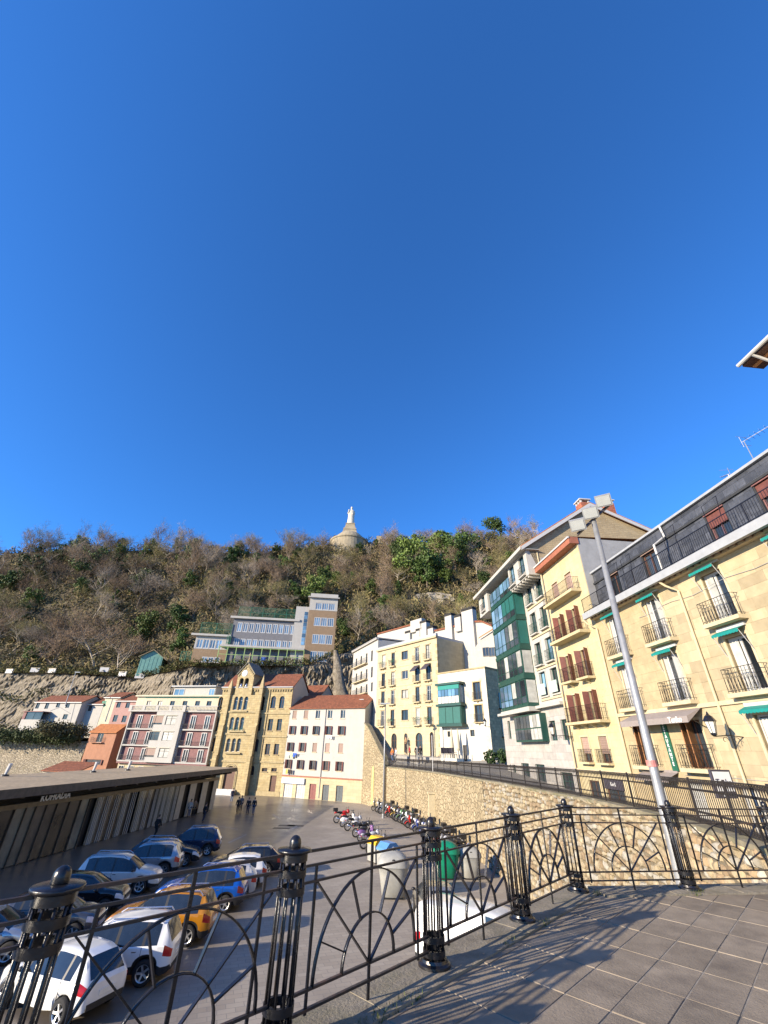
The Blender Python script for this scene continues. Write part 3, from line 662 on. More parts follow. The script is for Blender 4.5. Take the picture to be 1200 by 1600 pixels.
    def roof_gable(s, x0, x1, y0, y1, ze, zr, mt='roof', th=.14, over=.35, name='roof'):   # ridge parallel to the facade
        ym = (y0+y1)/2; m = MB(); a, b2 = y0-over, y1+over; za = ze-over*(zr-ze)/(ym-y0)
        for (ya, zza, yb, zzb) in ((a,za,ym,zr),(ym,zr,b2,za)):
            m.add([(x0-over*.5,ya,zza),(x1+over*.5,ya,zza),(x1+over*.5,yb,zzb),(x0-over*.5,yb,zzb),(x0-over*.5,ya,zza+th),(x1+over*.5,ya,zza+th),(x1+over*.5,yb,zzb+th),(x0-over*.5,yb,zzb+th)],
                  [(3,2,1,0),(4,5,6,7),(0,1,5,4),(1,2,6,5),(2,3,7,6),(3,0,4,7)])
        return m.build(name, MT[mt], s.e)
    def gable_ends(s, x0, x1, y0, y1, ze, zr, mt):
        for x in (x0,x1): MB().add([(x,y0,ze),(x,y1,ze),(x,(y0+y1)/2,zr)], [(0,1,2)]).build('gable', MT[mt], s.e)
def holed(m, x0, x1, z0, z1, ops, y=0, d=.22, n=10):
    xs = sorted({x0,x1}|{c for o in ops for c in o[:2] if x0 < c < x1}); zs = sorted({z0,z1}|{c for o in ops for c in o[2:4] if z0 < c < z1})
    for i in range(len(xs)-1):
        for j in range(len(zs)-1):
            cx, cz = (xs[i]+xs[i+1])/2, (zs[j]+zs[j+1])/2
            if not any(o[0] < cx < o[1] and o[2] < cz < o[3] for o in ops): m.quad((xs[i],y,zs[j]),(xs[i+1],y,zs[j]),(xs[i+1],y,zs[j+1]),(xs[i],y,zs[j+1]))
    for o in ops:
        a, b2, c, e = o[:4]; arch = len(o) > 4 and o[4]
        if arch:
            r = (b2-a)/2; zc = e-r*arch; cx = (a+b2)/2; arc = [(cx-r*math.cos(math.pi*k/n), zc+r*arch*math.sin(math.pi*k/n)) for k in range(n+1)]
            for k in range(n):
                p, q = arc[k], arc[k+1]; m.quad((p[0],y,p[1]),(q[0],y,q[1]),(q[0],y+d,q[1]),(p[0],y+d,p[1]))
                cor = (a,e) if k < n/2 else (b2,e); m.add([(cor[0],y,cor[1]),(p[0],y,p[1]),(q[0],y,q[1])], [(0,1,2)])
            m.add([(a,y,e),(cx,y,e),(b2,y,e)], [(0,1,2)]); top = zc
        else:
            top = e; m.quad((a,y,e),(b2,y,e),(b2,y+d,e),(a,y+d,e))
        m.quad((a,y,c),(a,y+d,c),(a,y+d,top),(a,y,top)); m.quad((b2,y,c),(b2,y+d,c),(b2,y+d,top),(b2,y,top)); m.quad((a,y,c),(b2,y,c),(b2,y+d,c),(a,y+d,c))
R_ = random.Random(11)

# ---- white house with five window columns
FR = G(564.5,1255.7,0)
h = Bld('white_house', 'white plastered house with red tiled roof and five columns of small windows', 'house', (FR.x,FR.y), 116, 0)
Z = Zm(400,1020,4.2857); xl = h.u(Z(165,905)); ev = h.v(Z(560,372)); HW = abs(xl)
cols = [h.u(Z(X,635)) for X in (232,311,393,478,567)]
rows = [(h.v(Z(404,b)), h.v(Z(404,a))) for a, b in ((385,440),(490,548),(604,664),(722,784))]; base = h.v(Z(450,832))
ops = []; ww = .95
for ri, (z0, z1) in enumerate(rows):
    for ci, c in enumerate(cols): ops.append((c-ww/2,c+ww/2,z0,z1))
for i, o in enumerate(ops):
    ri, ci = divmod(i, 5); a, b2, c, e = o
    h.win(a,b2,c,e,.2,'fbrown' if ri else 'fwhite','pane',1)
    if (ri == 2 and ci > 1) or (ri == 0 and ci < 2): h.blind(a+.02,b2-.02,c,e)
    elif ri in (1,3) or (ri == 2): h.shutters(a,b2,c,e,'shutbrown',-.04,.3,R_.uniform(.2,1.1))
    MB().box(a-.06,b2+.06,-.1,.05,c-.1,c).build('sill', MT['trim'], h.e)
gops = []
dz = h.v(Z(410,880)); 
for X0,X1,kind in ((183,240,'shop'),(265,325,'shop'),(355,400,'red'),(443,487,'grey'),(535,582,'grey')):
    a, b2 = h.u(Z(X0,940)), h.u(Z(X1,940)); gops.append((a,b2,.02,dz,0))
    if kind == 'shop': h.win(a,b2,.02,dz,.15,'fwhite','panelit',3,4,'shop_door',.06)
    else:
        dm = mat('door_'+kind, (.17,.045,.04) if kind == 'red' else (.06,.075,.085), .6, .25, 4); dd = h.box('door', dm, a,b2,.14,.2,.02,dz)
        for q in (.25,.75):
            for zq in (.12,.55): MB().box(a+(b2-a)*(q-.17),a+(b2-a)*(q+.17),.115,.14,dz*zq,dz*(zq+.36)).build('door_panel', dm, dd)
MB().box(h.u(Z(180,850)),h.u(Z(330,850)),-.35,-.02,h.v(Z(250,875)),h.v(Z(250,838))).build('shop_sign', mat('shop_awning', (.52,.57,.68), .6, .08, 4), h.e)
h.wall(xl,0,base,ev,MT['plwhite'],[o for o in ops],0,9,.2)
m = MB(); holed(m, xl, 0, 0, base-.12, gops, -.03, .25); m.quad((0,-.03,0),(0,9,0),(0,9,base),(0,-.03,base)); m.build('plinth', MT['ybld'], h.e)
h.box('band', MT['roofred'], xl-.05,.06,-.14,0,base-.18,base-.02)
h.box('cornice', MT['plwhite'], xl-.02,.02,-.2,.1,ev-.05,ev+.12)
h.roof_gable(xl,0,0,9,ev+.15,ev+2.7); h.gable_ends(xl+.02,-.02,0,9,ev,ev+2.6,'plwhite')
MB().tube([(cols[3]-.9,-.1,.3),(cols[3]-.9,-.1,ev)], .06, 6).build('downpipe', MT['greyplaster'], h.e)
MB().box(-2.6,-1.7,2.4,3.0,ev+1.55,ev+1.75).build('skylight', MT['lead'], h.e)
def laundry(b, x0, x1, z, cols_, y=-.5, label=''):
    L = thing('laundry_line', label, 'laundry', b.o+b.r*x0+b.i*y+Vector((0,0,z)), math.atan2(b.r.y,b.r.x)); MB().tube([(0,0,0),(x1-x0,0,0)], .012, 4).build('line', MT['fwhite'], L); x = .1
    for c in cols_:
        wd = R_.uniform(.3,.5); ht = R_.uniform(.4,.8); MB().add([(x,0,0),(x+wd,0,0),(x+wd,.05,-ht),(x+wd*.5,-.03,-ht*.97),(x,.03,-ht)], [(0,1,2,3,4)]).build('cloth', mat('cloth', c, .9, .1, 3), L); x += wd+.06
laundry(h, cols[0]-.5, cols[1]+.3, rows[2][0]-.25, ((.6,.65,.55),(.5,.65,.6),(.55,.6,.3),(.05,.12,.5),(.03,.1,.45)), label='green and blue washing on a line below the white house windows')
laundry(h, cols[3]-.2, cols[4]-.2, rows[1][0]-.1, ((.7,.7,.7),(.65,.65,.65),(.7,.7,.68)), label='white washing on a line high on the white house')
laundry(h, cols[0]-.2, cols[0]+1.2, rows[3][0]-.1, ((.6,.5,.08),(.03,.03,.03),(.04,.03,.03)), label='yellow and black washing hanging above the shop sign')

# ---- church house of golden sandstone
CR = h.o+h.r*xl
c_ = Bld('church', 'golden sandstone church with gabled bell tower, arched windows and clock', 'church', (CR.x,CR.y), 104, 0)
Z = Zm(320,1020,6.6667); b = c_
xl = b.u(Z(45,1100)); ev = b.v(Z(700,372)); xr = -.02
tw0, tw1 = b.u(Z(130,1100)), b.u(Z(440,1100))              # tower front
sec = b.u(Z(580,1100))
V = lambda Y: b.v(Z(600,Y))
ops = []
def cw(X, Y0, Y1, wd, arch=0, at=None):
    c0 = b.u(Z(X,(Y0+Y1)/2)); ops.append((c0-wd/2,c0+wd/2,b.v(Z(X,Y1)),b.v(Z(X,Y0)),arch)); return ops[-1]
for X in (712,802): cw(X,450,578,1.05,1)
for X in (682,775): cw(X,690,812,1.0,0)
for X in (652,745): cw(X,948,1062,1.0,0)
for X in (622,720): cw(X,1200,1238,1.1,0)
for (X,Y0,Y1,a) in ((160,458,598,1),(118,668,820,1),(78,886,1030,0),(30,1160,1225,1)): cw(X,Y0,Y1,.95,a)
for (X,Y0,Y1,a) in ((597,452,600,1),(562,672,815,0),(533,895,1030,1),(489,1175,1275,1)): cw(X,Y0,Y1,.95,a)
dr = (b.u(Z(668,1400)),b.u(Z(735,1400)),.02,b.v(Z(705,1278))); ops.append(dr+(0,))
b.wall(xl,xr,0,ev,MT['church'],ops,0,8,.3)
for o in ops[:-1]: b.win(o[0],o[1],o[2],o[3],.3,'fbrown','pane',1,1); MB().box(o[0]-.1,o[1]+.1,-.12,.02,o[2]-.14,o[2]).build('sill', MT['churchtrim'], b.e)
b.box('side_door', MT['fbrown'], dr[0],dr[1],.22,.28,dr[2],dr[3])
for Yc in (630,868,1135): zc = V(Yc); b.box('string_course', MT['churchtrim'], xl-.03,xr+.03,-.16,.05,zc-.14,zc+.14)
b.box('plinth', MT['churchtrim'], sec,xr-.02,-.1,.02,0,.7)
b.box('cornice', MT['churchtrim'], xl-.1,xr+.1,-.3,.1,ev-.2,ev+.15); b.box('gutter', MT['lead'], xl-.15,xr+.15,-.48,-.2,ev+.12,ev+.32)
for x in np.arange(xl+.3, xr, .55): MB().box(x-.12,x+.12,-.22,-.0,ev-.55,ev-.2).build('corbel', MT['churchtrim'], b.e)
# tower front projecting
ty = -.55; tev = b.v(Z(400,205),ty); tx0, tx1 = b.u(Z(130,1100),ty), b.u(Z(470,1100),ty); tcx = (tx0+tx1)/2; ops = []
gx0, gx1 = b.u(Z(330,330),ty), b.u(Z(500,330),ty); gcx = (gx0+gx1)/2
def tw(X, Y0, Y1, wd, arch): c0 = b.u(Z(X,(Y0+Y1)/2),ty); ops.append((c0-wd/2,c0+wd/2,b.v(Z(X,Y1),ty),b.v(Z(X,Y0),ty),arch))
for X in (320,370,425): tw(X,455,595,.85,1)
for X in (278,332,385): tw(X,668,805,.85,1)
for X in (240,297,350): tw(X,890,1030,.8,1)
dx = b.u(Z(255,1300),ty); ops.append((dx-1.15,dx+1.15,b.v(Z(240,1420),ty),b.v(Z(270,1175),ty),1))
lev = b.v(Z(400,440),ty); b.wall(tx0,tx1,0,lev,MT['church'],ops,ty,.6,.35,'tower_wall')
for o in ops[:-1]: b.win(o[0],o[1],o[2],o[3],ty+.35,'fwhite','pane',0,1)
o = ops[-1]; dd = b.box('church_door', MT['fbrown'], o[0],o[1],ty+.25,ty+.33,o[2],o[3]); m = MB()
for rr_ in (1.18,1.42): 
    n = 12; m.tube([(dx-rr_,ty-.04,o[2])]+[(dx-rr_*math.cos(t),ty-.04,o[3]-1.15+rr_*math.sin(t)) for t in np.linspace(0,math.pi,n)]+[(dx+rr_,ty-.04,o[2])], .1, 6)
m.build('door_arch', MT['churchtrim'], b.e)
for k in range(5): MB().box(dx-2.0-.35*(4-k)*.8,dx+1.7+.2*(4-k),ty-.4*(5-k),ty-.4*(4-k),0,o[2]*(k+1)/5).build('step', MT['white'], b.e)
for Yc in (615,845,1130): zc = b.v(Z(330,Yc),ty); b.box('string_course', MT['churchtrim'], tx0-.06,tx1+.06,ty-.18,ty+.02,zc-.16,zc+.14)
for X, Y0, Y1 in ((332,805,850),(295,1030,1050),(370,595,630)): zc = b.v(Z(X,Y0+8),ty); c0 = b.u(Z(X,Y0),ty); b.box('window_shelf', MT['churchtrim'], c0-1.7,c0+1.7,ty-.4,ty,zc-.22,zc)
for q in range(3):
    c0 = b.u(Z((278,332,385)[q],815),ty); m = MB(); rr_ = random.Random(q)
    for _ in range(70): p = Vector((c0+rr_.uniform(-.35,.35), ty-.25+rr_.uniform(-.15,.1), b.v(Z(332,815),ty)+rr_.uniform(.0,.55))); e1 = Vector((rr_.uniform(-.1,.1),rr_.uniform(-.1,.1),rr_.uniform(-.1,.1))); m.add([p, p+e1, p+Vector((e1.y,e1.z,e1.x))], [(0,1,2)])
    m.build('window_plant', MT['shutgreen'], b.e)
# buttresses either side of the tower
for xx, wdt in ((tx0-.35,.7),(tx1-.15,.75)):
    zt = lev
    m = MB()
    for z0, z1, dp in ((0,6,1.5),(6,11,1.2),(11,zt,.95)): m.box(xx,xx+wdt,ty-dp+.55,ty+.1,z0,z1); m.yprism([(ty-dp+.55,z1),(ty+.1,z1),(ty+.1,z1+.5)], xx, xx+wdt)
    m.build('buttress', MT['church'], b.e); m = MB(); cx, cy = xx+wdt/2, ty-.1
    pz = b.v(Z(580,225),ty) if xx > tcx else b.v(Z(240,270),ty)
    m.box(xx,xx+wdt,cy-.35,cy+.35,zt,zt+1.2); m.add([(xx-.08,cy-.43,zt+1.2),(xx+wdt+.08,cy-.43,zt+1.2),(xx+wdt+.08,cy+.43,zt+1.2),(xx-.08,cy+.43,zt+1.2),(cx,cy,max(pz,zt+2.8))], [(0,1,4),(1,2,4),(2,3,4),(3,0,4)])
    m.build('pinnacle', MT['churchtrim'], b.e)
# bell gable
gz0 = lev; gz1 = b.v(Z(480,215),ty); gp = b.v(Z(435,105),ty); gops = []
for X in (378,432): c0 = b.u(Z(X,320),ty); gops.append((c0-.5,c0+.5,b.v(Z(X,368),ty),b.v(Z(X,262),ty),1))
m = MB(); holed(m, gx0, gx1, gz0, gz1, gops, ty, .5); m.add([(gx0,ty,gz1),(gx1,ty,gz1),(gcx,ty,gp)], [(0,1,2)])
for x in (gx0,gx1): m.quad((x,ty,gz0),(x,ty+4.5,gz0),(x,ty+4.5,gz1),(x,ty,gz1))
m.quad((gx0,ty+4.5,gz0),(gx1,ty+4.5,gz0),(gx1,ty+4.5,gz1),(gx0,ty+4.5,gz1)); m.build('bell_gable', MT['church'], b.e)
for o in gops:
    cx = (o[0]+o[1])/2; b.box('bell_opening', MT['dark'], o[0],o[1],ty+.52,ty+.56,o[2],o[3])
    MB().lathe([(.34,0),(.3,.1),(.24,.35),(.18,.5),(.05,.58)], 12, (cx,ty+.22,o[2]+.35)).build('bell', MT['chrome'], b.e, True)
m = MB()
for s_ in (-1,1):
    ex = gx0-.25 if s_ < 0 else gx1+.25; ez = gz1-.28
    m.add([(ex,ty-.25,ez),(gcx,ty-.25,gp+.02),(gcx,ty+4.6,gp+.02),(ex,ty+4.6,ez),(ex,ty-.25,ez+.2),(gcx,ty-.25,gp+.24),(gcx,ty+4.6,gp+.24),(ex,ty+4.6,ez+.2)], [(0,1,2,3),(7,6,5,4),(0,4,5,1),(3,2,6,7),(0,3,7,4)])
m.build('gable_roof', mat('gable_slate', (.16,.155,.13), .85, .25, 3), b.e)
m = MB()
for s_ in (-1,1):
    for k in range(7): t = (k+.5)/7; xx = (gx0 if s_ < 0 else gx1)*(1-t)+gcx*t; zz = gz1*(1-t)+gp*t; m.box(xx-.1,xx+.1,ty-.14,ty,zz-.75,zz-.35)
m.build('arcade_frieze', MT['churchtrim'], b.e)
cz = b.v(Z(418,213),ty); cxx = b.u(Z(418,213),ty)
ck = MB().lathe([(.001,-.06),(.62,-.05),(.66,0)], 24, (cxx,ty,cz), 'y').build('clock', MT['signwhite'], b.e, True)
MB().bar((cxx,ty-.08,cz),(cxx+.28,ty-.08,cz+.1),.07,.02,(0,1,0)).build('hand', MT['blackpl'], ck); MB().bar((cxx,ty-.08,cz),(cxx-.15,ty-.08,cz+.42),.05,.02,(0,1,0)).build('hand', MT['blackpl'], ck)
MB().lathe([(.35,0),(.3,.25),(.12,.4),(.2,.6),(.12,.8),(.03,1.1),(.001,1.15)], 8, (gcx,ty+.1,gp+.1)).build('finial', MT['churchtrim'], b.e); 
MB().cbox((gcx,ty+.1,gp+1.55),(.1,.1,1.0)).cbox((gcx,ty+.1,gp+1.7),(.5,.1,.1)).build('cross', MT['churchtrim'], b.e)
b.roof_gable(xl,xr,0,8,ev+.3,ev+3.2); b.gable_ends(xl+.02,xr-.02,0,8,ev,ev+3.1,'plwhite'); b.box('party_wall', MT['plwhite'], xr-.03,xr+.03,.3,8,8,ev)
MB().tube([(sec,-.12,.3),(sec,-.12,ev)], .07, 6).build('downpipe', MT['churchtrim'], b.e)
CHL = b.o+b.r*xl; 

# ---- white building with maroon panels
w_ = b = Bld('maroon_panelled_block', 'white apartment block with maroon panels, bay front and roof terrace', 'building', (CHL.x,CHL.y), 104, 0)
Z = Zm(180,1060,7.5); xl = b.u(Z(60,900)); xr = -.02; y0 = b.v(Z(800,985)); bz = b.v(Z(700,395)); pz = b.v(Z(700,195)); fl = [b.v(Z(700,Y)) for Y in (985,795,600,405)]
c0, c1 = b.u(Z(355,900),-1), b.u(Z(655,985),-1)
b.box('base_storey', MT['ybld'], xl,xr,.1,10,0,y0-.2); b.box('base_band', MT['maroon'], xl-.05,xr,-.5,.12,y0-.5,y0-.22)
m = MB()
for q in np.linspace(xl+1, xr-1, 9): b.win(q-.6,q+.6,y0-2.6,y0-.9,.1,'fwhite','pane',1,0,'shop_window')
b.wall(xl,xr,y0,bz,MT['maroon'],[],0,9,.2)
ops = []
for zi in range(3):
    z0, z1 = fl[zi], fl[zi+1]; hh = z1-z0
    b.box('floor_band', MT['plwhite'], xl-.02,c0,-.55,.0,z0-.14,z0+.1); b.box('floor_band', MT['plwhite'], c1,xr,-.55,.0,z0-.14,z0+.1)
    for x0_, x1_, ks in ((xl,c0,(.33,.8)),(c1,xr,(.28,.72))):
        for kq in ks:
            xc = x0_+(x1_-x0_)*kq; b.win(xc-.6,xc+.6,z0+.12,z1-.45,.02,'fwhite','pane',1,0,'window',.12,.16)
        m = MB(); n = int((x1_-x0_)/.16)
        for zz in (1.0,.12): m.box(x0_+.1,x1_-.1,-.52,-.49,z0+zz,z0+zz+.03)
        for k in range(n): xx = x0_+.1+(x1_-x0_-.2)*k/n; m.box(xx-.008,xx+.008,-.515,-.495,z0+.1,z0+1.0)
        m.build('balcony_railing', MT['iron_far'], b.e)
    for X0,X1,Y0,Y1 in (((455,572,437,540),(605,727,437,545)),((410,525,622,725),(565,685,625,730)),((362,478,815,920),(520,638,818,928)))[2-zi]:
        ops.append((b.u(Z(X0,Y0),-1),b.u(Z(X1,Y0),-1),b.v(Z(X0,Y1),-1),b.v(Z(X0,Y0),-1)))
b.wall(c0,c1,y0-.15,bz,MT['plwhite'],ops,-1,1.0,.15,'bay')
for i, o in enumerate(ops):
    b.win(*o[:4],-.85,'fdark','pane' if i % 2 == 0 else 'panelit',1,1)
    if i in (0,4): b.blind(o[0]+.03,o[1]-.03,o[2]+.3,o[3],-.93)
    MB().box(o[0]-.1,o[1]+.1,-1.08,-.98,o[3]+.05,o[3]+.14).build('lintel', MT['plcream'], b.e)
m = MB()
for xx in (xl,c0-.02,c1+.02,xr-.12): m.box(xx-.12,xx+.12,-.6,.02,y0,bz)
m.build('pilaster', MT['plwhite'], b.e)
# roof-terrace balustrade and set-back top storey
m = MB(); m.box(xl,c1,-1.05,-.8,bz,bz+.25); m.box(xl,c1,-1.05,-.8,bz+1.0,bz+1.2); m.box(c1,xr,-.6,-.35,bz,bz+.25); m.box(c1,xr,-.6,-.35,bz+1.0,bz+1.2); m.box(xl,xr,-1.05 if 0 else -.6,8,bz-.02,bz+.04)
for k, xx in enumerate(np.linspace(xl, c1, 5)): m.box(xx-.35,xx+.35,-1.06,-.78,bz,bz+1.22)
for xx in np.arange(xl+.5, c1, .32): m.lathe([(.05,.25),(.1,.5),(.05,.75),(.07,1.0)], 6, (xx,-.92,bz))
for xx in np.arange(c1+.2, xr, .32): m.lathe([(.05,.25),(.1,.5),(.05,.75),(.07,1.0)], 6, (xx,-.47,bz))
m.build('balustrade', MT['plwhite'], b.e)
tx0 = b.u(Z(255,250),1.2); tz = b.v(Z(700,215),1.2); ops = [(b.u(Z(X,290),1.2)-.55,b.u(Z(X,290),1.2)+.55,b.v(Z(700,330),1.2),b.v(Z(700,264),1.2)) for X in (395,525,670,818,965,1100)]
b.wall(tx0,xr,bz,tz,MT['plcream'],ops,1.2,7,.2,'attic_wall')
for o in ops: b.win(*o,1.4,'fdark','panelit' if R_.random() < .5 else 'pane',1)
b.box('cornice', MT['plcream'], tx0-.2,xr,.7,8,tz,tz+.3); MB().tube([(tx0+2,.95,tz-.1),(xr-1,.95,tz-.1)], .07, 6).build('awning_case', MT['teal'], b.e)
px0, px1 = b.u(Z(685,150),4), b.u(Z(1175,150),4); pzz = b.v(Z(900,100),4); b.box('penthouse', MT['plwhite'], px0,px1,4,9,tz,pzz)
for X0,X1 in ((695,810),(1100,1165)): a, b2 = b.u(Z(X0,160),4), b.u(Z(X1,160),4); b.win(a,b2,tz+.4,pzz-.4,4.0,'fwhite','paneblue',1)
b.box('penthouse_roof', MT['lead'], px0-.4,px1+.3,3.4,9.3,pzz,pzz+.22)
WBL = b.o+b.r*xl
# ---- terracotta house left of it
Z = Zm(0,1060,5.4545)
q = atD(*Z(905,760),117)
b = Bld('terracotta_house', 'narrow terracotta rendered house with orange roof behind the low hall', 'house', (q.x,q.y), 108, 0)
xl = b.u(Z(680,740)); ev = b.v(Z(860,455)); ops = []
a, b2 = b.u(Z(728,710)), b.u(Z(860,715)); ops.append((a,b2,b.v(Z(790,735)),b.v(Z(790,690)))); o2 = (b.u(Z(835,480)),b.u(Z(885,480)),b.v(Z(850,545)),b.v(Z(850,460))); ops.append(o2)
b.wall(xl,0,0,ev,MT['pinkhouse'],ops,0,4,.2)
b.win(*ops[0],.2,'fbrown','pane',2); b.shutters(*ops[0],'shutbrown',-.04,.5,.4); b.win(*ops[1],.2,'fwhite','pane',1)
b.balcony(o2[0]-1.2,o2[1]+.6,o2[2],.6,1.0,'pinkhouse','iron_far',.12,2); 
b.roof_gable(xl,0,0,4,ev+.02,ev+1.5,'rooforange'); b.gable_ends(xl+.02,-.02,0,4,ev,ev+1.4,'pinkhouse')
# ---- white houses on the upper lane, pink and green-shuttered houses
def small_house(name, label, Xl, Xr, Ybase, Yeave, D, raz, mt, wins, fm='fdark', roof='roof', shut=None, rise=1.8, dep=7):
    q = atD(*Z(Xr,Ybase),D); bb = Bld(name, label, 'house', (q.x,q.y), raz, q.z-3); xl = bb.u(Z(Xl,Ybase)); ev = bb.v(Z((Xl+Xr)/2,Yeave)); ops = []
    for X,Y0,Y1,wd in wins: c0 = bb.u(Z(X,(Y0+Y1)/2)); ops.append((c0-wd/2,c0+wd/2,bb.v(Z(X,Y1)),bb.v(Z(X,Y0))))
    bb.wall(xl,0,0,ev,MT[mt],ops,0,dep,.18)
    for o in ops:
        bb.win(*o,.18,fm,'pane',1)
        if shut: bb.blind(o[0],o[1],o[2],o[3],.05,shut) if shut == 'shutgreen' else None
    bb.box('eave_board', MT['fwhite'], xl-.2,.2,-.4,-.25,ev-.1,ev+.08)
    bb.roof_gable(xl,0,0,dep,ev+.05,ev+rise,roof); bb.gable_ends(xl+.02,-.02,0,dep,ev,ev+rise-.1,mt); return bb
wh = small_house('lane_house','long white house with dark beams and red roof on the upper lane',240,640,375,205,131,104,'plwhite',((320,212,258,1.1),(400,208,260,1.1),(495,210,248,1.1),(577,212,252,1.1),(555,305,350,1.3)))
for X0,Y0,X1,Y1 in ((430,275,510,245),(510,245,600,300),(640,215,600,370)):
    p0 = wh.P(Z(X0,Y0)); p1 = wh.P(Z(X1,Y1)); MB().bar((p0[0],-.03,p0[1]),(p1[0],-.03,p1[1]),.12,.06,(0,1,0)).build('timber_beam', MT['greyplaster'], wh.e)
x0, x1 = wh.u(Z(190,330),-2), wh.u(Z(350,330),-2); z0, z1 = wh.v(Z(250,370),-2), wh.v(Z(250,285),-2)
lt = thing('glazed_lean_to', 'low white glazed lean-to in front of the white lane house', 'building', wh.o+wh.r*x0+wh.i*-2+Vector((0,0,0)), math.atan2(wh.r.y,wh.r.x)); L_ = x1-x0
MB().box(0,L_,0,2,z0-2,z0+.5).build('wall', MT['plwhite'], lt); MB().box(-.2,L_+.2,-.3,2,z1,z1+.15).build('roof', MT['maroon'], lt); MB().box(0,.8,0,2,z0+.5,z1).build('side_panel', MT['maroon'], lt)
for k in range(2): MB().box(1.0+k*(L_-1)/2,.9+(k+1)*(L_-1)/2,.1,.2,z0+.5,z1).build('window', MT['pane'], lt)
wh2 = small_house('lane_cottage','small white cottage with red roof beside the long white lane house',640,830,385,222,129,104,'plwhite',((690,230,275,1.1),(768,232,278,1.1)),rise=1.9)
gs = small_house('green_shuttered_house','cream house with one green shuttered window on the upper lane',825,960,390,165,126,104,'plcream',((883,192,245,1.3),(815,300,352,1.2)),shut='shutgreen',rise=1.5)
pk = small_house('pink_house','pink house with dark windows on the upper lane',920,1140,400,195,121,104,'pinkplaster',((1010,205,250,1.1),(1088,207,253,1.1),(982,312,370,1.2),(1058,317,375,1.2)),rise=1.6)
# old stone wall with ivy on the far left, upper lane
rwl = thing('lane_wall', 'old stone retaining wall below the lane, half in shadow, at the far left', 'wall')
p0 = atD(*Z(-220,780),148); p1 = atD(*Z(660,740),124); t0 = atD(*Z(-220,520),148).z; t1 = atD(*Z(660,535),124).z
d = (p1-p0); d.z = 0; L_ = d.length; d.normalize(); m = MB(); nx, nz = 40, 10; rr = random.Random(4); p1 = Vector((p0.x,p0.y,0))+d*L_
for i in range(nx+1):
    for j in range(nz+1): t = i/nx; zz = (t0+(t1-t0)*t)*j/nz; q = Vector((p0.x,p0.y,0))+d*(L_*t)+Vector((-d.y,d.x,0))*(-.25*rr.random()+j*.09); m.v.append((q.x,q.y,zz))
for i in range(nx):
    for j in range(nz): m.f.append((i*(nz+1)+j,(i+1)*(nz+1)+j,(i+1)*(nz+1)+j+1,i*(nz+1)+j+1))
m.build('wall', MT['rockwall'], rwl, True)
# lane ground behind that wall
q0 = Vector((p0.x,p0.y)); q1 = Vector((p1.x,p1.y)); nb = Vector((-d.y,d.x))
MB().prism([tuple(q0+nb*.9),tuple(q1+nb*.9),tuple(q1+nb*12),tuple(q0+nb*14)], 1, min(t0,t1)-.1).build('lane_ground', MT['conc'])['kind'] = 'structure'
# lower red lean-to roof beside the hall
q = atD(*Z(560,770),111); lo = thing('lean_to_roof', 'low red tiled lean-to roof at the foot of the terracotta house', 'roof', (q.x,q.y,0), rad(-18))
MB().box(-5.5,3.2,0,4,0,2.6).build('wall', MT['plcream'], lo); MB().add([(-5.8,-.4,2.5),(3.4,-.4,2.5),(3.4,4,4.0),(-5.8,4,4.0),(-5.8,-.4,2.66),(3.4,-.4,2.66),(3.4,4,4.16),(-5.8,4,4.16)], [(3,2,1,0),(4,5,6,7),(0,1,5,4),(1,2,6,5),(3,0,4,7)]).build('roof', MT['roof'], lo)

# ---- small houses peeping between church and white house
q = h.o+h.r*(-9.5)+h.i*9.5
b = Bld('back_cottage', 'little cottage with dark red roof squeezed behind the white house', 'house', (q.x,q.y), 116, 0)
Z = Zm(400,1020,4.2857); x0, x1 = b.u(Z(255,320)), b.u(Z(425,320)); ev = b.v(Z(340,295)); b.wall(x0,x1,6,ev,MT['plwhite'],[],0,6,.2); b.win(x0+.3,x0+1.6,ev-2.0,ev-.4,.0,'fbrown','pane',1); b.win(x0+2.4,x0+3.6,ev-2.2,ev-.4,.0,'fwhite','panelit',1)
b.roof_gable(x0,x1,0,6,ev+.05,ev+2.6); b.gable_ends(x0,x1,0,6,ev,ev+2.5,'plwhite')

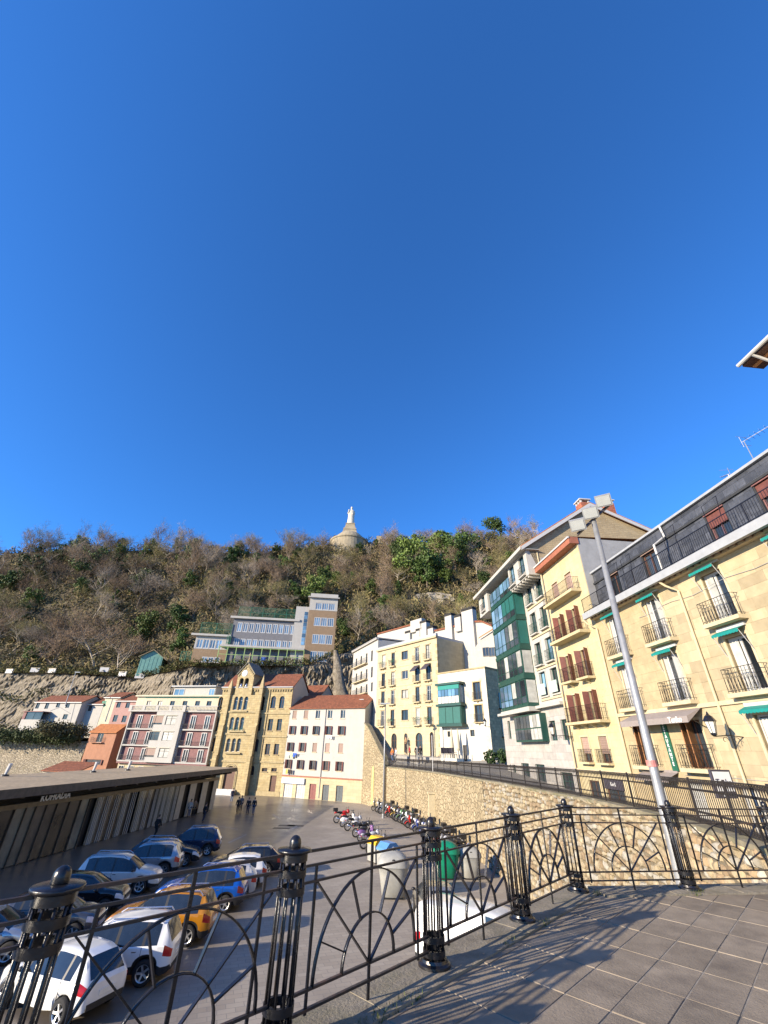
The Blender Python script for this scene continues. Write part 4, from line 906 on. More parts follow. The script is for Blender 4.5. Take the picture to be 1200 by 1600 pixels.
# ---- yellow sandstone house above the steps
Z = Zm(540,940,4.6154); q = atD(*Z(690,1105),70)
y_ = b = Bld('yellow_house', 'yellow sandstone apartment house with five storeys of balconies above the steps', 'house', (q.x,q.y), 143, 6.2)
xl = b.u(Z(222,700)); ev = b.v(Z(645,262)); top = b.v(Z(645,238)); ops = []
def vz(Y): return b.v(Z(600,Y))
colsX = [(272,342),(420,),(515,600)]
cx = [b.u(Z(X,640)) for X in (270,340,427,518,600)]
frows = [(b.v(Z(600,Yb)), b.v(Z(600,Yt))) for Yt, Yb in ((310,415),(460,565),(605,715),(760,885))]
for ri, (z0, z1) in enumerate(frows):
    for ci, xx in enumerate(cx):
        if ci == 2: ops.append((xx-.85,xx+.85,z0+.75,z1-.15))
        else: ops.append((xx-.5,xx+.5,z0,z1))
for i, o in enumerate(ops):
    ri, ci = divmod(i, 5); b.win(*o,.22,'fdark' if (ri+ci) % 3 else 'fwhite','pane' if (ri*3+ci) % 4 else 'panelit',1 if ci != 2 else 1,1 if ci != 2 else 0)
    if ci == 2: b.surround(*o,'ybld',.12)
    else:
        bo = b.balcony(o[0]-.38,o[1]+.38,o[2]-.02,.5,1.0,'ybld','iron_far',.16,1,.14); 
        MB().box(o[0]-.25,o[1]+.25,-.12,.02,o[3]+.1,o[3]+.25).build('hood_mould', MT['trim'], b.e)
        if ci in (3,4) and ri == 1:
            MB().add([(o[0]-.2,-.05,o[3]+.35),(o[1]+.2,-.05,o[3]+.35),(o[1]+.2,-1.1,o[3]-.55),(o[0]-.2,-1.1,o[3]-.55),(o[1]+.2,-1.1,o[3]-.75),(o[0]-.2,-1.1,o[3]-.75)], [(0,1,2,3),(3,2,4,5)]).build('awning', MT['signdark'], b.e)
        if (ri == 3 and ci in (1,3,4)) or (ri == 0 and ci < 2):
            m = MB(); rr = random.Random(i)
            for _ in range(120): p = Vector((rr.uniform(o[0]-.35,o[1]+.35), -.5+rr.uniform(-.15,.1), o[2]+rr.uniform(.55,1.1))); e1 = Vector([rr.uniform(-.1,.1) for _ in range(3)]); m.add([p,p+e1,p+Vector((e1.y,e1.z,e1.x))], [(0,1,2)])
            m.build('flower_box', MT['shutgreen'], b.e)
gops = []
for X0,X1,Yt in ((330,368,950),(422,447,950),(505,555,945),(608,636,940)): a, b2 = b.u(Z(X0,1010)), b.u(Z(X1,1010)); gops.append((a,b2,.3,b.v(Z((X0+X1)/2,Yt)),1))
b.wall(xl,0,0,ev,MT['ybld'],ops+gops,0,9,.22)
for o in gops: b.win(*o[:4],.22,'fbrown','pane',1,1,'arched_door')
for ri in range(4): z0 = frows[ri][0]; b.box('string_course', MT['trim'], xl,0,-.06,.02,z0-.3,z0-.16)
b.box('cornice', MT['ybld'], xl-.1,.15,-.35,.1,ev,ev+.3); b.box('parapet', MT['lead'], xl,0,-.15,.3,ev+.3,top+.2); b.box('roof', MT['lead'], xl,0,.3,9,ev,ev+.35)
m = MB()
for k in range(16): zz = 1+k*(ev-1.5)/16; m.box(-.35-.12*(k%2),.03,-.05,.4,zz,zz+(ev-1.5)/32)
m.build('quoin', MT['churchtrim'], b.e)
# ---- white house with balconies at the top of the steps
q = y_.o+y_.r*xl
b = Bld('white_balcony_house', 'white house with long shared balconies at the top of the steps', 'house', (q.x,q.y), 158, 6.2)
xl2 = b.u(Z(50,500)); ev = b.v(Z(130,330)); ops = []
for Yt, Yb in ((395,465),(505,575),(610,670)):
    z0, z1 = b.v(Z(110,Yb)), b.v(Z(110,Yt))
    for X in (78,112,150,188): xx = b.u(Z(X,(Yt+Yb)/2)); ops.append((xx-.45,xx+.45,z0,z1))
xs = b.u(Z(188,770)); ops.append((xs-.5,xs+.5,b.v(Z(188,825)),b.v(Z(188,735))))
b.wall(xl2,0,0,ev,MT['plwhite'],ops,0,10,.22)
for o in ops: b.win(*o,.22,'fdark','pane',1)
for k in range(3): o = ops[k*4]; o3 = ops[k*4+2]; b.balcony(o[0]-.5,o3[1]+.5,o[2],.7,1.0,'trim','iron_far',.16,3,.16)
b.box('cornice', MT['plwhite'], xl2-.2,.1,-.4,.1,ev,ev+.2); b.box('roof', MT['greyplaster'], xl2-.2,.1,-.45,10,ev+.2,ev+.4)
# ---- big white party wall with chimneys behind
q = y_.o+y_.i*7+y_.r*1.5
b = Bld('white_party_wall_house', 'tall white blind-walled house with chimneys behind the yellow house', 'house', (q.x,q.y), 143, 6.2)
xa, xm = b.u(Z(228,300)), b.u(Z(470,170)); xb = b.u(Z(935,200)); xe = b.u(Z(1060,200))
zz = lambda X, Y: b.v(Z(X,Y))
m = MB(); prof = [(xa,zz(228,240)),(xm,zz(470,175)),(b.u(Z(545,215)),zz(545,215)),(b.u(Z(655,215)),zz(655,215)),(xb,zz(935,150)),(b.u(Z(985,155)),zz(985,150)),(xe,zz(1060,180))]
m.xprism([(xa,0)]+prof+[(xe,0)], 0, 8); m.build('wall', MT['plwhite'], b.e)
m = MB()
for (u0,z0),(u1,z1) in zip(prof[:-1],prof[1:]): m.add([(u0,-.2,z0),(u1,-.2,z1),(u1,8,z1+.02),(u0,8,z0+.02),(u0,-.2,z0+.3),(u1,-.2,z1+.3),(u1,8,z1+.3),(u0,8,z0+.3)], [(3,2,1,0),(4,5,6,7),(0,1,5,4),(1,2,6,5),(3,0,4,7)])
m.build('roof', MT['roof'], b.e)
for X0,X1,Yt,Yb in ((715,762,110,520),(835,915,75,490),(785,828,118,180),(537,582,160,250),(592,630,198,250),(430,465,232,285),(508,535,215,260),(468,548,142,190)):
    a, b2 = b.u(Z(X0,Yt),-.5), b.u(Z(X1,Yt),-.5); z1 = b.v(Z(X0,Yt),-.5); z0 = b.v(Z(X0,Yb),-.5)
    ch_ = MB().box(a,b2,-.55,.5,z0-1,z1).build('chimney', MT['plwhite'], b.e)
    if X0 != 468: MB().box(a-.05,b2+.05,-.6,.55,z1,z1+.45).build('chimney_cap', MT['dark'], ch_)
# ---- little white gabled house
q = atD(*Z(945,470),69.5); b = Bld('orange_roof_house', 'little white house with orange roof between the chimneys and the green bay', 'house', (q.x,q.y), 122, 6)
xr = b.u(Z(1100,440)); ev = b.v(Z(960,330)); zt = b.v(Z(975,270)); m = MB(); m.xprism([(0,0),(0,ev),(b.u(Z(975,285)),zt),(xr,zt+1.2),(xr,0)], 0, 5); m.build('wall', MT['plwhite'], b.e)
for X in (1012,1055): xx = b.u(Z(X,360)); b.win(xx-.5,xx+.5,b.v(Z(X,395)),b.v(Z(X,330)),-.02,'fdark','pane',1)
u0 = b.u(Z(975,285)); MB().add([(u0-.2,-.4,zt),(xr,-.4,zt+1.2),(xr,2,zt+2.2),(u0-.2,2,zt+1.0),(u0-.2,-.4,zt+.15),(xr,-.4,zt+1.35),(xr,2,zt+2.35),(u0-.2,2,zt+1.15)], [(3,2,1,0),(4,5,6,7),(0,1,5,4),(1,2,6,5),(3,0,4,7)]).build('roof', MT['rooforange'], b.e)
# ---- old white house with green gallery
q = atD(*Z(1065,1140),60)
b = Bld('gallery_house', 'peeling white stone house with dark green glazed gallery', 'house', (q.x,q.y), 140, 6.3)
xl = b.u(Z(682,1000)); tp = b.v(Z(900,492)); ops = []
for Yt, Yb, X in ((580,710,948),(745,870,962)): xx = b.u(Z(X,(Yt+Yb)/2)); ops.append((xx-.6,xx+.6,b.v(Z(X,Yb)),b.v(Z(X,Yt))))
xx = b.u(Z(915,950)); ops.append((xx-.35,xx+.35,b.v(Z(915,972)),b.v(Z(915,925)))); xx = b.u(Z(745,955)); ops.append((xx-.25,xx+.25,b.v(Z(745,975)),b.v(Z(745,935))))
dr = (b.u(Z(848,1080)),b.u(Z(876,1080)),.3,b.v(Z(860,1035))); ops.append(dr)
b.wall(xl,0,0,tp,mat('peeling_plaster', (.52,.495,.43), .92, .1, 1.3, .01, 10, streak=.4, dirt=(.34,.28,.18), dsc=.55),ops,0,9,.25)
for o in ops[:4]: b.win(*o,.25,'fdark','pane',1)
for o in ops[:2]: b.surround(*o,'churchtrim',.15,-.04,False); b.balcony(o[0]-.15,o[1]+.15,o[2],.35,.95,'churchtrim','iron_far',.12,1)
b.box('door', MT['fdark'], dr[0],dr[1],.2,.24,dr[2],dr[3])
m = MB(); m.quad((.01,-.01,0),(.01,9,0),(.01,9,tp+.02),(.01,-.01,tp+.02)); m.build('side_wall', mat('brown_stone_side', (.6,.46,.26), .9, .2, 2, .01, 12, brick=(.7,.35,.015,.2,.7)), b.e)  # stone colour lightened and warmed to stand in for bounced light
for k, zz in enumerate((3.2,6.5)):
    for yq in (3.0,5.6):
        o = place(MB().box(-.55,.55,-.05,.03,0,1.9).mesh('side_window', MT['pane']), 'side_window', b.e, (.02,yq,zz)); o.rotation_euler = (0,0,rad(90)); MB().box(-.7,.7,-.5,.0,-.1,0).build('balcony', MT['iron_far'], o)
g0, g1 = b.u(Z(672,880),-.9), b.u(Z(835,880),-.9); gz0, gzm, gz1 = b.v(Z(760,892),-.9), b.v(Z(760,745),-.9), b.v(Z(760,590),-.9)
gal = MB().box(g0,g1,-.88,0,gz0,gz1).build('gallery', MT['gfr'], b.e)
for zz in (gz0,gzm,gz1): b.box('gallery_cornice', MT['gfr'], g0-.25,g1+.3,-1.15,.02,zz-.14,zz+.14)
wd = (g1-g0)/3.05
for k in range(3):
    a = g0+.08+k*wd
    if k < 3: MB().box(a,a+wd-.1,-.93,-.88,gz0+.25,gzm-.3).build('blind', MT['blindgreen'], gal)
n = 6
for k in range(n):
    a = g0+.1+k*(g1-g0-.2)/n; e_ = a+(g1-g0-.2)/n-.08; MB().box(a,e_,-.93,-.88,gzm+.25,gzm+1.1).build('panel', MT['fwhite'], gal); MB().box(a,e_,-.93,-.88,gzm+1.15,gz1-.75).build('pane', MT['paneblue'], gal)
MB().box(g0+.05,g1-.05,-.95,-.88,gz1-.72,gz1-.2).build('awning', MT['teal'], gal)
for k in range(3): MB().box(g1-.01,g1+.04,-.8+k*.27,-.58+k*.27,gzm+.3,gz1-.3).build('pane', MT['paneblue'], gal); MB().box(g1-.01,g1+.04,-.8+k*.27,-.58+k*.27,gz0+.3,gzm-.3).build('blind', MT['blindgreen'], gal)
for s0 in (0,.5): MB().box(g0-.2,g0-.05,-.1,.02,0,gz0).build('downpipe', MT['lead'], b.e) if s0 == 0 else None
b.box('coping', MT['churchtrim'], xl-.1,.1,-.12,9,tp,tp+.18)
# folded parasols and chairs in front
for k, X in enumerate((765,810)):
    q = b.o+b.r*b.u(Z(X,1000),-1.5)+b.i*-1.5; zt = b.v(Z(X,915),-1.5); u = thing('folded_parasol', ('folded cream parasol nearer the yellow house','folded cream parasol nearer the little door')[k], 'parasol', (q.x,q.y,6.95), group='folded cafe parasols')
    MB().lathe([(.05,.0),(.05,.9)], 8).build('pole', MT['lampbody'], u); MB().lathe([(.17,.85),(.26,1.1),(.22,1.8),(.14,2.6),(.05,zt-.7+.0),(.01,zt-.6)], 10).build('canopy', MT['plcream'], u)
for k in range(5):
    X = 705+k*20; q = b.o+b.r*b.u(Z(X,1085),-2.4)+b.i*(-2.4); cc = thing('cafe_chair', 'dark stacked cafe chair number %s from the yellow house side' % ('one','two','three','four','five')[k], 'chair', (q.x,q.y,6.95), R_.uniform(0,1), group='dark cafe chairs before the gallery house')
    MB().box(-.24,.24,-.22,.22,.42,.47).box(-.24,.24,-.22,.22,.6,.65).build('seat', MT['signdark'], cc); MB().box(-.24,.24,.2,.24,.5,1.15).build('backrest', MT['signdark'], cc)
    for sx in (-.2,.2):
        for sy in (-.18,.2): MB().box(sx-.02,sx+.02,sy-.02,sy+.02,0,.44).build('leg', MT['signdark'], cc)
GH = b
# ---------------------------------------------------------------- the street front on the right
SO = (15.4,22.3); SZ = 4.3; SR = 175
def lantern_on(b, x, z, arm, label):
    q = b.o+b.r*x+Vector((0,0,z)); t = thing('wall_lantern', label, 'street lamp', q, math.atan2(b.r.y,b.r.x), 'bracket lanterns on the house fronts')
    m = MB(); m.tube([(0,0,-.3),(0,0,.3)], .03, 6).tube([(0,0,0),(0,-arm*.5,.06),(0,-arm,.0)], .022, 6)
    for k in range(2):
        cy = -arm*(.3+.38*k); m.tube([(0,cy+.16*math.cos(a)*(1-i/14),-.14+.16*math.sin(a)*(1-i/14)) for i, a in enumerate(np.linspace(0,4.5,11))], .012, 4)
    m.build('bracket', MT['iron'], t)
    g = MB().lathe([(.11,.08),(.2,.52)], 6, (0,-arm,.05)).build('lantern_glass', mat('lantern_glass', (.62,.62,.56), .2, .1, 5), t)
    m = MB(); m.lathe([(.04,-.06),(.12,.02),(.12,.08)], 6, (0,-arm,.05)); m.lathe([(.27,.52),(.24,.56),(.14,.72),(.06,.78),(.02,.9)], 6, (0,-arm,.05))
    for k in range(6): a = 2*math.pi*k/6; m.tube([(.11*math.cos(a),-arm+.11*math.sin(a),.13),(.2*math.cos(a),-arm+.2*math.sin(a),.57)], .012, 4)
    m.build('lantern_frame', MT['iron'], t); return t
def rect_minus(rects, o):
    out = []
    for a,b2,c,e in rects:
        if o[1] <= a or o[0] >= b2 or o[3] <= c or o[2] >= e: out.append((a,b2,c,e)); continue
        if o[0] > a: out.append((a,o[0],c,e))
        if o[1] < b2: out.append((o[1],b2,c,e))
        a2, b3 = max(a,o[0]), min(b2,o[1])
        if o[2] > c: out.append((a2,b3,c,o[2]))
        if o[3] < e: out.append((a2,b3,o[3],e))
    return [r for r in out if r[1]-r[0] > .04 and r[3]-r[2] > .04]
# ---- ashlar restaurant house
b = Bld('restaurant_house', 'long sand-coloured ashlar house with teal awnings and slate attic over a restaurant', 'house', SO, SR, SZ)
XL, XR, GZ = -5.9, 10.0, 11.45; cols = (-3.85,-.12,4.05,8.05); ops = []
for z0, z1, ww in ((8.78,11.05,1.15),(5.8,8.05,1.15),(2.93,4.95,1.2)):
    for k, c in enumerate(cols): ops.append((c-ww/2,c+ww/2,z0,z1))
gops = [(-4.4,-3.3,.05,2.3),(-1.6,-.6,.05,2.3),(1.4,2.4,.05,2.3),(5.0,6.1,.05,2.3),(7.5,8.6,.05,2.3)]
b.wall(XL,XR,0,GZ,MT['tenko'],ops+gops,0,10,.25)
cube = MB().box(-.5,.5,-.5,.5,-.5,.5); bv = bmesh.new(); cm = cube.mesh('block', MT['ashlar']); bv.from_mesh(cm); bmesh.ops.bevel(bv, geom=bv.edges[:], offset=.012, segments=1, affect='EDGES'); bv.to_mesh(cm); bv.free()
blocks = []; rr = random.Random(8); z = .0
while z < GZ-.05:
    hh = min(rr.choice((.42,.46,.5)), GZ-z); x = XL+.01-rr.uniform(0,.5)
    while x < XR:
        L_ = rr.uniform(.7,1.35); rs = [(max(x,XL+.005),min(x+L_,XR-.005),z,z+hh)]
        for o in ops+gops: rs = rect_minus(rs, o)
        blocks += rs; x += L_
    z += hh
eyeL = EYE-b.o
blocks.sort(key=lambda t: (t[0]-eyeL.dot(b.r))**2+.0*t[2]); rest = MB()
for k, (a,b2,c,e) in enumerate(blocks):
    g = .005; y = -.028+rr.uniform(-.004,.004)
    if k < 300: place(cm, 'ashlar_block', b.e, ((a+b2)/2,y+.012,(c+e)/2), 0, (b2-a-g,.05,e-c-g))
    else: rest.box(a+g/2,b2-g/2,y-.012,.0,c+g/2,e-g/2)
o = rest.build('ashlar_blocks', mat('ashlar_block_far', (.37,.295,.172), .9, .16, 2.0, .006, 28, dirt=(.285,.22,.125), dsc=.7), b.e); o['kind'] = 'stuff'
b.box('string_course', MT['trim'], XL,XR,-.14,.0,5.42,5.6)
for i, o in enumerate(ops):
    ri, ci = divmod(i, 4); x0, x1, z0, z1 = o
    white = ri < 2
    b.win(x0,x1,z0,z1,.22,'fwhite' if white or ci > 1 else 'fbrown','pane',1,0,'window',.11 if white else .07)
    b.surround(x0,x1,z0,z1,'trim',.12,-.06,False)
    if white and ci < 2:                     # folded white shutters standing half open
        for k in range(3): s_ = MB().box(-.02,.02,0,.26,0,z1-z0-.04).build('shutter_leaf', MT['fwhite'], b.e, loc=(x0+.16+k*.33,-.1,z0+.02)); s_.rotation_euler = (0,0,rad(25 if k % 2 else -20))
    elif ri == 2 and ci < 2:
        for k in (0,1): s_ = MB().box(-.02,.02,0,.5,0,z1-z0-.04).build('shutter_leaf', mat('orange_wood', (.30,.13,.045), .5, .2, 6), b.e, loc=(x0+.15+k*.38,-.28,z0+.02)); s_.rotation_euler = (0,0,rad(20))
    else:
        MB().box(x0+.14,x0+.5,.1,.12,z0+.1,z1-.12).build('curtain', MT['panelit'], b.e)
    if not (ri == 2 and ci > 1): b.balcony(x0-.42,x1+.42,z0-.02,.5,.98,'trim','iron',.17,0,.17,True)
    if ri < 2 or ci > 1:
        aw = MB(); za = z1+.22; aw.add([(x0-.15,-.05,za+.14),(x1+.15,-.05,za+.14),(x1+.15,-.5,za-.06),(x0-.15,-.5,za-.06)], [(0,1,2,3)]); n = 9
        for k in range(n): xa, xb = x0-.15+(x1-x0+.3)*k/n, x0-.15+(x1-x0+.3)*(k+1)/n; aw.add([(xa,-.5,za-.06),(xb,-.5,za-.06),(xb,-.51,za-.17),((xa+xb)/2,-.515,za-.21),(xa,-.51,za-.17)], [(0,1,2,3,4)])
        ao = aw.build('awning', MT['teal'], b.e); MB().box(x0-.17,x1+.17,-.14,-.03,za+.1,za+.24).build('awning_case', MT['fwhite'], ao)
        for xx in (x0-.13,x1+.13): MB().tube([(xx,-.5,za-.06),(xx,-.06,za-1.0)], .014, 4).build('awning_arm', MT['fwhite'], ao)
for k, o in enumerate(gops):
    b.win(*o,.2,'fwhite','panelit',1,1,'shop_door')
# cornice, slate attic
b.box('cornice', MT['trim'], XL,XR,-.35,.1,GZ,GZ+.12); b.box('fascia', MT['lead'], XL-.1,XR,-.82,-.62,GZ+.02,GZ+.42); b.box('terrace_slab', MT['lead'], XL-.1,XR,-.62,3,GZ+.2,GZ+.32)
raf = MB().box(-.05,.05,-.66,0,-.14,.0).mesh('rafter', MT['fbrown'])
for x in np.arange(XL+.3, XR, .42): place(raf, 'rafter', b.e, (x,0,GZ+.19))
AT = 14.9; AY = .62; aops = []
for X0,X1,Y0,Y1 in ((215,285,1035,1180),(430,512,890,1045),(820,945,590,790),(1128,1260,370,560)):
    c0 = b.u((900+(X0+X1)/8,640+(Y0+Y1)/8),AY); aops.append((c0-.55,c0+.55,GZ+.5,GZ+2.55))
b.wall(XL,XR,GZ+.3,AT,MT['slateback'],aops,AY,8,.2,'attic_wall')
for k, o in enumerate(aops):
    b.win(*o,AY+.2,'maroon' if k > 1 else 'fbrown','pane',1); b.box('window_surround', MT['blind' if k < 2 else 'maroon'], o[0]-.06,o[1]+.06,AY-.06,AY+.05,o[3],o[3]+.12)
    if k > 1: b.blind(o[0],o[1],o[3]-.7,o[3],AY+.05,'shutbrown')
tm = MB().box(0,1,-.02,0,0,1).mesh('slate_tile', MT['slate']); tl = []; z = GZ+.32; k = 0
while z < AT-.02:
    hh = min(.36, AT-z); x = XL-(.3 if k % 2 else 0)
    while x < XR:
        rs = [(max(x,XL),min(x+.6,XR),z,z+hh)]
        for o in aops: rs = rect_minus(rs, (o[0]-.06,o[1]+.06,o[2],o[3]+.12))
        tl += rs; x += .6
    z += hh; k += 1
tl.sort(key=lambda t: -t[0]); rest = MB()
for k, (a,b2,c,e) in enumerate([t for t in tl if t[0] < 9.2]):
    if k < 300: place(tm, 'slate_tile', b.e, (a+.004,AY-.004-rr.uniform(0,.01),c+.004), 0, (b2-a-.008,1,e-c-.008))
    else: rest.box(a+.004,b2-.004,AY-.03-rr.uniform(0,.008),AY-.004,c+.004,e-.004)
if rest.v: o = rest.build('slate_tiles', mat('slate_far', (.05,.054,.063), .5, .35, 5, .006, 30), b.e); o['kind'] = 'stuff'
b.box('attic_edge', MT['lead'], XL-.05,XR,AY-.18,AY+.4,AT,AT+.13); b.box('attic_gutter', MT['slateback'], XL,XR,AY-.12,AY-.03,GZ+2.62,GZ+2.74)
m = MB(); zr = GZ+.42
for zz in (.98,.1): m.box(XL-.05,XR,-.70,-.67,zr+zz,zr+zz+.035)
for x in np.arange(XL, XR, .125): m.box(x-.007,x+.007,-.692,-.678,zr,zr+1.0)
for x in np.arange(XL, XR, 1.9): m.box(x-.016,x+.016,-.70,-.668,zr-.05,zr+1.02)
m.build('attic_railing', MT['iron'], b.e)
for x in (-2.2,-.9,2.8,5.6): MB().tube([(x,-.68,zr),(x,-.68,zr+1.9),(x+.9,-.68,zr+1.95),(x+.75,-.68,zr+1.0)], .016, 4).build('clothes_frame', MT['iron'], b.e)
MB().tube([(1.95,-.6,zr+.05),(1.95,-.6,zr+1.6),(1.75,.4,zr+2.3),(1.6,.45,AT+.05)], .06, 8).build('vent_pipe', MT['fwhite'], b.e)
for x in (2.0,-5.75): MB().tube([(x-.5,-.7,GZ+.1),(x-.3,-.5,GZ-.25),(x,-.14,GZ-.6),(x,-.14,.1)], .06, 8).build('downpipe', MT['trim'], b.e)
# cables along the wall
for zz, dz_ in ((2.62,.05),(2.45,.18),(GZ-1.0,.25)):
    xs = np.arange(-1.5, 9.5, .7); MB().tube([(x,-.07,zz+dz_*math.sin(x*1.7)*.3) for x in xs], .012, 4).build('wall_cable', MT['greyplaster'], b.e)
# big awning over the restaurant with its name
aw = thing('restaurant_awning', 'grey cloth awning lettered Tenko over the restaurant windows', 'awning', b.o+Vector((0,0,5.1)), math.atan2(b.r.y,b.r.x))
x0, x1 = -4.3, .95; MB().add([(x0,-.1,.35),(x1,-.1,.35),(x1,-1.0,-.05),(x0,-1.0,-.05),(x0,-1.0,-.32),(x1,-1.0,-.32)], [(0,1,2,3),(3,2,5,4)]).add([(x0,-.1,.35),(x0,-1.0,-.05),(x0,-1.0,-.32)], [(0,1,2)]).add([(x1,-.1,.35),(x1,-1.0,-.05),(x1,-1.0,-.32)], [(0,1,2)]).build('cloth', MT['greyawn'], aw)
text('Tenko', .36, (.15,-1.025,-.18), aw, MT['signwhite'], bold=.006, depth=.004)
for xx in (x0+.1,x1-.1): MB().tube([(xx,-.95,-.05),(xx,-.1,-.5)], .02, 6).build('arm', MT['iron'], aw)
aw2 = thing('lower_awning', 'second grey cloth awning below, behind the street railing', 'awning', b.o+Vector((0,0,2.35))+b.r*-3.2, math.atan2(b.r.y,b.r.x))
MB().add([(-1.3,-.05,.35),(1.3,-.05,.35),(1.3,-.75,0.05),(-1.3,-.75,0.05),(-1.3,-.75,-.1),(1.3,-.75,-.1)], [(0,1,2,3),(3,2,5,4)]).build('cloth', MT['greyawn'], aw2); MB().box(-1.3,1.3,-.12,-.03,.32,.42).build('case', MT['greyawn'], aw2)
sg = thing('restaurant_sign', 'tall green board reading RESTAURANTE between two windows', 'sign', b.o+b.r*-2.0+Vector((0,0,2.9)), math.atan2(b.r.y,b.r.x))
MB().box(-.2,.2,-.12,-.05,-.15,2.35).build('board', MT['signgreen'], sg)
for k, chh in enumerate('RESTAURANTE'): text(chh, .23, (0,-.125,2.2-k*.205), sg, MT['signwhite'], name='letter', bold=.006, depth=.003)
lantern_on(b, 2.6, 4.15, 1.35, 'black lantern on scrolled bracket beside the Tenko awning')
# standing sign
px0 = G(1133,1262,5.45); sgn = thing('standing_sign', 'dark framed standing sign board lettered Tenko behind the street railing', 'sign', (12.4,17.2,5.0), rad(12))
q = EYE+ray(1130,1226)*(17.2/ray(1130,1226).y); sgn.location = (q.x, q.y, q.z-1.55)
MB().box(-.42,.42,-.05,.05,1.15,2.0).build('frame', MT['signdark'], sgn); MB().box(-.36,.36,-.058,-.045,1.36,1.94).build('face', MT['signwhite'], sgn); MB().tube([(0,0,0),(0,0,1.2)], .035, 8).build('post', MT['iron'], sgn)
text('Tenko', .26, (0,-.064,1.62), sgn, MT['signdark'], bold=.004, depth=.003); text('BAR  \u2022 \u2022', .12, (0,-.056,1.24), sgn, MT['signwhite'], depth=.003)
# antennas
def antenna(pos, label, s=1.0, rz=0):
    t = thing('tv_antenna', label, 'antenna', pos, rz); MB().tube([(0,0,0),(0,0,2.3*s)], .02, 6).build('mast', MT['galv'], t)
    m = MB(); z = 2.3*s; m.tube([(-.1,0,z),(1.2*s,0,z+.12)], .014, 4)
    for k in range(5): x = (.15+.22*k)*s; m.tube([(x,-.28*s,z+.02*k),(x,.28*s,z+.02*k)], .009, 4)
    m.tube([(-.1,0,z-.3),(-.1,0,z+.35)], .012, 4).tube([(-.12,-.3,z+.28),(.1,.3,z+.28)], .009, 4).tube([(-.12,-.3,z-.25),(.1,.3,z-.25)], .009, 4); m.build('aerial', MT['galv'], t)
q = b.o+b.r*6.6+b.i*2.2+Vector((0,0,AT+.1)); antenna(q, 'tall white television antenna above the slate attic', 1.0, rad(-65))
q = b.o+b.r*5.7+b.i*1.5+Vector((0,0,AT+.1)); antenna(q, 'short white television antenna lying low over the slate attic edge', .35, rad(100))
# ---- taller house at the frame edge
b = Bld('corner_house', 'tall house at the photo edge showing only its overhanging eave and white gutter', 'house', SO, SR, SZ)
ez = 18.1; b.box('wall', MT['ashlar'], 10.95,26,.02,10,0,ez-.1); m = MB()
m.add([(10.3,-1.0,ez),(26,-1.0,ez),(26,5,ez+2.6),(10.3,5,ez+2.6),(10.3,-1.0,ez+.2),(26,-1.0,ez+.2),(26,5,ez+2.8),(10.3,5,ez+2.8)], [(3,2,1,0),(4,5,6,7),(0,1,5,4),(1,2,6,5),(3,0,4,7)]).build('roof', MT['roof'], b.e)
b.box('soffit', MT['fbrown'], 10.32,26,-.96,.0,ez-.1,ez-.02); b.box('eave_board', mat('orange_board', (.52,.25,.10), .6, .15, 4), 10.4,26,-.6,-.45,ez-.16,ez-.1); MB().tube([(10.25,-1.08,ez+.02),(26,-1.08,ez+.02)], .09, 8).build('gutter', MT['fwhite'], b.e); MB().tube([(10.9,-1.05,ez-.05),(10.95,-.5,ez-.4),(11.0,-.1,ez-.7),(11.0,-.1,ez-6)], .06, 8).build('downpipe', MT['fwhite'], b.e)
# ---- narrow bright yellow house
b = Bld('narrow_yellow_house', 'narrow bright yellow house with maroon shutters and iron balconies', 'house', SO, SR, SZ)
XL, XR = -12.05, -5.93; ev = 17.35; cx = (-10.35,-8.1); rows = (14.05,11.05,8.05,5.35,2.95); hs = (1.75,1.95,1.9,1.85,1.5); ops = []
for z0, hh in zip(rows, hs):
    for c in cx: ops.append((c-.5,c+.5,z0,z0+hh))
gops = [(-10.9,-9.6,.3,1.9),(-8.9,-7.0,.3,1.95)]
b.wall(XL,XR,0,ev,MT['ynarrow'],ops+gops,0,10,.22)
b.box('side_wall', MT['greyplaster'], XR-.01,XR+.03,.05,10,11,ev+.5)
for i, o in enumerate(ops):
    ri = i//2; b.win(*o,.22,'fbrown','pane',1,1)
    b.surround(*o,'trim',.1,-.04,False)
    if ri in (1,2,3): b.shutters(*o,'shutbrown',-.05,.4,1.25 if ri != 2 else 1.1)
    if ri == 0: b.blind(o[0],o[1],o[2]+.1,o[3],.08,'blind')
    if ri == 4: b.blind(o[0]+.02,o[1]-.02,o[2]+.5,o[3],.06,'blind')
    if ri == 2: b.balcony(o[0]-.3,o[1]+.3,o[2],.6,.95,'ynarrow','iron',.14,1,.11)
    if ri == 4: b.balcony(o[0]-.2,o[1]+.2,o[2],.4,.75,'ynarrow','iron',.12,0,.11)
b.balcony(-11.45,-6.7,rows[0],.8,.95,'ynarrow','iron',.2,0,.12,False); b.balcony(-11.4,-6.75,rows[1],.8,.95,'ynarrow','iron',.2,0,.12); b.balcony(-11.35,-6.8,rows[3],.7,.95,'ynarrow','iron',.16,4,.12)
for o in gops: b.win(*o,.2,'fbrown','pane',1,0,'shop_window')
MB().box(-8.95,-6.95,-.05,.02,1.55,2.1).build('shop_sign', MT['signdark'], b.e); text('BAR', .3, (-7.95,-.06,1.82), b.e, MT['signwhite'], depth=.004)
b.box('eave', MT['roofred'], XL-.1,XR+.1,-.65,.1,ev,ev+.55); MB().add([(XL-.1,-.65,ev+.56),(XR+.1,-.65,ev+.56),(XR+.1,9.9,ev+.9),(XL-.1,9.9,ev+.9)], [(0,1,2,3)]).build('roof', MT['rooforange'], b.e)
b.box('gutter', MT['fwhite'], XL-.1,XR+.15,-.74,-.62,ev+.42,ev+.55); b.box('string_course', MT['trim'], XL,XR,-.1,.02,2.4,2.55)
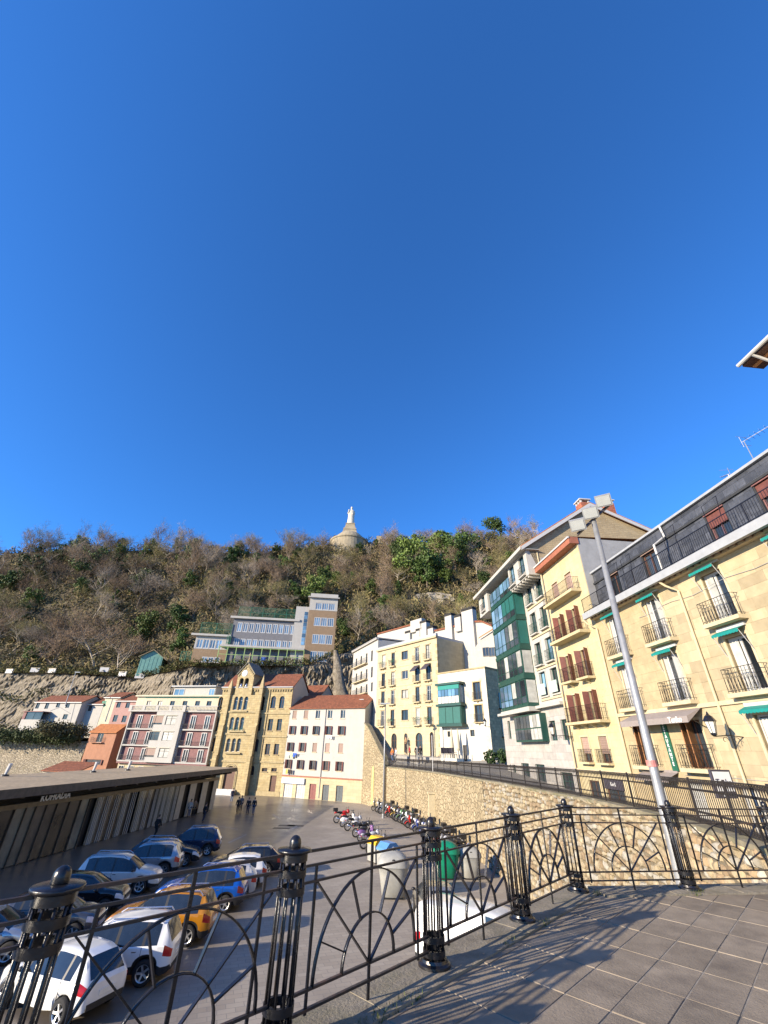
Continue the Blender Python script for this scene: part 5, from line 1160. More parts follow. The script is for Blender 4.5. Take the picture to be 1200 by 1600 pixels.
# ---- tall building with green glazed bay
b = Bld('green_bay_building', 'tall building with dark green glazed bay, white top floor and sandy gable', 'building', SO, SR, SZ)
XL, XR = -26.0, -12.07; PZ = 6.88; cx = (-15.25,-13.1); lev = (6.9,9.35,11.9,14.65,17.2); ops = []
for z0 in (7.75,10.2,12.9,15.6):
    for c in cx: ops.append((c-.6,c+.6,z0-.15,z0+1.75))
b.wall(XL,XR,PZ,17.3,MT['plwhite'],ops,0,12,.25)
for i, o in enumerate(ops):
    b.win(*o,.25,'gfr','pane' if i % 3 else 'paneblue',1,0); b.surround(*o,'plwhite',.14,-.05,True)
    bo = MB().box(o[0]-.08,o[1]+.08,-.3,-.26,o[2]+.05,o[2]+.9).build('balcony_panel', mat('pale_glass_panel', (.42,.52,.46), .2, .15, 3) if i < 4 else MT['iron_far'], b.e) if i < 2 else None
    if i >= 2: b.balcony(o[0]-.12,o[1]+.12,o[2],.3,.9,'plwhite','gfr',.1,0,.12)
    MB().box(-16.1,-12.1,-.1,.02,o[2]-.35,o[2]-.2).build('string_course', MT['trim'], b.e) if i % 2 == 0 else None
pops = [(-24.7,-24.0,4.6,6.2),(-15.4,-14.3,4.3,5.7),(-13.4,-12.4,4.3,5.7),(-24.6,-23.8,.3,2.4),(-22.4,-20.6,.3,2.6),(-19.3,-17.4,.3,2.6),(-14.8,-12.9,.3,2.2)]
m = MB(); holed(m, XL, XR, 0, PZ, pops, -.04, .25); m.quad((XL,-.04,0),(XL,12,0),(XL,12,PZ),(XL,-.04,PZ)); m.quad((XR,-.04,0),(XR,12,0),(XR,12,PZ),(XR,-.04,PZ)); m.build('plinth', MT['greystone'], b.e)
for k, o in enumerate(pops): b.win(*o,.2,'gfr','pane',1,1 if k > 2 else 0)
b.box('ledge', MT['plwhite'], XL-.05,XR,-.5,.02,PZ-.2,PZ+.02)
x0, x1, yb = -23.2, -16.7, -1.0
bay = b.box('glazed_bay', MT['gfr'], x0,x1,yb,.0,PZ,18.7)
b.box('bay_foot', MT['plwhite'], x0-.1,x1+.25,yb-.1,.0,PZ-.35,PZ)
LV = list(lev)+[19.2]
for k in range(5):
    z0, z1 = LV[k]+.32, LV[k+1]-.3; MB().box(x0-.06,x1+.06,yb-.07,.0,LV[k]-.2,LV[k]+.1).build('bay_band', MT['gfr'], bay)
    n = 6; wd = (x1-x0-.2)/n; hm = z0+(z1-z0)*.3
    for j in range(n):
        a = x0+.1+j*wd; left = j < 3
        if left and k != 1: pm = MT['paneblue']
        elif k in (3,) and not left: pm = MT['blindgreen']
        elif k == 4: pm = MT['paneblue']
        else: pm = MT['pane'] if (j+k) % 3 else MT['panelit']
        MB().box(a+.05,a+wd-.05,yb-.03,yb+.01,hm,z1).build('pane', pm, bay); MB().box(a+.05,a+wd-.05,yb-.03,yb+.01,z0,hm-.07).build('pane', MT['pane'] if not left else pm, bay)
        MB().box(a-.035,a+.035,yb-.06,yb-.0,z0-.1,z1+.1).build('mullion', MT['gfr'], bay)
    MB().box(x1-.01,x1+.03,yb+.1,-.08,z0,z1).build('side_pane', MT['blindgreen'] if k > 1 else MT['panelit'], bay)
lb = b.box('lower_bay', MT['gfr'], -21.4,-15.7,-.6,0,4.25,6.35)
for j in range(8):
    a = -21.3+j*.7
    for z0, z1 in ((4.4,5.2),(5.3,6.25)): MB().box(a+.05,a+.65,-.64,-.58,z0,z1).build('pane', MT['pane'] if j < 5 else MT['panelit'], lb)
# white overhanging top floor
ty = -1.25; tz0, tz1 = 17.2, 19.75
tops = [(-25.4,-24.3,17.9,19.4),(-16.3,-15.1,17.75,19.45),(-13.9,-12.7,17.75,19.45)]
for xa, xb, tp in ((x1+.1,XR,tops[1:]),(XL-.4,x0-.1,tops[:1])):
    m = MB(); holed(m, xa, xb, tz0, tz1, tp, ty, .25); m.quad((xa,ty,tz0),(xb,ty,tz0),(xb,0,tz0),(xa,0,tz0))
    for xx in (xa,xb): m.quad((xx,ty,tz0),(xx,0,tz0),(xx,0,tz1),(xx,ty,tz1))
    m.build('top_floor', MT['plwhite'], b.e)
for o in tops: b.win(*o,ty+.25,'gfr','paneblue',1); b.balcony(o[0]-.1,o[1]+.1,o[2]-.3,.25,.85,'plwhite','iron_far',.1,0,.12,False,ty)
for k in range(7): xx = x1+.4+k*.65; MB().box(xx-.1,xx+.1,ty+.05,0,tz0-.2,tz0).build('bracket', MT['plwhite'], b.e)
b.box('roof_space', MT['plwhite'], XL-.1,XR-.05,.0,11.5,17.3,20.0)
# gable, roof, chimneys
ez, py, pz, by, bz = 20.1, 6.1, 25.0, 13.6, 21.6
MB().add([(XR,.0,17),(XR,by,17),(XR,by,bz-.25),(XR,py,pz-.15),(XR,-1.1,ez)], [(0,1,2,3,4)]).build('gable', MT['gable'], b.e); MB().add([(XL-.4,-1.1,ez),(XL-.4,by,bz-.2),(XL-.4,py,pz-.1)], [(0,1,2)]).build('gable', MT['gable'], b.e)
MB().box(XR-.02,XR+.03,.1,by,11,18.9).build('grey_render', MT['greyplaster'], b.e)
m = MB()
for ya,za,yb_,zb in ((-1.75,ez-.45,py,pz),(py,pz,by+.3,bz-.15)): m.add([(XL-.6,ya,za),(XR+.35,ya,za),(XR+.35,yb_,zb),(XL-.6,yb_,zb),(XL-.6,ya,za+.22),(XR+.35,ya,za+.22),(XR+.35,yb_,zb+.22),(XL-.6,yb_,zb+.22)], [(3,2,1,0),(4,5,6,7),(0,1,5,4),(1,2,6,5),(2,3,7,6),(3,0,4,7)])
m.build('roof', MT['rooforange'], b.e)
for ya,za,yb_,zb in ((-1.75,ez-.5,py,pz-.06),(py,pz-.06,by+.3,bz-.2)): MB().add([(XR+.3,ya,za-.2),(XR+.3,yb_,zb-.2),(XR+.38,yb_,zb-.2),(XR+.38,ya,za-.2),(XR+.3,ya,za+.16),(XR+.3,yb_,zb+.16),(XR+.38,yb_,zb+.16),(XR+.38,ya,za+.16)], [(0,1,2,3),(7,6,5,4),(0,4,5,1),(3,2,6,7),(1,5,6,2)]).build('barge_board', MT['fwhite'], b.e)
b.box('eave_fascia', MT['plwhite'], XL-.6,XR+.3,-1.85,-1.7,ez-.62,ez-.3); b.box('soffit', MT['plwhite'], XL-.6,XR+.3,-1.75,.0,ez-.55,ez-.5)
brick = mat('brick_red', (.36,.12,.07), .85, .2, 3, .01, 12, brick=(.4,.2,.02,.15,.6))
for yq, zq in ((6.3,.75),(8.9,.9)):
    z0 = pz-.9; c_o = MB().box(XR-1.6,XR-.6,yq-.5,yq+.5,z0-1.6,pz+zq).build('chimney', brick, b.e); MB().box(XR-1.7,XR-.5,yq-.6,yq+.6,pz+zq+.3,pz+zq+.42).build('chimney_cap', MT['fwhite'], c_o)
    for sx in (-1.5,-1.1,-.7):
        for sy in (-.4,.4): MB().box(XR+sx-.08,XR+sx+.08,yq+sy-.08,yq+sy+.08,pz+zq,pz+zq+.3).build('cap_block', MT['fwhite'], c_o)
antenna(b.o+b.r*(XR-2.5)+b.i*1.5+Vector((0,0,21.8)), 'wide white television antenna on the orange roof slope', .55, rad(150))
lantern_on(b, XR+.15, 4.5, 1.5, 'black lantern on scrolled bracket between the grey plinth and yellow house')
MB().tube([(XR,-.15,.2),(XR,-.15,19.5)], .06, 8).build('downpipe', MT['trim'], b.e)
lantern_on(GH, .0, 4.2, 1.0, 'black lantern on the corner of the peeling white house')
# shrubs in tubs before the gallery house
MT['leafdark'] = mat('shrub_leaf', (.045,.085,.025), .7, .4, 3, objvar=.2)
def shrub(pos, r_, label, n=420):
    t = thing('potted_shrub', label, 'plant', pos, group='potted shrubs by the gallery house'); MB().lathe([(.28,0),(.38,.5),(.34,.5)], 12).build('pot', MT['signdark'], t); m = MB(); rr = random.Random(int(pos[0]*100))
    for _ in range(n):
        v = Vector((rr.gauss(0,1),rr.gauss(0,1),rr.gauss(0,1))).normalized()*r_*rr.uniform(.5,1); p = v+Vector((0,0,.6+r_*.8)); e1 = Vector([rr.uniform(-.13,.13) for _ in range(3)]); m.add([p-e1,p+Vector((e1.y,-e1.x,e1.z)),p+e1,p+Vector((-e1.y,e1.x,-e1.z))], [(0,1,2,3)])
    m.build('foliage', MT['leafdark'], t); MB().tube([(0,0,.4),(0,0,.9)], .05, 6).build('stem', MT['bark'], t)
for (X, Y), lab in (((1045,1135),'round potted shrub nearer the peeling white house'),((1130,1130),'round potted shrub nearer the grey stone plinth')):
    q = atD(540+X/4.6154,940+Y/4.6154,56); shrub((q.x,q.y,q.z-1.0), .75, lab)
# ---------------------------------------------------------------- hill, cliff, monument, school
def interp_az(tab): 
    A = sorted((math.degrees(math.atan2(ray(x,y).x, ray(x,y).y)), ray(x,y).z/math.hypot(ray(x,y).x, ray(x,y).y)) for x, y in tab); return [a for a,_ in A], [s for _,s in A]
LOA, LOS = interp_az(((-150,1050),(0,1050),(120,1052),(215,1058),(300,1040),(480,1038),(560,1010),(650,985),(760,980),(900,990)))
HIA, HIS = interp_az(((-200,890),(0,868),(130,858),(280,862),(400,864),(480,854),(545,850),(620,852),(700,850),(800,842),(950,842)))
DL, DF, DH = 112.5, 127.5, 192.0
def dlf(az):                                   # foot of the hill: straight front left of the school, then an arc
    a = rad(max(az, -56)); ln = min(200.0, (96.6-14.7*.2495)/(math.cos(a)+math.sin(a)*.2495)); u = min(1, max(0, (-25-az)/4)); return max(112.5, ln)+8*u*u*(3-2*u) if az < -23 else 112.5
def dhf(az): return 192.0 if az > -23 else min(275.0, dlf(az)+79.5)
def fade(az):
    t = min(1, max(0, (az+56)/9)); return t*t*(3-2*t)
def hill_z(az, D):
    dl = dlf(az); df = dl+15; zl = 7.6+float(np.interp(az, LOA, LOS))*dl; zh = 7.6+float(np.interp(az, HIA, HIS))*dhf(az)
    k = fade(az); zl *= k; zh *= k
    if D <= df: return zl+(D-dl)*.02
    dh = dhf(az); zh = zh; t = (D-df)/(dh-df)
    n = 1.6*math.sin(az*.9+D*.11)+1.1*math.sin(az*2.3-D*.23+1)+.7*math.sin(az*4.1+D*.41)
    if t <= 1: return zl+.3+(zh-zl-.3)*(t**.92)+n*min(1, 4*t)*(1-.6*t)
    return zh-(D-dh)*.06+n*.4
def pol(az, D): return Vector((D*math.sin(rad(az)), D*math.cos(rad(az)), 0))
def hillmat():
    m = mat('hill_soil', (.075,.06,.036), .95, .3, .25, .2, 1.2, dirt=(.05,.055,.02), dsc=.12); return m
azs = np.linspace(-62, 44, 110); Ds = list(np.linspace(DL+.4, DF, 4))+list(np.linspace(DF+1.5, DH, 42))+list(np.linspace(DH+4, 330, 14))
m = MB()
for a in azs:
    for D in Ds:
        D = dhf(a)+(D-DH) if D > DH else dlf(a)+.4+(D-DL-.4)*(dhf(a)-dlf(a)-.4)/(DH-DL-.4); p = pol(a, D); m.v.append((p.x,p.y,hill_z(a,D)))
n = len(Ds)
for i in range(len(azs)-1):
    for j in range(n-1): m.f.append((i*n+j,i*n+j+1,(i+1)*n+j+1,(i+1)*n+j))
m.build('hill', hillmat(), smooth=True)['kind'] = 'structure'
# rock cliff under the hill
MT['rock'] = mat('cliff_rock', (.17,.14,.10), .95, .35, 1.6, .25, 3.5, dirt=(.10,.085,.055), dsc=.9, streak=.5, col2=(.33,.285,.215))
def rock_strip(name, a0, a1, zf, zt, D0, lab, seed, amp=1.2, step=.55, matn='rock'):
    rr = np.random.RandomState(seed); na = int((a1-a0)/.15); nz = 40; m = MB()
    nz_ = rr.rand(na+1, nz+1)
    for i in range(na+1):
        az = a0+(a1-a0)*i/na
        for j in range(nz+1):
            t = j/nz; q_ = pol(az, 110); zz_ = t*zt(az); nn_ = mnoise.turbulence(Vector((q_.x*.22,q_.y*.22,zz_*.3)), 5, True); n2 = mnoise.noise(Vector((q_.x*.06,q_.y*.06,zz_*.05))); D = D0(az)+3.0*t+1.5-3.0*nn_-1.6*n2-.75*nz_[i,j]*(1 if 0 < j < nz else .2); p = pol(az, D); zb, zu = zf(az), zt(az); m.v.append((p.x,p.y,zb+(zu-zb)*t))
    for i in range(na):
        for j in range(nz): m.f.append((i*(nz+1)+j,(i+1)*(nz+1)+j,(i+1)*(nz+1)+j+1,i*(nz+1)+j+1))
    o = m.build(name, MT[matn], smooth=False); o['kind'] = 'structure'; return o
rock_strip('cliff', -62, 30, lambda a: 0, lambda a: hill_z(a, dlf(a))+.1, lambda a: dlf(a)-1.6, '', 5)
# pale retaining wall high on the slope
rt = thing('slope_wall', 'pale curved stone retaining wall on the slope among the evergreens', 'wall')
m = MB()
for i in range(25):
    x = 628+i*4.0; d = ray(x, 930); az = math.degrees(math.atan2(d.x, d.y)); zc = atD(x, 952-8*math.sin(i/24*math.pi), 143).z; hh = 5.0*math.sin(min(1,(i+1)/8)*math.pi/2)*(1 if i < 19 else (25-i)/6)
    for k in range(5): q = pol(az, 143+.5*k+.3*math.sin(i*1.3+k)); m.v.append((q.x,q.y,zc-5+(hh+5)*k/4))
for i in range(24):
    for k in range(4): m.f.append((i*5+k,(i+1)*5+k,(i+1)*5+k+1,i*5+k+1))
m.build('wall', rubble('slope_wall_stone', (.34,.30,.235), (.43,.385,.31), (.22,.19,.15), 1.3, .08, 1, (1,1,1.4), (.14,.13,.07)), rt, True)
# rock rib with netting right of the school
rb_ = thing('rock_rib', 'steep pale rock rib right of the school tower', 'rock'); c0 = atD(543,1090,105); m = MB()
rr = random.Random(9); tip = atD(524,1016,108)
for k in range(9):
    t = k/8; c = c0.lerp(tip, t); rad_ = 2.6*(1-t)+.5
    for j in range(10): a = 2*math.pi*j/10; r_ = rad_*rr.uniform(.75,1.15); m.v.append((c.x+r_*math.cos(a), c.y+r_*math.sin(a)*.6, c0.z-6+(tip.z-c0.z+6)*t))
for k in range(8):
    for j in range(10): m.f.append((k*10+j,k*10+(j+1)%10,k*10+10+(j+1)%10,k*10+10+j))
m.build('rock', MT['rock'], rb_, True)
# ---- school on its ledge
Z = Zm(280,900,4.2857); q = atD(*Z(1030,585),113)
b = Bld('school', 'grey and tan hillside school with white window bands and a square tower', 'school', (q.x,q.y), 84, q.z-1.2)
U = lambda X, Y, y=0: b.u(Z(X,Y),y); V = lambda X, Y, y=0: b.v(Z(X,Y),y)
tx0, tx1 = U(838,500), U(1035,500); tz = V(960,150); ops = []
for Y0, Y1 in ((180,226),(278,336),(392,456),(505,576)):
    z0, z1 = V(950,Y1), V(950,Y0); a, c2 = tx0+.22*(tx1-tx0), tx0+.93*(tx1-tx0); wq = (c2-a)/3
    for k in range(3): ops.append((a+k*wq,a+(k+1)*wq-.12,z0,z1))
b.wall(tx0,tx1,0,tz,MT['schooltan'],ops,0,7,.15,'tower_wall')
for o in ops: b.win(*o,.1,'fwhite','paneblue',2,0,'window',.16)
z0 = V(960,232); m = MB(); holed(m, tx0-.03, tx1+.03, z0, tz+.02, ops[:3], -.04, .1); m.build('white_band', MT['plwhite'], b.e)
b.box('roof_slab', MT['plwhite'], tx0-.6,tx1+.5,-.7,7.5,tz,tz+.3); b.box('parapet', MT['plwhite'], tx0,tx1,-.1,7,tz+.3,tz+1.3)
sx0, sx1 = U(803,300,.4), U(838,300,.4); b.box('stair_wall', MT['plwhite'], sx0-1.2,tx0,.4,7,0,V(830,205,.4))
for k in range(9): zz = V(840,465,.4)+(V(840,240,.4)-V(840,465,.4))*k/9; MB().box(tx0-1.15,tx0-.25,.33,.4,zz+.1,zz+1.0).build('stair_pane', MT['paneblue'], b.e)
mx0, mx1 = U(345,400,.8), sx0; mz = V(600,297,.8); ops = []
for Y0, Y1 in ((320,384),(428,482)):
    z0, z1 = V(600,Y1,.8), V(600,Y0,.8)
    for k in range(10): a = mx0+(mx1-mx0)*(.065+.09*k); ops.append((a,a+(mx1-mx0)*.075,z0,z1))
b.wall(mx0,mx1,0,mz,MT['schoolgrey'],ops,.8,8,.15)
for o in ops: b.win(*o,.92,'fwhite','paneblue',1,0,'window',.2)
b.box('roof_slab', MT['plwhite'], mx0-.9,mx1+.2,.1,9,mz,mz+.55); zs = V(600,490,.2); b.box('balcony_slab', MT['plwhite'], mx0-1.8,tx0,-.9,.8,zs,zs+.45)
b.box('gallery_wall', MT['schoolgrey'], mx0,tx0,1.5,1.6,0,zs)
m = MB(); 
for xx in np.linspace(mx0-1.8, tx0, 11): m.box(xx-.09,xx+.09,-.85,-.7,0,zs)
for zz in (.05,.5,.95): m.box(mx0-1.8,tx0,-.84,-.72,zz*zs,zz*zs+.12)
m.build('gallery_frame', MT['yellowgreen'], b.e)
for xx, c in ((.45,(.05,.15,.55)),(.93,(.04,.14,.5))): a = mx0+(tx0-mx0)*xx; MB().box(a,a+1.2,.6,.7,.2,2.0).build('blue_banner', mat('banner_blue', c, .6, .1, 3), b.e)
lx0, lx1 = U(85,530,.4), U(330,450,.4); lz = V(220,405,.4); ops = []
z0, z1 = V(200,486,.4), V(200,424,.4)
for k in range(4): a = U(118,450,.4)+k*(U(292,450,.4)-U(118,450,.4))/4; ops.append((a,a+(U(292,450,.4)-U(118,450,.4))/4-.15,z0,z1))
z0, z1 = V(210,584,.4), V(210,542,.4)
for k in range(3): a = U(150,560,.4)+k*(U(275,560,.4)-U(150,560,.4))/3; ops.append((a,a+(U(275,560,.4)-U(150,560,.4))/3-.15,max(.1,z0),z1))
b.wall(lx0,lx1,0,lz,MT['schooltan'],ops,.4,8,.15,'wing_wall')
for o in ops: b.win(*o,.5,'fwhite','paneblue',1,0,'window',.18)
m = MB(); zz = V(200,490,.4); holed(m, lx0-.02, lx1, zz, lz, ops[:4], .36, .1); m.build('white_band', MT['plwhite'], b.e)
b.box('roof_slab', MT['plwhite'], lx0-1.2,lx1+.4,-.4,9,lz,lz+.5)
def sportsfence(x0, x1, z0, z1, y):
    m = MB()
    for xx in np.linspace(x0, x1, max(3, int((x1-x0)/2.4))): m.box(xx-.06,xx+.06,y-.06,y+.06,z0,z1)
    for zz in (z0+.05,(z0+z1)/2,z1): m.box(x0,x1,y-.04,y+.04,zz-.05,zz+.03)
    n = int((x1-x0)/.22)
    for k in range(n): xx = x0+(x1-x0)*k/n; m.box(xx-.012,xx+.012,y-.01,y+.01,z0,z1)
    for k in range(int((z1-z0)/.22)): zz = z0+k*.22; m.box(x0,x1,y-.01,y+.01,zz-.012,zz+.012)
    m.build('sports_fence', MT['meshgreen'], b.e)
sportsfence(lx0+.5,lx1,lz+.5,V(200,312,.4),.6); sportsfence(mx0+.8,mx1-.5,mz+.5,V(600,215,1),1.2); sportsfence(U(5,550,.4),lx0-.2,0.3,V(40,505,.4),.4); sportsfence(tx0+.4,tx1-.2,tz+1.3,tz+2.5,5); sportsfence(lx1-.3,mx0+.5,lz-3.2,lz+.2,-.6)
# ---- turquoise hut
Z = Zm(0,780,3); q = atD(*Z(640,812),dlf(-28.5)-.2)
b = Bld('turquoise_hut', 'small turquoise boarded hut with gabled roof on the cliff edge', 'hut', (q.x,q.y), 78, q.z-.8)
x1 = b.u(Z(748,800)); zw = b.v(Z(650,735)); zp = b.v(Z(705,707)); m = MB(); m.xprism([(0,0),(x1,0),(x1,zw),(x1/2,zp),(0,zw)], 0, 6); m.build('wall', MT['hut'], b.e)
m = MB()
for s_ in (0,1):
    xe = -.6 if s_ == 0 else x1+1.2; ze = zw-.3 if s_ == 0 else zw-.8
    m.add([(xe,-.5,ze),(x1/2,-.5,zp),(x1/2,6.3,zp),(xe,6.3,ze),(xe,-.5,ze+.15),(x1/2,-.5,zp+.15),(x1/2,6.3,zp+.15),(xe,6.3,ze+.15)], [(0,1,2,3),(7,6,5,4),(0,4,5,1),(3,2,6,7),(0,3,7,4)])
m.build('roof', MT['gable'], b.e)
for k in range(6): xx = .3+k*(x1-.6)/5; MB().box(xx-.04,xx+.04,-.03,.0,0,zw).build('batten', mat('hut_batten', (.09,.22,.19), .7, .2, 3) if k == 0 else bpy.data.materials['hut_batten'], b.e)
for k, (X, Y) in enumerate(((45,805),(165,800),(245,803),(490,798),(575,818),(655,828))):
    d_ = ray(*Z(X,Y)); q = atD(*Z(X,Y),dlf(math.degrees(math.atan2(d_.x,d_.y)))-.6); t = thing('parapet_block', 'white parapet block on the cliff edge, %s from the left' % ('first','second','third','fourth','fifth','sixth')[k], 'parapet', (q.x,q.y,q.z-.6), rad(-10)+.3*(k%2), group='white parapet blocks along the cliff path')
    MB().box(-1.1,1.1,-.15,.15,0,1.1).build('block', MT['white'], t); MB().box(-1.15,1.15,-.2,.2,1.1,1.2).build('cap', MT['trim'], t)
q = atD(*Z(322,925),128); lp = thing('cliff_lamp', 'slim leaning white lamp post in front of the cliff', 'street lamp', (q.x,q.y,q.z-2)); zt = atD(*Z(355,812),128); MB().tube([(0,0,0),(zt.x-q.x,zt.y-q.y,zt.z-q.z+2)], [.11,.06], 8).build('pole', MT['galv'], lp); MB().cbox((zt.x-q.x+.5,zt.y-q.y,zt.z-q.z+2.05),(1.2,.4,.15)).build('head', MT['lampglass'], lp)
# ---- monument
q = atD(546,846,192); ms = 1.0
t = thing('hilltop_monument', 'stone statue of a robed figure on a tall plinth and round bastion atop the hill', 'monument', (q.x,q.y,q.z-4))
MB().lathe([(9.8,-8),(9.6,2.2),(10.0,2.6),(10.0,3.3),(9.4,3.6),(0.1,3.7)], 40).build('bastion', MT['statue'], t)
MB().lathe([(8.6,3.5),(7.2,5.6),(5.4,7.4),(4.0,7.9)], 24).build('mound', MT['statue'], t)
m = MB()
for z0, z1, w0, w1 in ((5.5,9.5,4.3,3.2),(9.5,10.3,3.4,3.3),(10.3,13.2,2.9,2.2),(13.2,13.7,2.4,2.4)): m.add([(-w0,-w0,z0),(w0,-w0,z0),(w0,w0,z0),(-w0,w0,z0),(-w1,-w1,z1),(w1,-w1,z1),(w1,w1,z1),(-w1,w1,z1)], [(3,2,1,0),(4,5,6,7),(0,1,5,4),(1,2,6,5),(2,3,7,6),(3,0,4,7)])
m.build('plinth', MT['statue'], t)
prof = [(13.6,1.95,1.6),(14.5,2.0,1.55),(17.0,1.75,1.35),(19.0,1.55,1.2),(20.8,1.75,1.2),(21.8,1.8,1.1),(22.5,1.4,.85),(22.9,.5,.5),(23.2,.42,.42),(23.6,.55,.6),(24.2,.6,.65),(24.7,.45,.5),(24.9,.1,.1)]
m = MB(); n = 16
for z, rx, ry in prof:
    for k in range(n): a = 2*math.pi*k/n; f = 1+.07*math.cos(a*6+z) if z < 20 else 1; m.v.append((rx*f*math.cos(a), ry*f*math.sin(a), z))
for i in range(len(prof)-1):
    for k in range(n): m.f.append((i*n+k,i*n+(k+1)%n,(i+1)*n+(k+1)%n,(i+1)*n+k))
m.f.append(tuple((len(prof)-1)*n+k for k in range(n)))
stat = mat('statue_stone', (.56,.51,.42), .9, .15, .7, .03, 3)
fg = m.build('robed_figure', stat, t, True)
MB().tube([(-1.4,0,21.9),(-1.75,-.2,20.6),(-1.5,-.9,20.9),(-1.3,-1.2,22.6)], [.45,.42,.36,.26], 8).build('raised_arm', stat, fg, True); MB().tube([(1.4,0,21.9),(1.6,-.2,20.4),(.9,-1.0,19.9),(.3,-1.2,20.4)], [.45,.42,.36,.26], 8).build('folded_arm', stat, fg, True)
for k, (dx, w_, h_) in enumerate(((14,3,3.6),(26,8,2.2))): MB().box(dx,dx+w_,-2,3,1,3+h_).build('rampart', MT['statue'], t)

# ---------------------------------------------------------------- trees
def twigmat(name, col, ov=.3, var=.25, sc_=.25): return mat(name, col, .95, var, sc_, objvar=ov, spec=.1)
MT['twig'] = twigmat('brown_twigs', (.25,.18,.12)); MT['twiggrey'] = twigmat('grey_twigs', (.30,.25,.195)); MT['twigolive'] = twigmat('olive_twigs', (.22,.19,.085))
MT['leafa'] = mat('evergreen_leaf', (.06,.10,.022), .6, .45, .7, objvar=.35, spec=.3); MT['leafb'] = mat('bright_leaf', (.088,.128,.026), .6, .4, .7, objvar=.3, spec=.3)
def bare_tree(seed, ht, spread=.5, dens=1.0):
    r = random.Random(seed); wood = MB(); tw = MB()
    def branch(p, d, L_, rd, lev):
        n = 3 if lev < 3 else 1; pts = [p]; rs = [rd]
        for k in range(n):
            d = (d+Vector((r.gauss(0,.13),r.gauss(0,.13),r.gauss(0.04,.08)))).normalized(); p = p+d*(L_/n); pts.append(p); rs.append(rd*(1-.6*(k+1)/n))
        if lev < 3: wood.tube(pts, rs, 5 if lev == 0 else (4 if lev == 1 else 3), False)
        else:
            a = d.cross(Vector((r.gauss(0,1),r.gauss(0,1),r.gauss(0,1)))).normalized()*max(.02, rd*1.4); tw.add([pts[0]-a, pts[0]+a, pts[-1]], [(0,1,2)])
            for _ in range(int(3*dens)):
                q = pts[0].lerp(pts[-1], r.uniform(.2,.95)); dd = (d*.6+Vector((r.gauss(0,.6),r.gauss(0,.6),r.gauss(.15,.5)))).normalized()*L_*r.uniform(.45,.9); a = dd.cross(Vector((r.gauss(0,1),r.gauss(0,1),r.gauss(0,1)))).normalized()*.015; tw.add([q-a,q+a,q+dd], [(0,1,2)])
            return
        m_ = (6,5,5)[lev]+r.randint(0,2)
        for k in range(m_):
            t = r.uniform(.38 if lev == 0 else .25, 1.0); i = min(int(t*n), n-1); q = pts[i].lerp(pts[i+1], t*n-i)
            az = r.uniform(0, 2*math.pi); side = Vector((math.cos(az), math.sin(az), r.uniform(.0,.5)))
            nd = (d*(1-spread)+side*spread*1.5).normalized(); branch(q, nd, L_*r.uniform(.5,.72), rs[i]*.55, lev+1)
    branch(Vector((0,0,-.5)), Vector((r.uniform(-.08,.08), r.uniform(-.08,.08), 1)), ht*.62, ht*.02, 0)
    return wood, tw
def crown(seed, ht, wd, n=1700, leaf=.3, shape=0):
    r = np.random.RandomState(seed); cl = []; k = 26 if not shape else 20
    for i in range(k):
        a = r.uniform(0, 2*math.pi); h_ = r.uniform(.22,1) if not shape else r.uniform(.12,1); rr_ = wd*.5*math.sqrt(max(.05, 1-((h_-.55)/.55)**2))*r.uniform(.25,.95) if not shape else wd*.5*(1.05-h_)*r.uniform(.4,1); cl.append((rr_*math.cos(a), rr_*math.sin(a), h_*ht, r.uniform(.13,.24)*wd))
    cl = np.array(cl); idx = r.randint(0, k, n); v = r.normal(size=(n,3)); v /= np.linalg.norm(v, axis=1)[:,None]; rr_ = r.uniform(.55,1.05,(n,1))
    c = cl[idx,:3]+v*cl[idx,3:4]*rr_*np.array([1,1,.8]); e1 = r.normal(size=(n,3)); e1 /= np.linalg.norm(e1, axis=1)[:,None]; e2 = np.cross(e1, v+r.normal(size=(n,3))*.5); e2 /= np.linalg.norm(e2, axis=1)[:,None]+1e-6
    s = leaf*r.uniform(.6,1.3,(n,1)); V4 = np.stack([c-e1*s*.5-e2*s*.3, c+e1*s*.5-e2*s*.35, c+e1*s*.45+e2*s*.35, c-e1*s*.5+e2*s*.3], 1).reshape(-1,3)
    return V4
def np_mesh(name, V4, mt):
    me = bpy.data.meshes.new(name); n = len(V4)//4; me.vertices.add(len(V4)); me.vertices.foreach_set('co', V4.astype(np.float32).ravel()); me.loops.add(4*n); me.loops.foreach_set('vertex_index', np.arange(4*n, dtype=np.int32)); me.polygons.add(n); me.polygons.foreach_set('loop_start', np.arange(0, 4*n, 4, dtype=np.int32)); me.materials.append(mt); me.update(calc_edges=True); me.validate(); return me
BT = []
for k in range(7):
    wd_, tw_ = bare_tree(20+k, 10, (.42,.5,.56,.46,.6,.38,.5)[k], 2.1); BT.append((wd_.mesh('trunk', MT['bark']), tw_.mesh('crown', MT['twig'])))
ET = []
for k in range(5):
    tr = MB().tube([(0,0,-.5),(.1,0,3),(0,.1,7)], [.25,.18,.08], 6).tube([(.1,0,3),(1.4,.3,5.5)], [.1,.03], 5).tube([(.1,0,2.6),(-1.2,-.5,5)], [.1,.03], 5).tube([(0,0,4),(.2,1.2,6.4)], [.09,.03], 5); ET.append((tr.mesh('trunk', MT['bark']), np_mesh('crown', crown(40+k, 9.5, (7,6,8,5,4)[k], 2300, .42, 1 if k == 4 else 0), MT['leafa'])))
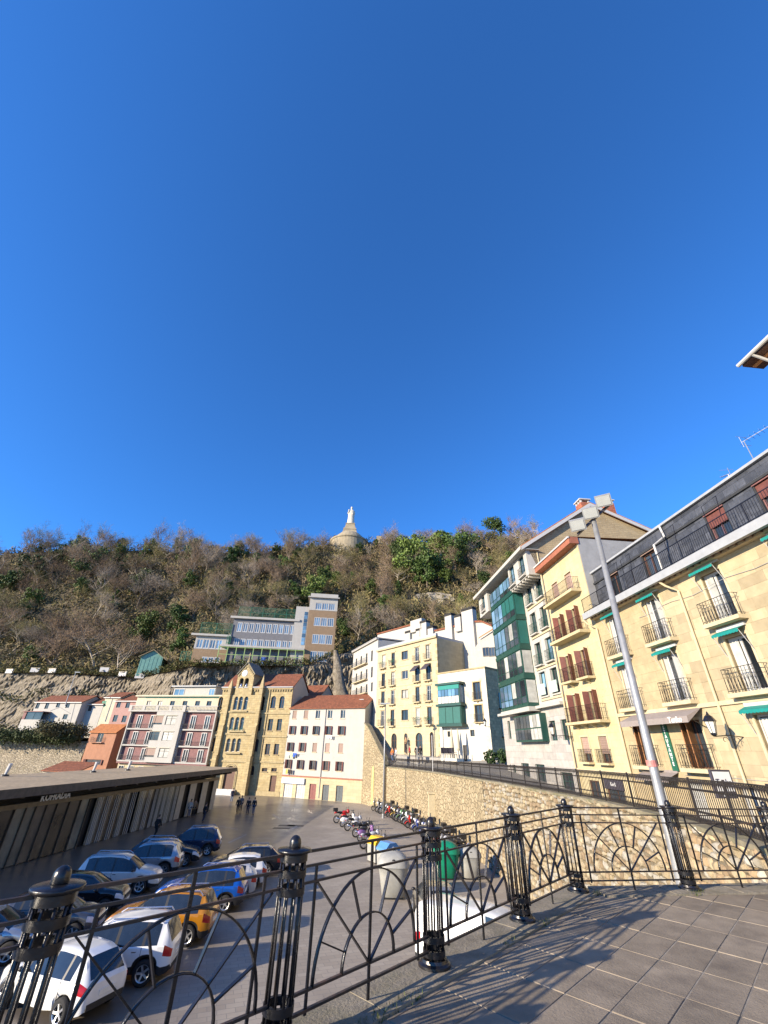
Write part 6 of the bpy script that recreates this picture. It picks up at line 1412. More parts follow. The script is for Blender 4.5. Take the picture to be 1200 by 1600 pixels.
def plant_tree(kind, pos, s, label, group, var=0, mtw=None, sz=None, name=None, bark=None):
    me = (BT if kind == 'bare' else ET)[var]; t = thing(name or ('bare_tree' if kind == 'bare' else 'evergreen_tree'), label, 'tree', pos, R_.uniform(0,6.28), group); t.scale = (s, s, s*(sz or 1))
    place(me[0], 'trunk', t, mat=bark); place(me[1], 'crown', t, mat=mtw); return t
def hillpos(px, py, lo=DF, hi=275):       # first hill point on the sight line
    d = ray(px, py); hd_ = math.hypot(d.x, d.y); az = math.degrees(math.atan2(d.x, d.y))
    for D in np.arange(dlf(az)+.5, hi, .5):
        z = EYE.z+d.z/hd_*D
        if z <= hill_z(az, D): break
    p = pol(az, D); return Vector((p.x,p.y,hill_z(az, D)))
# trees one can tell apart
for px, py, s, lab, var, mk, bk in (
  (150,1045,1.95,'large pale-limbed bare tree low on the left of the slope',4,'twig','barkpale'),(72,895,1.15,'bare tree with a pale forked trunk near the left skyline',2,'twig','barkpale'),(148,860,1.25,'tall grey bare tree standing out on the left skyline',0,'twiggrey','bark'),
  (455,880,1.7,'wide bare tree rising above the skyline left of the monument',1,'twiggrey','bark'),(318,905,1.5,'bare tree with tall pale stems above the school roof',3,'twiggrey','barkpale'),(505,870,1.2,'thin bare tree just left of the monument',5,'twiggrey','bark'),
  (155,990,1.0,'pale bare tree with slanting limbs on the middle of the left slope',2,'twiggrey','barkpale'),(680,850,1.05,'round-headed bare tree on the right skyline wrapped in ivy',0,'twiggrey','bark'),(735,850,1.0,'bare tree beside the dark skyline evergreen on the right',5,'twig','bark'),
  (225,990,1.2,'dense brown bare tree above the turquoise hut',1,'twig','bark'),(335,975,1.2,'slim bare tree behind the left school wing',5,'twiggrey','bark'),(30,870,1.3,'bare tree at the far left end of the skyline',3,'twig','bark'),(610,905,1.1,'brown bare tree on the slope below the monument rampart',6,'twig','bark'),(745,905,1.2,'pale bare tree low right beside the big evergreens',3,'twiggrey','barkpale'),(570,920,1.1,'brown bare tree right of the school tower',0,'twig','bark')):
    plant_tree('bare', hillpos(px, py), s, lab, None, var, MT[mk], bark=MT[bk])
for px, py, s, lab, var, mk in (
  (645,905,1.9,'big bright evergreen in the middle of the right slope',2,'leafb'),(668,925,1.6,'dark evergreen in front of the pale slope wall',0,'leafa'),(712,895,1.8,'broad evergreen on the right slope above the pale wall',2,'leafa'),(775,850,1.5,'dark round evergreen on the skyline near the tall gable',0,'leafa'),(130,905,1.5,'rounded dark pine on the left slope',2,'leafa'),(345,955,1.1,'bright ivy-covered tree left of the school roof',3,'leafb'),
  (490,945,1.15,'evergreen behind the school tower',2,'leafb'),(465,950,.8,'small evergreen left of the school tower',1,'leafa'),(725,965,.75,'light green shrub-like tree right of the pale wall',1,'leafb'),(30,930,1.7,'dark evergreen at the left edge of the slope',0,'leafa'),(588,860,.7,'pointed conifer on the skyline right of the monument',4,'leafa'),(718,858,.75,'small dark evergreen on the right skyline',1,'leafa'),(600,960,.7,'low evergreen right of the school',1,'leafa'),(155,925,.75,'bright green ivy tree on the left slope',3,'leafb'),(800,900,1.0,'evergreen beside the tall building eave',1,'leafb'),(690,880,1.6,'bright evergreen crown above the pale slope wall',0,'leafb'),(650,875,1.3,'upper bright evergreen below the right skyline',1,'leafb'),(625,890,1.3,'evergreen left of the biggest bright evergreen',2,'leafa'),(735,880,1.4,'dark evergreen right of the broad evergreen on the right slope',0,'leafa'),(700,915,1.1,'low evergreen just left of the pale slope wall end',1,'leafb'),(350,905,1.0,'evergreen high above the left school wing',1,'leafa'),(420,900,.9,'small evergreen high above the school roof',3,'leafa'),(180,885,1.0,'dark evergreen in the upper middle of the left slope',0,'leafa'),(760,930,.9,'evergreen low on the right near the tall building',0,'leafa'),(232,905,.7,'small olive evergreen high on the left slope',1,'leafa'),(560,870,.7,'round dark evergreen below the monument',0,'leafa')):
    plant_tree('ever', hillpos(px, py), s, lab, None, var, MT[mk])
# the wood itself
rr = random.Random(77); cnt = 0
for i in range(1000):
    if cnt >= 350: break
    az = rr.uniform(-49, 24); t = rr.random()**.85; d0 = dlf(az)+9; D = d0+(dhf(az)-d0+3)*t
    if -27 < az < -4 and D < 132: continue
    if abs(az+5.3) < 3.2 and D > 181: continue
    if 3 < az < 11 and 134 < D < 146: continue
    p = pol(az, D); p.z = hill_z(az, D)
    ever = rr.random() < (.55 if 2 < az < 16 and t < .85 else .17)
    s = rr.uniform(.8,1.3)*(1 if not ever else .85)*(1.25 if az < -26 else 1)*(.55 if abs(az+5.3) < 5 and D > 165 else (.85 if t > .88 else 1))
    if t > .93: s *= 1.0
    zone = 'above the lane houses' if az < -33 else ('above the turquoise hut' if az < -24 else ('behind the school' if az < -8 else ('below the monument' if az < 3 else 'on the right-hand slope')))
    lvl = 'on the skyline' if t > .9 else ('high up' if t > .6 else ('midway up' if t > .3 else 'low down'))
    if ever:
        bright = rr.random() < .35; plant_tree('ever', p, s*.85, '%s evergreen %s in the hillside wood %s' % ('bright green' if bright else 'dark', lvl, zone), 'evergreens of the hillside wood', rr.randrange(5), MT['leafb'] if bright else MT['leafa'])
    else:
        tk = rr.choice(('twig','twig','twiggrey','twigolive')); pale = rr.random() < .4; tall = rr.uniform(.9,1.2)
        plant_tree('bare', p, s, '%s%s bare tree, %s trunk, %s in the wood %s' % ('tall ' if tall*s > 1.3 else '', {'twig':'brown','twiggrey':'grey','twigolive':'olive'}[tk], 'pale' if pale else 'dark', lvl, zone), 'bare trees of the hillside wood', rr.randrange(7), MT[tk], tall, bark=MT['barkpale'] if pale else None)
    cnt += 1
# undergrowth: uncountable brush over the slope
r = np.random.RandomState(3)
def brush(n, seed, mt, label, name, size, hmax, azr=(-56,30), tr=(0,1.05), near=None):
    r = np.random.RandomState(seed); az = r.uniform(azr[0], azr[1], n); dl = np.array([dlf(a) for a in az]); dh = np.array([dhf(a) for a in az]); D = dl+8+(dh-dl-8)*r.uniform(tr[0], tr[1], n) if near is None else dl+r.uniform(near[0], near[1], n)
    clump = np.sin(az*2.1+D*.35)+np.sin(az*3.7-D*.22+2)+np.sin(D*.5+az); c = np.zeros((n,3))
    for i in range(n):
        c[i] = (D[i]*math.sin(rad(az[i])), D[i]*math.cos(rad(az[i])), hill_z(az[i], D[i])+r.rand()**1.3*hmax*(1+.45*clump[i]/3))
    ok = ~((az > 3.5) & (az < 10.5) & (D > 139) & (D < 145)); c[~ok,2] -= hmax*.55
    e1 = r.normal(size=(n,3)); e1[:,2] = np.abs(e1[:,2])*1.1; e1 /= np.linalg.norm(e1, axis=1)[:,None]; e2 = np.cross(e1, r.normal(size=(n,3))); e2 /= np.linalg.norm(e2, axis=1)[:,None]+1e-6
    s = size*r.uniform(.5,1.4,(n,1)); wv = s*r.uniform(.12,.4,(n,1)); V4 = np.stack([c-e1*s*.5-e2*wv*.5, c-e1*s*.5+e2*wv*.5, c+e1*s*.5+e2*wv*.3, c+e1*s*.5-e2*wv*.3], 1).reshape(-1,3)
    return tag(place(np_mesh(name, V4, mt), name), label, 'undergrowth', kind='stuff')
brush(85000, 1, mat('brush_brown', (.26,.19,.115), .95, .35, .15, spec=.1, col2=(.21,.185,.08)), 'brown winter undergrowth covering the hillside', 'brown_undergrowth', 1.15, 4.6)
brush(52000, 2, mat('brush_green', (.075,.09,.025), .9, .45, .2, spec=.15, col2=(.13,.125,.04)), 'dull green ivy and brush covering the hillside', 'green_undergrowth', .75, 3.6)
brush(5000, 5, mat('cliff_bush', (.075,.075,.025), .9, .45, .4, spec=.15), 'scrubby bushes along the cliff edge under the school', 'cliff_scrub', .55, 1.5, (-45,-5), (0,0), (-1.2,1.2))
# ivy bank over the left lane wall
def bank(n, seed, pts, label, name, mt, size=.35, thick=1.0):
    r = np.random.RandomState(seed); P = [np.array(p) for p in pts]; k = r.randint(0, len(P)-1, n); t = r.rand(n,1); c = np.array([P[i] for i in k])*(1-t)+np.array([P[i+1] for i in k])*t; c = c+r.normal(size=(n,3))*np.array([thick,thick,thick*.6])
    e1 = r.normal(size=(n,3)); e1 /= np.linalg.norm(e1, axis=1)[:,None]; e2 = np.cross(e1, r.normal(size=(n,3))); e2 /= np.linalg.norm(e2, axis=1)[:,None]+1e-6; s = size*r.uniform(.5,1.3,(n,1))
    tag(place(np_mesh(name, np.stack([c-e1*s,c-e2*s*.6,c+e1*s,c+e2*s*.6],1).reshape(-1,3), mt), name), label, 'ivy', kind='stuff')
Zq = Zm(0,1060,5.4545)
bank(13000, 1, [atD(*Zq(X,Y),float(np.interp(X,[-220,700],[147,123]))) for X, Y in ((-250,430),(-60,480),(120,490),(300,490),(450,500),(620,505))], 'dark ivy hanging over the top of the left stone wall', 'ivy_bank', mat('ivy_leaf', (.035,.052,.014), .7, .45, 1.2, spec=.3, col2=(.075,.095,.03)), .24, 1.0)
bank(5200, 2, [atD(*Zq(X,Y),126) for X, Y in ((380,410),(480,440),(600,440),(700,460))], 'tangled green bank below the white lane houses', 'lane_bank', mat('bank_leaf', (.07,.08,.025), .8, .45, 1.0, col2=(.14,.12,.05)), .24, 1.0)

for k, (a0, a1, f_) in enumerate(((-44,-30,.75),(-40,-24,.45),(-24,-8,.72),(-16,-6,.5))):
    pts = []
    for a_ in np.linspace(a0, a1, 9): p = pol(a_, dlf(a_)-2.2); pts.append((p.x, p.y, hill_z(a_, dlf(a_))*f_+1.5*math.sin(a_*2)))
    bank(900, 10+k, pts, ('sparse scrub high on the left cliff','sparse scrub lower on the left cliff','scrub on the cliff below the school','scrub low on the cliff behind the church')[k], 'cliff_plants', bpy.data.materials['cliff_bush'], .3, .8)
# ---------------------------------------------------------------- cars
SPEC = {
 'suv': dict(L=4.45, top=[(0,.62),(.03,.95),(.12,1.06),(.42,1.55),(.75,1.64),(1.6,1.67),(2.3,1.61),(2.65,1.51),(3.32,1.07),(3.6,1.03),(4.12,.93),(4.34,.78),(4.45,.55)],
   belt=[(0,.58),(.03,.9),(.3,1.03),(3.1,.97),(3.35,1.0),(3.6,.965),(4.12,.86),(4.34,.70),(4.45,.5)], w=[(0,.66),(.05,.76),(.3,.88),(.9,.92),(3.3,.915),(4.0,.87),(4.3,.72),(4.45,.55)],
   wr=[(.12,.74),(.42,.63),(1.6,.65),(2.65,.63),(3.32,.78)], cab=(.12,.42,2.65,3.32), win=((.55,.98),(1.08,1.9),(2.0,2.9)), wheels=(.83,3.55), r=.345, rails=1, trim=1),
 'hatch': dict(L=4.05, top=[(0,.58),(.03,.88),(.12,.98),(.5,1.40),(.85,1.48),(1.5,1.5),(2.0,1.46),(2.35,1.38),(3.05,.98),(3.3,.95),(3.8,.85),(3.98,.7),(4.05,.5)],
   belt=[(0,.55),(.03,.84),(.3,.96),(2.85,.89),(3.05,.91),(3.3,.88),(3.8,.78),(3.98,.64),(4.05,.46)], w=[(0,.62),(.05,.72),(.3,.83),(.9,.875),(3.0,.87),(3.65,.82),(3.92,.68),(4.05,.52)],
   wr=[(.12,.68),(.5,.58),(1.5,.6),(2.35,.58),(3.05,.73)], cab=(.12,.5,2.35,3.05), win=((.68,.95),(1.03,1.7),(1.79,2.62)), wheels=(.74,3.25), r=.315, rails=0, trim=0),
 'estate': dict(L=4.6, top=[(0,.6),(.03,.9),(.12,.98),(.62,1.36),(1.0,1.45),(1.8,1.48),(2.4,1.44),(2.75,1.36),(3.5,.98),(3.75,.95),(4.3,.83),(4.5,.68),(4.6,.48)],
   belt=[(0,.56),(.03,.86),(.3,.95),(3.25,.89),(3.5,.92),(3.75,.88),(4.3,.77),(4.5,.62),(4.6,.44)], w=[(0,.66),(.05,.76),(.3,.86),(.9,.9),(3.4,.9),(4.2,.84),(4.45,.7),(4.6,.54)],
   wr=[(.12,.72),(.62,.61),(1.8,.62),(2.75,.6),(3.5,.76)], cab=(.12,.62,2.75,3.5), win=((.8,1.15),(1.24,2.05),(2.14,3.05)), wheels=(.9,3.72), r=.325, rails=1, trim=0),
 'van': dict(L=5.0, top=[(0,.7),(.03,1.6),(.1,1.84),(.4,1.93),(1.5,1.96),(2.6,1.96),(3.2,1.9),(3.45,1.82),(4.2,1.2),(4.45,1.12),(4.8,.95),(4.93,.75),(5.0,.55)],
   belt=[(0,.65),(.03,1.05),(.3,1.12),(3.7,1.1),(4.2,1.12),(4.45,1.05),(4.8,.86),(4.93,.68),(5.0,.5)], w=[(0,.8),(.05,.88),(.3,.93),(.9,.95),(3.8,.94),(4.5,.88),(4.85,.74),(5.0,.58)],
   wr=[(.03,.82),(.4,.78),(1.5,.79),(3.45,.74),(4.2,.82)], cab=(.03,.1,3.45,4.2), win=((2.75,3.75),), wheels=(.95,4.05), r=.34, rails=0, trim=1)}
CARC = {}
def wheel_meshes(r):
    k = ('w', round(r,3))
    if k not in CARC:
        ty = MB().lathe([(r*.66,-.1),(r*.9,-.105),(r,-.075),(r,.075),(r*.9,.105),(r*.66,.1)], 22, axis='y', cap=False).mesh('wheel', MT['tyre'], True)
        rm = MB().lathe([(.001,.06),(r*.12,.07),(r*.14,.05)], 12, axis='y'); rm.lathe([(r*.6,.085),(r*.68,.1),(r*.68,.02),(r*.6,.03)], 22, axis='y', cap=False)
        for j in range(5):
            a = 2*math.pi*j/5; d = Vector((math.cos(a),0,math.sin(a))); rm.bar(d*r*.1+Vector((0,.055,0)), d*r*.64+Vector((0,.075,0)), r*.17, .025, (0,1,0))
        CARC[k] = (ty, rm.mesh('rim', MT['rim']), MB().lathe([(.001,.015),(r*.66,.02),(r*.66,0)], 18, axis='y').mesh('brake', MT['blackpl']))
    return CARC[k]
def car_meshes(kind):
    if kind in CARC: return CARC[kind]
    S = SPEC[kind]; L = S['L']; wb = S['wheels']; R = S['r']*1.2
    f = lambda key, x: float(np.interp(x, [p[0] for p in S[key]], [p[1] for p in S[key]]))
    xs = {0,.03,.06,.12,.3,L-.02,L}|{p[0] for key in ('top','belt') for p in S[key]}|set(S['cab'])|{x for w2 in S['win'] for x in w2}
    for c in wb: xs |= {c+R*math.cos(math.pi*k/10) for k in range(11)}
    xs = sorted(xs); xs = [x for i, x in enumerate(xs) if i == 0 or x-xs[i-1] > .012]; c0, c1, c2, c3 = S['cab']
    def bot(x):
        z = float(np.interp(x, [0,.1,.35,L-.45,L-.1,L], [.38,.3,.24,.24,.27,.34]))
        for c in wb:
            if abs(x-c) <= R+1e-6: z = max(z, S['r']-.02+math.sqrt(max(0, R*R-(x-c)**2)))
        return z
    sec = []
    for x in xs:
        w = f('w', x); zb = bot(x); be = max(f('belt', x), zb+.06) ; tp = max(f('top', x), be+.015)
        if c0 <= x <= c3:
            wr = f('wr', x); edge = .07 if c1 <= x <= c2 else .05; t = 1.0
            re = max(be+.01, tp-edge)
        else: wr = w*.86; re = be+(tp-be)*.7
        sec.append([(w*.93,zb),(w*.995,zb+(be-zb)*.3),(w,zb+(be-zb)*.66),(w*.985,be-.035),(w*.95,be),(wr,re),(wr*.86,tp-.012 if c0 <= x <= c3 else re+(tp-re)*.7),(wr*.45,tp),(0,tp)])
    faces = {}
    def region(i, j):
        xa, xb = xs[i], xs[i+1]; xm = (xa+xb)/2
        if j == 4 and any(a <= xm <= b2 for a, b2 in S['win']): return 'side_window%d' % [a <= xm <= b2 for a, b2 in S['win']].index(True)
        if j == 4 and kind != 'van' and S['win'][0][0] <= xm <= S['win'][-1][1]+.25: return 'pillar%d' % sum(xm > a for a, b2 in S['win'])
        if j >= 5 and c2 <= xm <= c3: return 'windscreen' if j >= 5 else 'body'
        if kind != 'van' and j >= 6 and c0 <= xm <= c1: return 'rear_window'
        if j in (2,3) and .025 <= xm <= .3: return 'tail_light'
        if j in (2,3) and L-.42 <= xm <= L-.06: return 'head_light'
        if j == 0 and S['trim']: return 'lower_trim'
        return 'body'
    regs = {}
    for sgn in (1,-1):
        for i in range(len(xs)-1):
            for j in range(8):
                rg = region(i, j)
                if rg.startswith(('side','tail','head','pill')): rg += 'LR'[sgn < 0]
                q = [(xs[i]-L/2, sgn*sec[i][j][0], sec[i][j][1]),(xs[i+1]-L/2, sgn*sec[i+1][j][0], sec[i+1][j][1]),(xs[i+1]-L/2, sgn*sec[i+1][j+1][0], sec[i+1][j+1][1]),(xs[i]-L/2, sgn*sec[i][j+1][0], sec[i][j+1][1])]
                if sgn < 0: q = q[::-1]
                regs.setdefault(rg, MB()).quad(*q)
    for e, x in ((0,xs[0]),(-1,xs[-1])):
        ring_ = [(x-L/2, p[0], p[1]) for p in sec[e]]+[(x-L/2, -p[0], p[1]) for p in sec[e][-2::-1]]
        regs['body'].add(ring_, [tuple(range(len(ring_)))])
    out = {}
    mm = {'body':MT['white'],'lower_trim':MT['blackpl'],'windscreen':MT['carglass'],'rear_window':MT['carglass'],'tail_light':MT['red'],'head_light':MT['lens'],'pillar':MT['blackpl'],'side_window':MT['carglass']}
    for rg, mb in regs.items():
        base = rg.rstrip('LR').rstrip('0123'); me = mb.mesh(base, mm[base]); bm = bmesh.new(); bm.from_mesh(me); bmesh.ops.remove_doubles(bm, verts=bm.verts, dist=.0008); bm.to_mesh(me); bm.free(); sharpen(me, 34); out[rg] = (base, me)
    m = MB(); m.box(-L/2+.25,L/2-.3,-.7,.7,.26,.62); out['underbody'] = ('underbody', m.mesh('underbody', MT['blackpl']))
    m = MB(); m.box(-L/2-.012,-L/2+.02,-.27,.27,f('top',.03)*.74-.06,f('top',.03)*.74+.06); out['plate'] = ('number_plate', m.mesh('number_plate', MT['plate']))
    m = MB(); m.box(L/2-.03,L/2+.008,-.27,.27,.40,.51); out['plate2'] = ('number_plate', m.mesh('number_plate', MT['plate']))
    m = MB(); m.box(L/2-.08,L/2-.005,-.48,.48,.56,.68); m.box(L/2-.06,L/2+.0,-.55,.55,.27,.38); out['grille'] = ('grille', m.mesh('grille', MT['blackpl']))
    m = MB(); m.box(-L/2-.015,-L/2+.06,-.62,.62,.36,.5); out['bumper'] = ('rear_bumper', m.mesh('rear_bumper', MT['blackpl']))
    for s_, nm in ((1,'L'),(-1,'R')):
        xx = c2-L/2+.38; yy = s_*(f('w',c2)+.07); out['mirror'+nm] = ('mirror', MB().ell((xx,yy,f('belt',c2)+.07),(.09,.11,.07),8,5).mesh('mirror', MT['blackpl'], True))
        for k, xd in enumerate((S['win'][-1][0]-L/2+.02, S['win'][max(0,len(S['win'])-2)][0]-L/2+.1)): out['handle%s%d' % (nm,k)] = ('door_handle', MB().box(xd,xd+.17,s_*f('w',2)*.985-.012,s_*f('w',2)*.985+.012+.0,f('belt',2)-.13,f('belt',2)-.1).mesh('door_handle', MT['chrome']))
        if S['rails']: ye = s_*f('wr',1.6)*.93; out['rail'+nm] = ('roof_rail', MB().tube([(c1-L/2+.1,ye,f('top',c1)-.02),(c1-L/2+.25,ye,f('top',1.0)+.04),(c2-L/2-.35,ye,f('top',c2-.35)+.045),(c2-L/2-.15,ye,f('top',c2-.15)-.01)], .022, 6).mesh('roof_rail', MT['chrome']))
        # seams between doors
        for k, (a, b2) in enumerate(S['win'][1:] if len(S['win']) > 1 else S['win']): out['seam%s%d' % (nm,k)] = ('door_seam', MB().box(a-L/2-.045,a-L/2-.033,s_*f('w',a)*.99-.008,s_*f('w',a)*.99+.012,.34,f('belt',a)-.02).mesh('door_seam', MT['blackpl']))
    CARC[kind] = (out, S); return CARC[kind]
def paint(name, col, metal=.3): return mat('paint_'+name, col, .22, .05, 3, metal=metal, coat=.8, dirt=tuple(x*.85 for x in col), dsc=1.5)
PAINT = dict(white=paint('white',(.76,.76,.74),0), navy=paint('navy',(.02,.035,.08)), black=paint('black',(.013,.013,.016)), silver=paint('silver',(.42,.44,.46),.6), blue=paint('blue',(.01,.10,.46)), orange=paint('orange',(.55,.225,.012)), pearl=paint('pearl',(.62,.61,.58),.1), beige=paint('beige',(.36,.33,.27),.5), grey=paint('grey',(.10,.105,.115),.5))
def car(kind, col, x, y, head, label, s=1.06, roofcol=None, z=0):
    out, S = car_meshes(kind); t = thing('parked_car' if kind != 'van' else 'parked_van', label, 'car' if kind != 'van' else 'van', (x,y,z), rad(head), 'vehicles parked on the square'); t.scale = (s,s,s)
    for k, (nm, me) in out.items():
        o = place(me, nm, t, mat=PAINT[col] if nm == 'body' else None)
    ty, rm, br = wheel_meshes(S['r'])
    for xx in S['wheels']:
        for sg in (1,-1):
            yy = sg*(.80 if kind != 'van' else .84); o = place(ty, 'wheel', t, (xx-S['L']/2,yy,S['r']), math.pi if sg < 0 else 0); place(br, 'brake_disc', o); place(rm, 'rim', o)
    return t
# right-hand row, tails to the lane (heading is the direction of the bonnet, degrees from +x)
def rear_at(px, py, head, L, s=1.06):
    p = G(px, py, 0); d = Vector((math.cos(rad(head)), math.sin(rad(head)), 0)); return p+d*(L*s/2)
ROW = [('hatch','white',(155,1594),158,'white small hatchback nearest the fence corner, tail to the lane'),('suv','white',(270,1524),186,'white crossover with roof rails and red tail lamps beside the orange car'),('suv','orange',(330,1468),183,'orange crossover parked between the white crossover and the blue car'),
 ('suv','blue',(380,1418),186,'bright blue crossover with silver wheels in the lane-side row'),('hatch','pearl',(398,1398),193,'pearl grey hatchback parked beyond the bright blue car'),('hatch','white',(414,1382),194,'white hatchback next to the dark estate at the end of the row'),('estate','black',(436,1364),196,'dark estate with roof rails at the far end of the lane-side row')]
for kind, col, (px,py), hd_, lab in ROW:
    c = rear_at(px, py, hd_, SPEC[kind]['L']); car(kind, col, c.x, c.y, hd_, lab)
# left-hand row, mixed directions
LEFT = [('hatch','silver',-16.2,20.6,12,'silver hatchback at the left edge behind the fence, nearest the camera'),('estate','silver',-16.0,23.4,12,'silver car at the left edge with its white-framed side windows'),('hatch','grey',-14.6,25.6,12,'dark grey hatchback half hidden by the left fence post'),('hatch','black',-15.2,29.0,12,'black hatchback with white headlamps facing the orange crossover'),
 ('suv','pearl',-15.3,32.6,12,'white crossover facing right with dark side windows in the hall-side row'),('suv','silver',-15.6,36.3,190,'silver boxy car with roof rails, tail to the right, beyond the white crossover'),('estate','black',-15.4,39.2,12,'black car facing right beyond the silver boxy car'),('suv','navy',-15.0,42.6,193,'navy crossover with silver roof rails at the far end of the hall-side row')]
for kind, col, x, y, hd_, lab in LEFT: car(kind, col, x, y, hd_, lab)
car('van','white',4.6,22.6,-32,'large white van close under the terrace wall', 1.12)
car('hatch','beige',3.3,29.2,96,'beige hatchback showing its tail lamp behind the white van', 1.1)
# painted bay lines
def stripe(x0, y0, x1, y1, wd, label, grp): 
    d = Vector((x1-x0,y1-y0,0)).normalized(); n = Vector((-d.y,d.x,0))*wd/2; tag(MB().add([(x0-n.x,y0-n.y,.004),(x0+n.x,y0+n.y,.004),(x1+n.x,y1+n.y,.004),(x1-n.x,y1-n.y,.004)], [(0,3,2,1)]).build('road_marking', MT['line']), label, 'road marking', grp)
words = ('first','second','third','fourth','fifth','sixth','seventh','eighth','ninth','tenth')
for k in range(8): y = 22.2+k*2.75; stripe(-12.6,y-1.1,-8.0,y,.12,'white bay line on the car park, %s from the fence' % words[k], 'parking bay lines')
for k, (px,py,qx,qy) in enumerate(((455,1296,468,1289),(357,1317,385,1304),(343,1291,372,1296),(402,1310,425,1310),(425,1272,438,1280))):
    a, c = G(px,py,0), G(qx,qy,0); stripe(a.x,a.y,c.x,c.y,.14,'short worn white line on the open square, %s from the camera' % words[k], 'worn lines on the open square')
for k, (px,py) in enumerate(((448,1290),(462,1290),(440,1294),(620,1265))):
    p = G(px,py,0); tag(MB().box(p.x-.9,p.x+.9,p.y-.5,p.y+.5,.001,.006).build('drain_cover', MT['blackpl']), 'dark drain cover in the wet paving, %s of the group' % words[k], 'drain cover', 'drain covers on the square')
for k in range(6):
    y = 44+k*3.6; stripe(1.6,y,4.0,y+.4,.1,'motorcycle bay line beside the wall, %s from the bins' % words[k], 'motorcycle bay lines')

# ---------------------------------------------------------------- motorcycles
def moto_proto(kind):
    P = {}
    r = .31 if kind == 'moto' else .24; wbs = .68 if kind == 'moto' else .6
    P['wheel'] = MB().lathe([(r*.72,-.045),(r*.92,-.06),(r,-.02),(r,.02),(r*.92,.06),(r*.72,.045),(r*.72,-.045)], 18, axis='y', cap=False).mesh('wheel', MT['tyre'], True)
    rm = MB().lathe([(r*.66,-.03),(r*.74,-.03),(r*.74,.03),(r*.66,.03),(r*.66,-.03)], 16, axis='y', cap=False).lathe([(.04,-.06),(.04,.06)], 8, axis='y')
    for j in range(6): a = math.pi*2*j/6; rm.bar((0,0,0),(r*.7*math.cos(a),0,r*.7*math.sin(a)),.03,.02,(0,1,0))
    P['rim'] = rm.mesh('rim', MT['rim'])
    parts = []
    if kind == 'moto':
        parts.append(('engine', MB().box(-.22,.2,-.16,.16,.3,.58).box(-.1,.12,-.2,.2,.42,.62).mesh('engine', MT['blackpl']), None))
        parts.append(('frame', MB().tube([(-.55,0,.42),(-.35,0,.72),(.3,0,.82),(.42,0,.95)], .035, 6).tube([(.36,0,.85),(.2,0,.35),(-.2,0,.32)], .03, 6).mesh('frame', MT['blackpl']), None))
        parts.append(('tank', MB().ell((.12,0,.86),(.3,.16,.14),12,8).mesh('tank', MT['red'], True), 'col'))
        parts.append(('fairing', MB().ell((.48,0,.9),(.17,.15,.2),10,6).ell((.1,0,.6),(.3,.17,.16),10,6).mesh('fairing', MT['red'], True), 'col'))
        parts.append(('seat', MB().ell((-.36,0,.84),(.34,.14,.09),12,6).mesh('seat', MT['blackpl'], True), None))
        parts.append(('tail', MB().ell((-.72,0,.84),(.18,.09,.08),8,5).mesh('tail', MT['red'], True), 'col'))
        parts.append(('fork', MB().tube([(.68,.09,.31),(.42,.09,.98)], .025, 6).tube([(.68,-.09,.31),(.42,-.09,.98)], .025, 6).mesh('fork', MT['chrome']), None))
        parts.append(('swing_arm', MB().tube([(-.1,.1,.4),(-.68,.1,.31)], .03, 6).tube([(-.1,-.1,.4),(-.68,-.1,.31)], .03, 6).mesh('swing_arm', MT['blackpl']), None))
        parts.append(('exhaust', MB().tube([(.2,-.14,.35),(-.2,-.17,.25),(-.75,-.18,.42)], [.03,.04,.06], 8).mesh('exhaust', MT['chrome'], True), None))
        hz = 1.02
    else:
        parts.append(('body', MB().ell((-.42,0,.55),(.36,.19,.22),12,8).box(-.2,.3,-.17,.17,.28,.36).mesh('body', MT['red'], True), 'col'))
        parts.append(('leg_shield', MB().xprism([(.3,.3),(.36,.3),(.52,.72),(.46,.98),(.4,.98),(.44,.72)], -.2, .2).mesh('leg_shield', MT['red']), 'col'))
        parts.append(('seat', MB().ell((-.34,0,.78),(.36,.15,.08),12,6).mesh('seat', MT['blackpl'], True), None))
        parts.append(('windscreen', MB().add([(.52,-.17,.98),(.52,.17,.98),(.42,.14,1.26),(.42,-.14,1.26)], [(0,1,2,3)]).mesh('windscreen', MT['carglass']), None))
        parts.append(('fork', MB().tube([(.6,.06,.24),(.44,.05,.95)], .025, 6).mesh('fork', MT['blackpl']), None)); parts.append(('exhaust', MB().tube([(-.2,-.17,.25),(-.7,-.19,.32)], .05, 8).mesh('exhaust', MT['chrome'], True), None)); hz = 1.0
    parts.append(('handlebar', MB().tube([(.34,.36,hz+.02),(.42,.15,hz),(.42,-.15,hz),(.34,-.36,hz+.02)], .017, 6).tube([(.4,.24,hz),(.42,.3,hz+.2)], .01, 4).tube([(.4,-.24,hz),(.42,-.3,hz+.2)], .01, 4).ell((.42,.31,hz+.22),(.02,.06,.04),6,4).ell((.42,-.31,hz+.22),(.02,.06,.04),6,4).mesh('handlebar', MT['blackpl']), None))
    parts.append(('headlamp', MB().ell((.6,0,.88),(.07,.1,.09),8,5).mesh('headlamp', MT['lens'], True), None))
    parts.append(('tail_lamp', MB().ell((-.86 if kind == 'moto' else -.78,0,.74),(.04,.07,.04),6,4).mesh('tail_lamp', MT['red'], True), None))
    parts.append(('mudguard', arcbar(r+.05, .3, 2.5, 8, .12, .012).xf(Matrix.Translation((wbs,0,r))).mesh('mudguard', MT['red']), 'col'))
    parts.append(('stand', MB().tube([(-.05,.12,.34),(.02,.3,.0)], .015, 5).mesh('stand', MT['blackpl']), None))
    parts.append(('top_box', MB().box(-.98,-.6,-.2,.2,.92,1.2).mesh('top_box', MT['blackpl']), 'box'))
    P['parts'] = parts; P['wb'] = wbs; P['r'] = r; return P
MP = {k: moto_proto(k) for k in ('moto','scooter')}
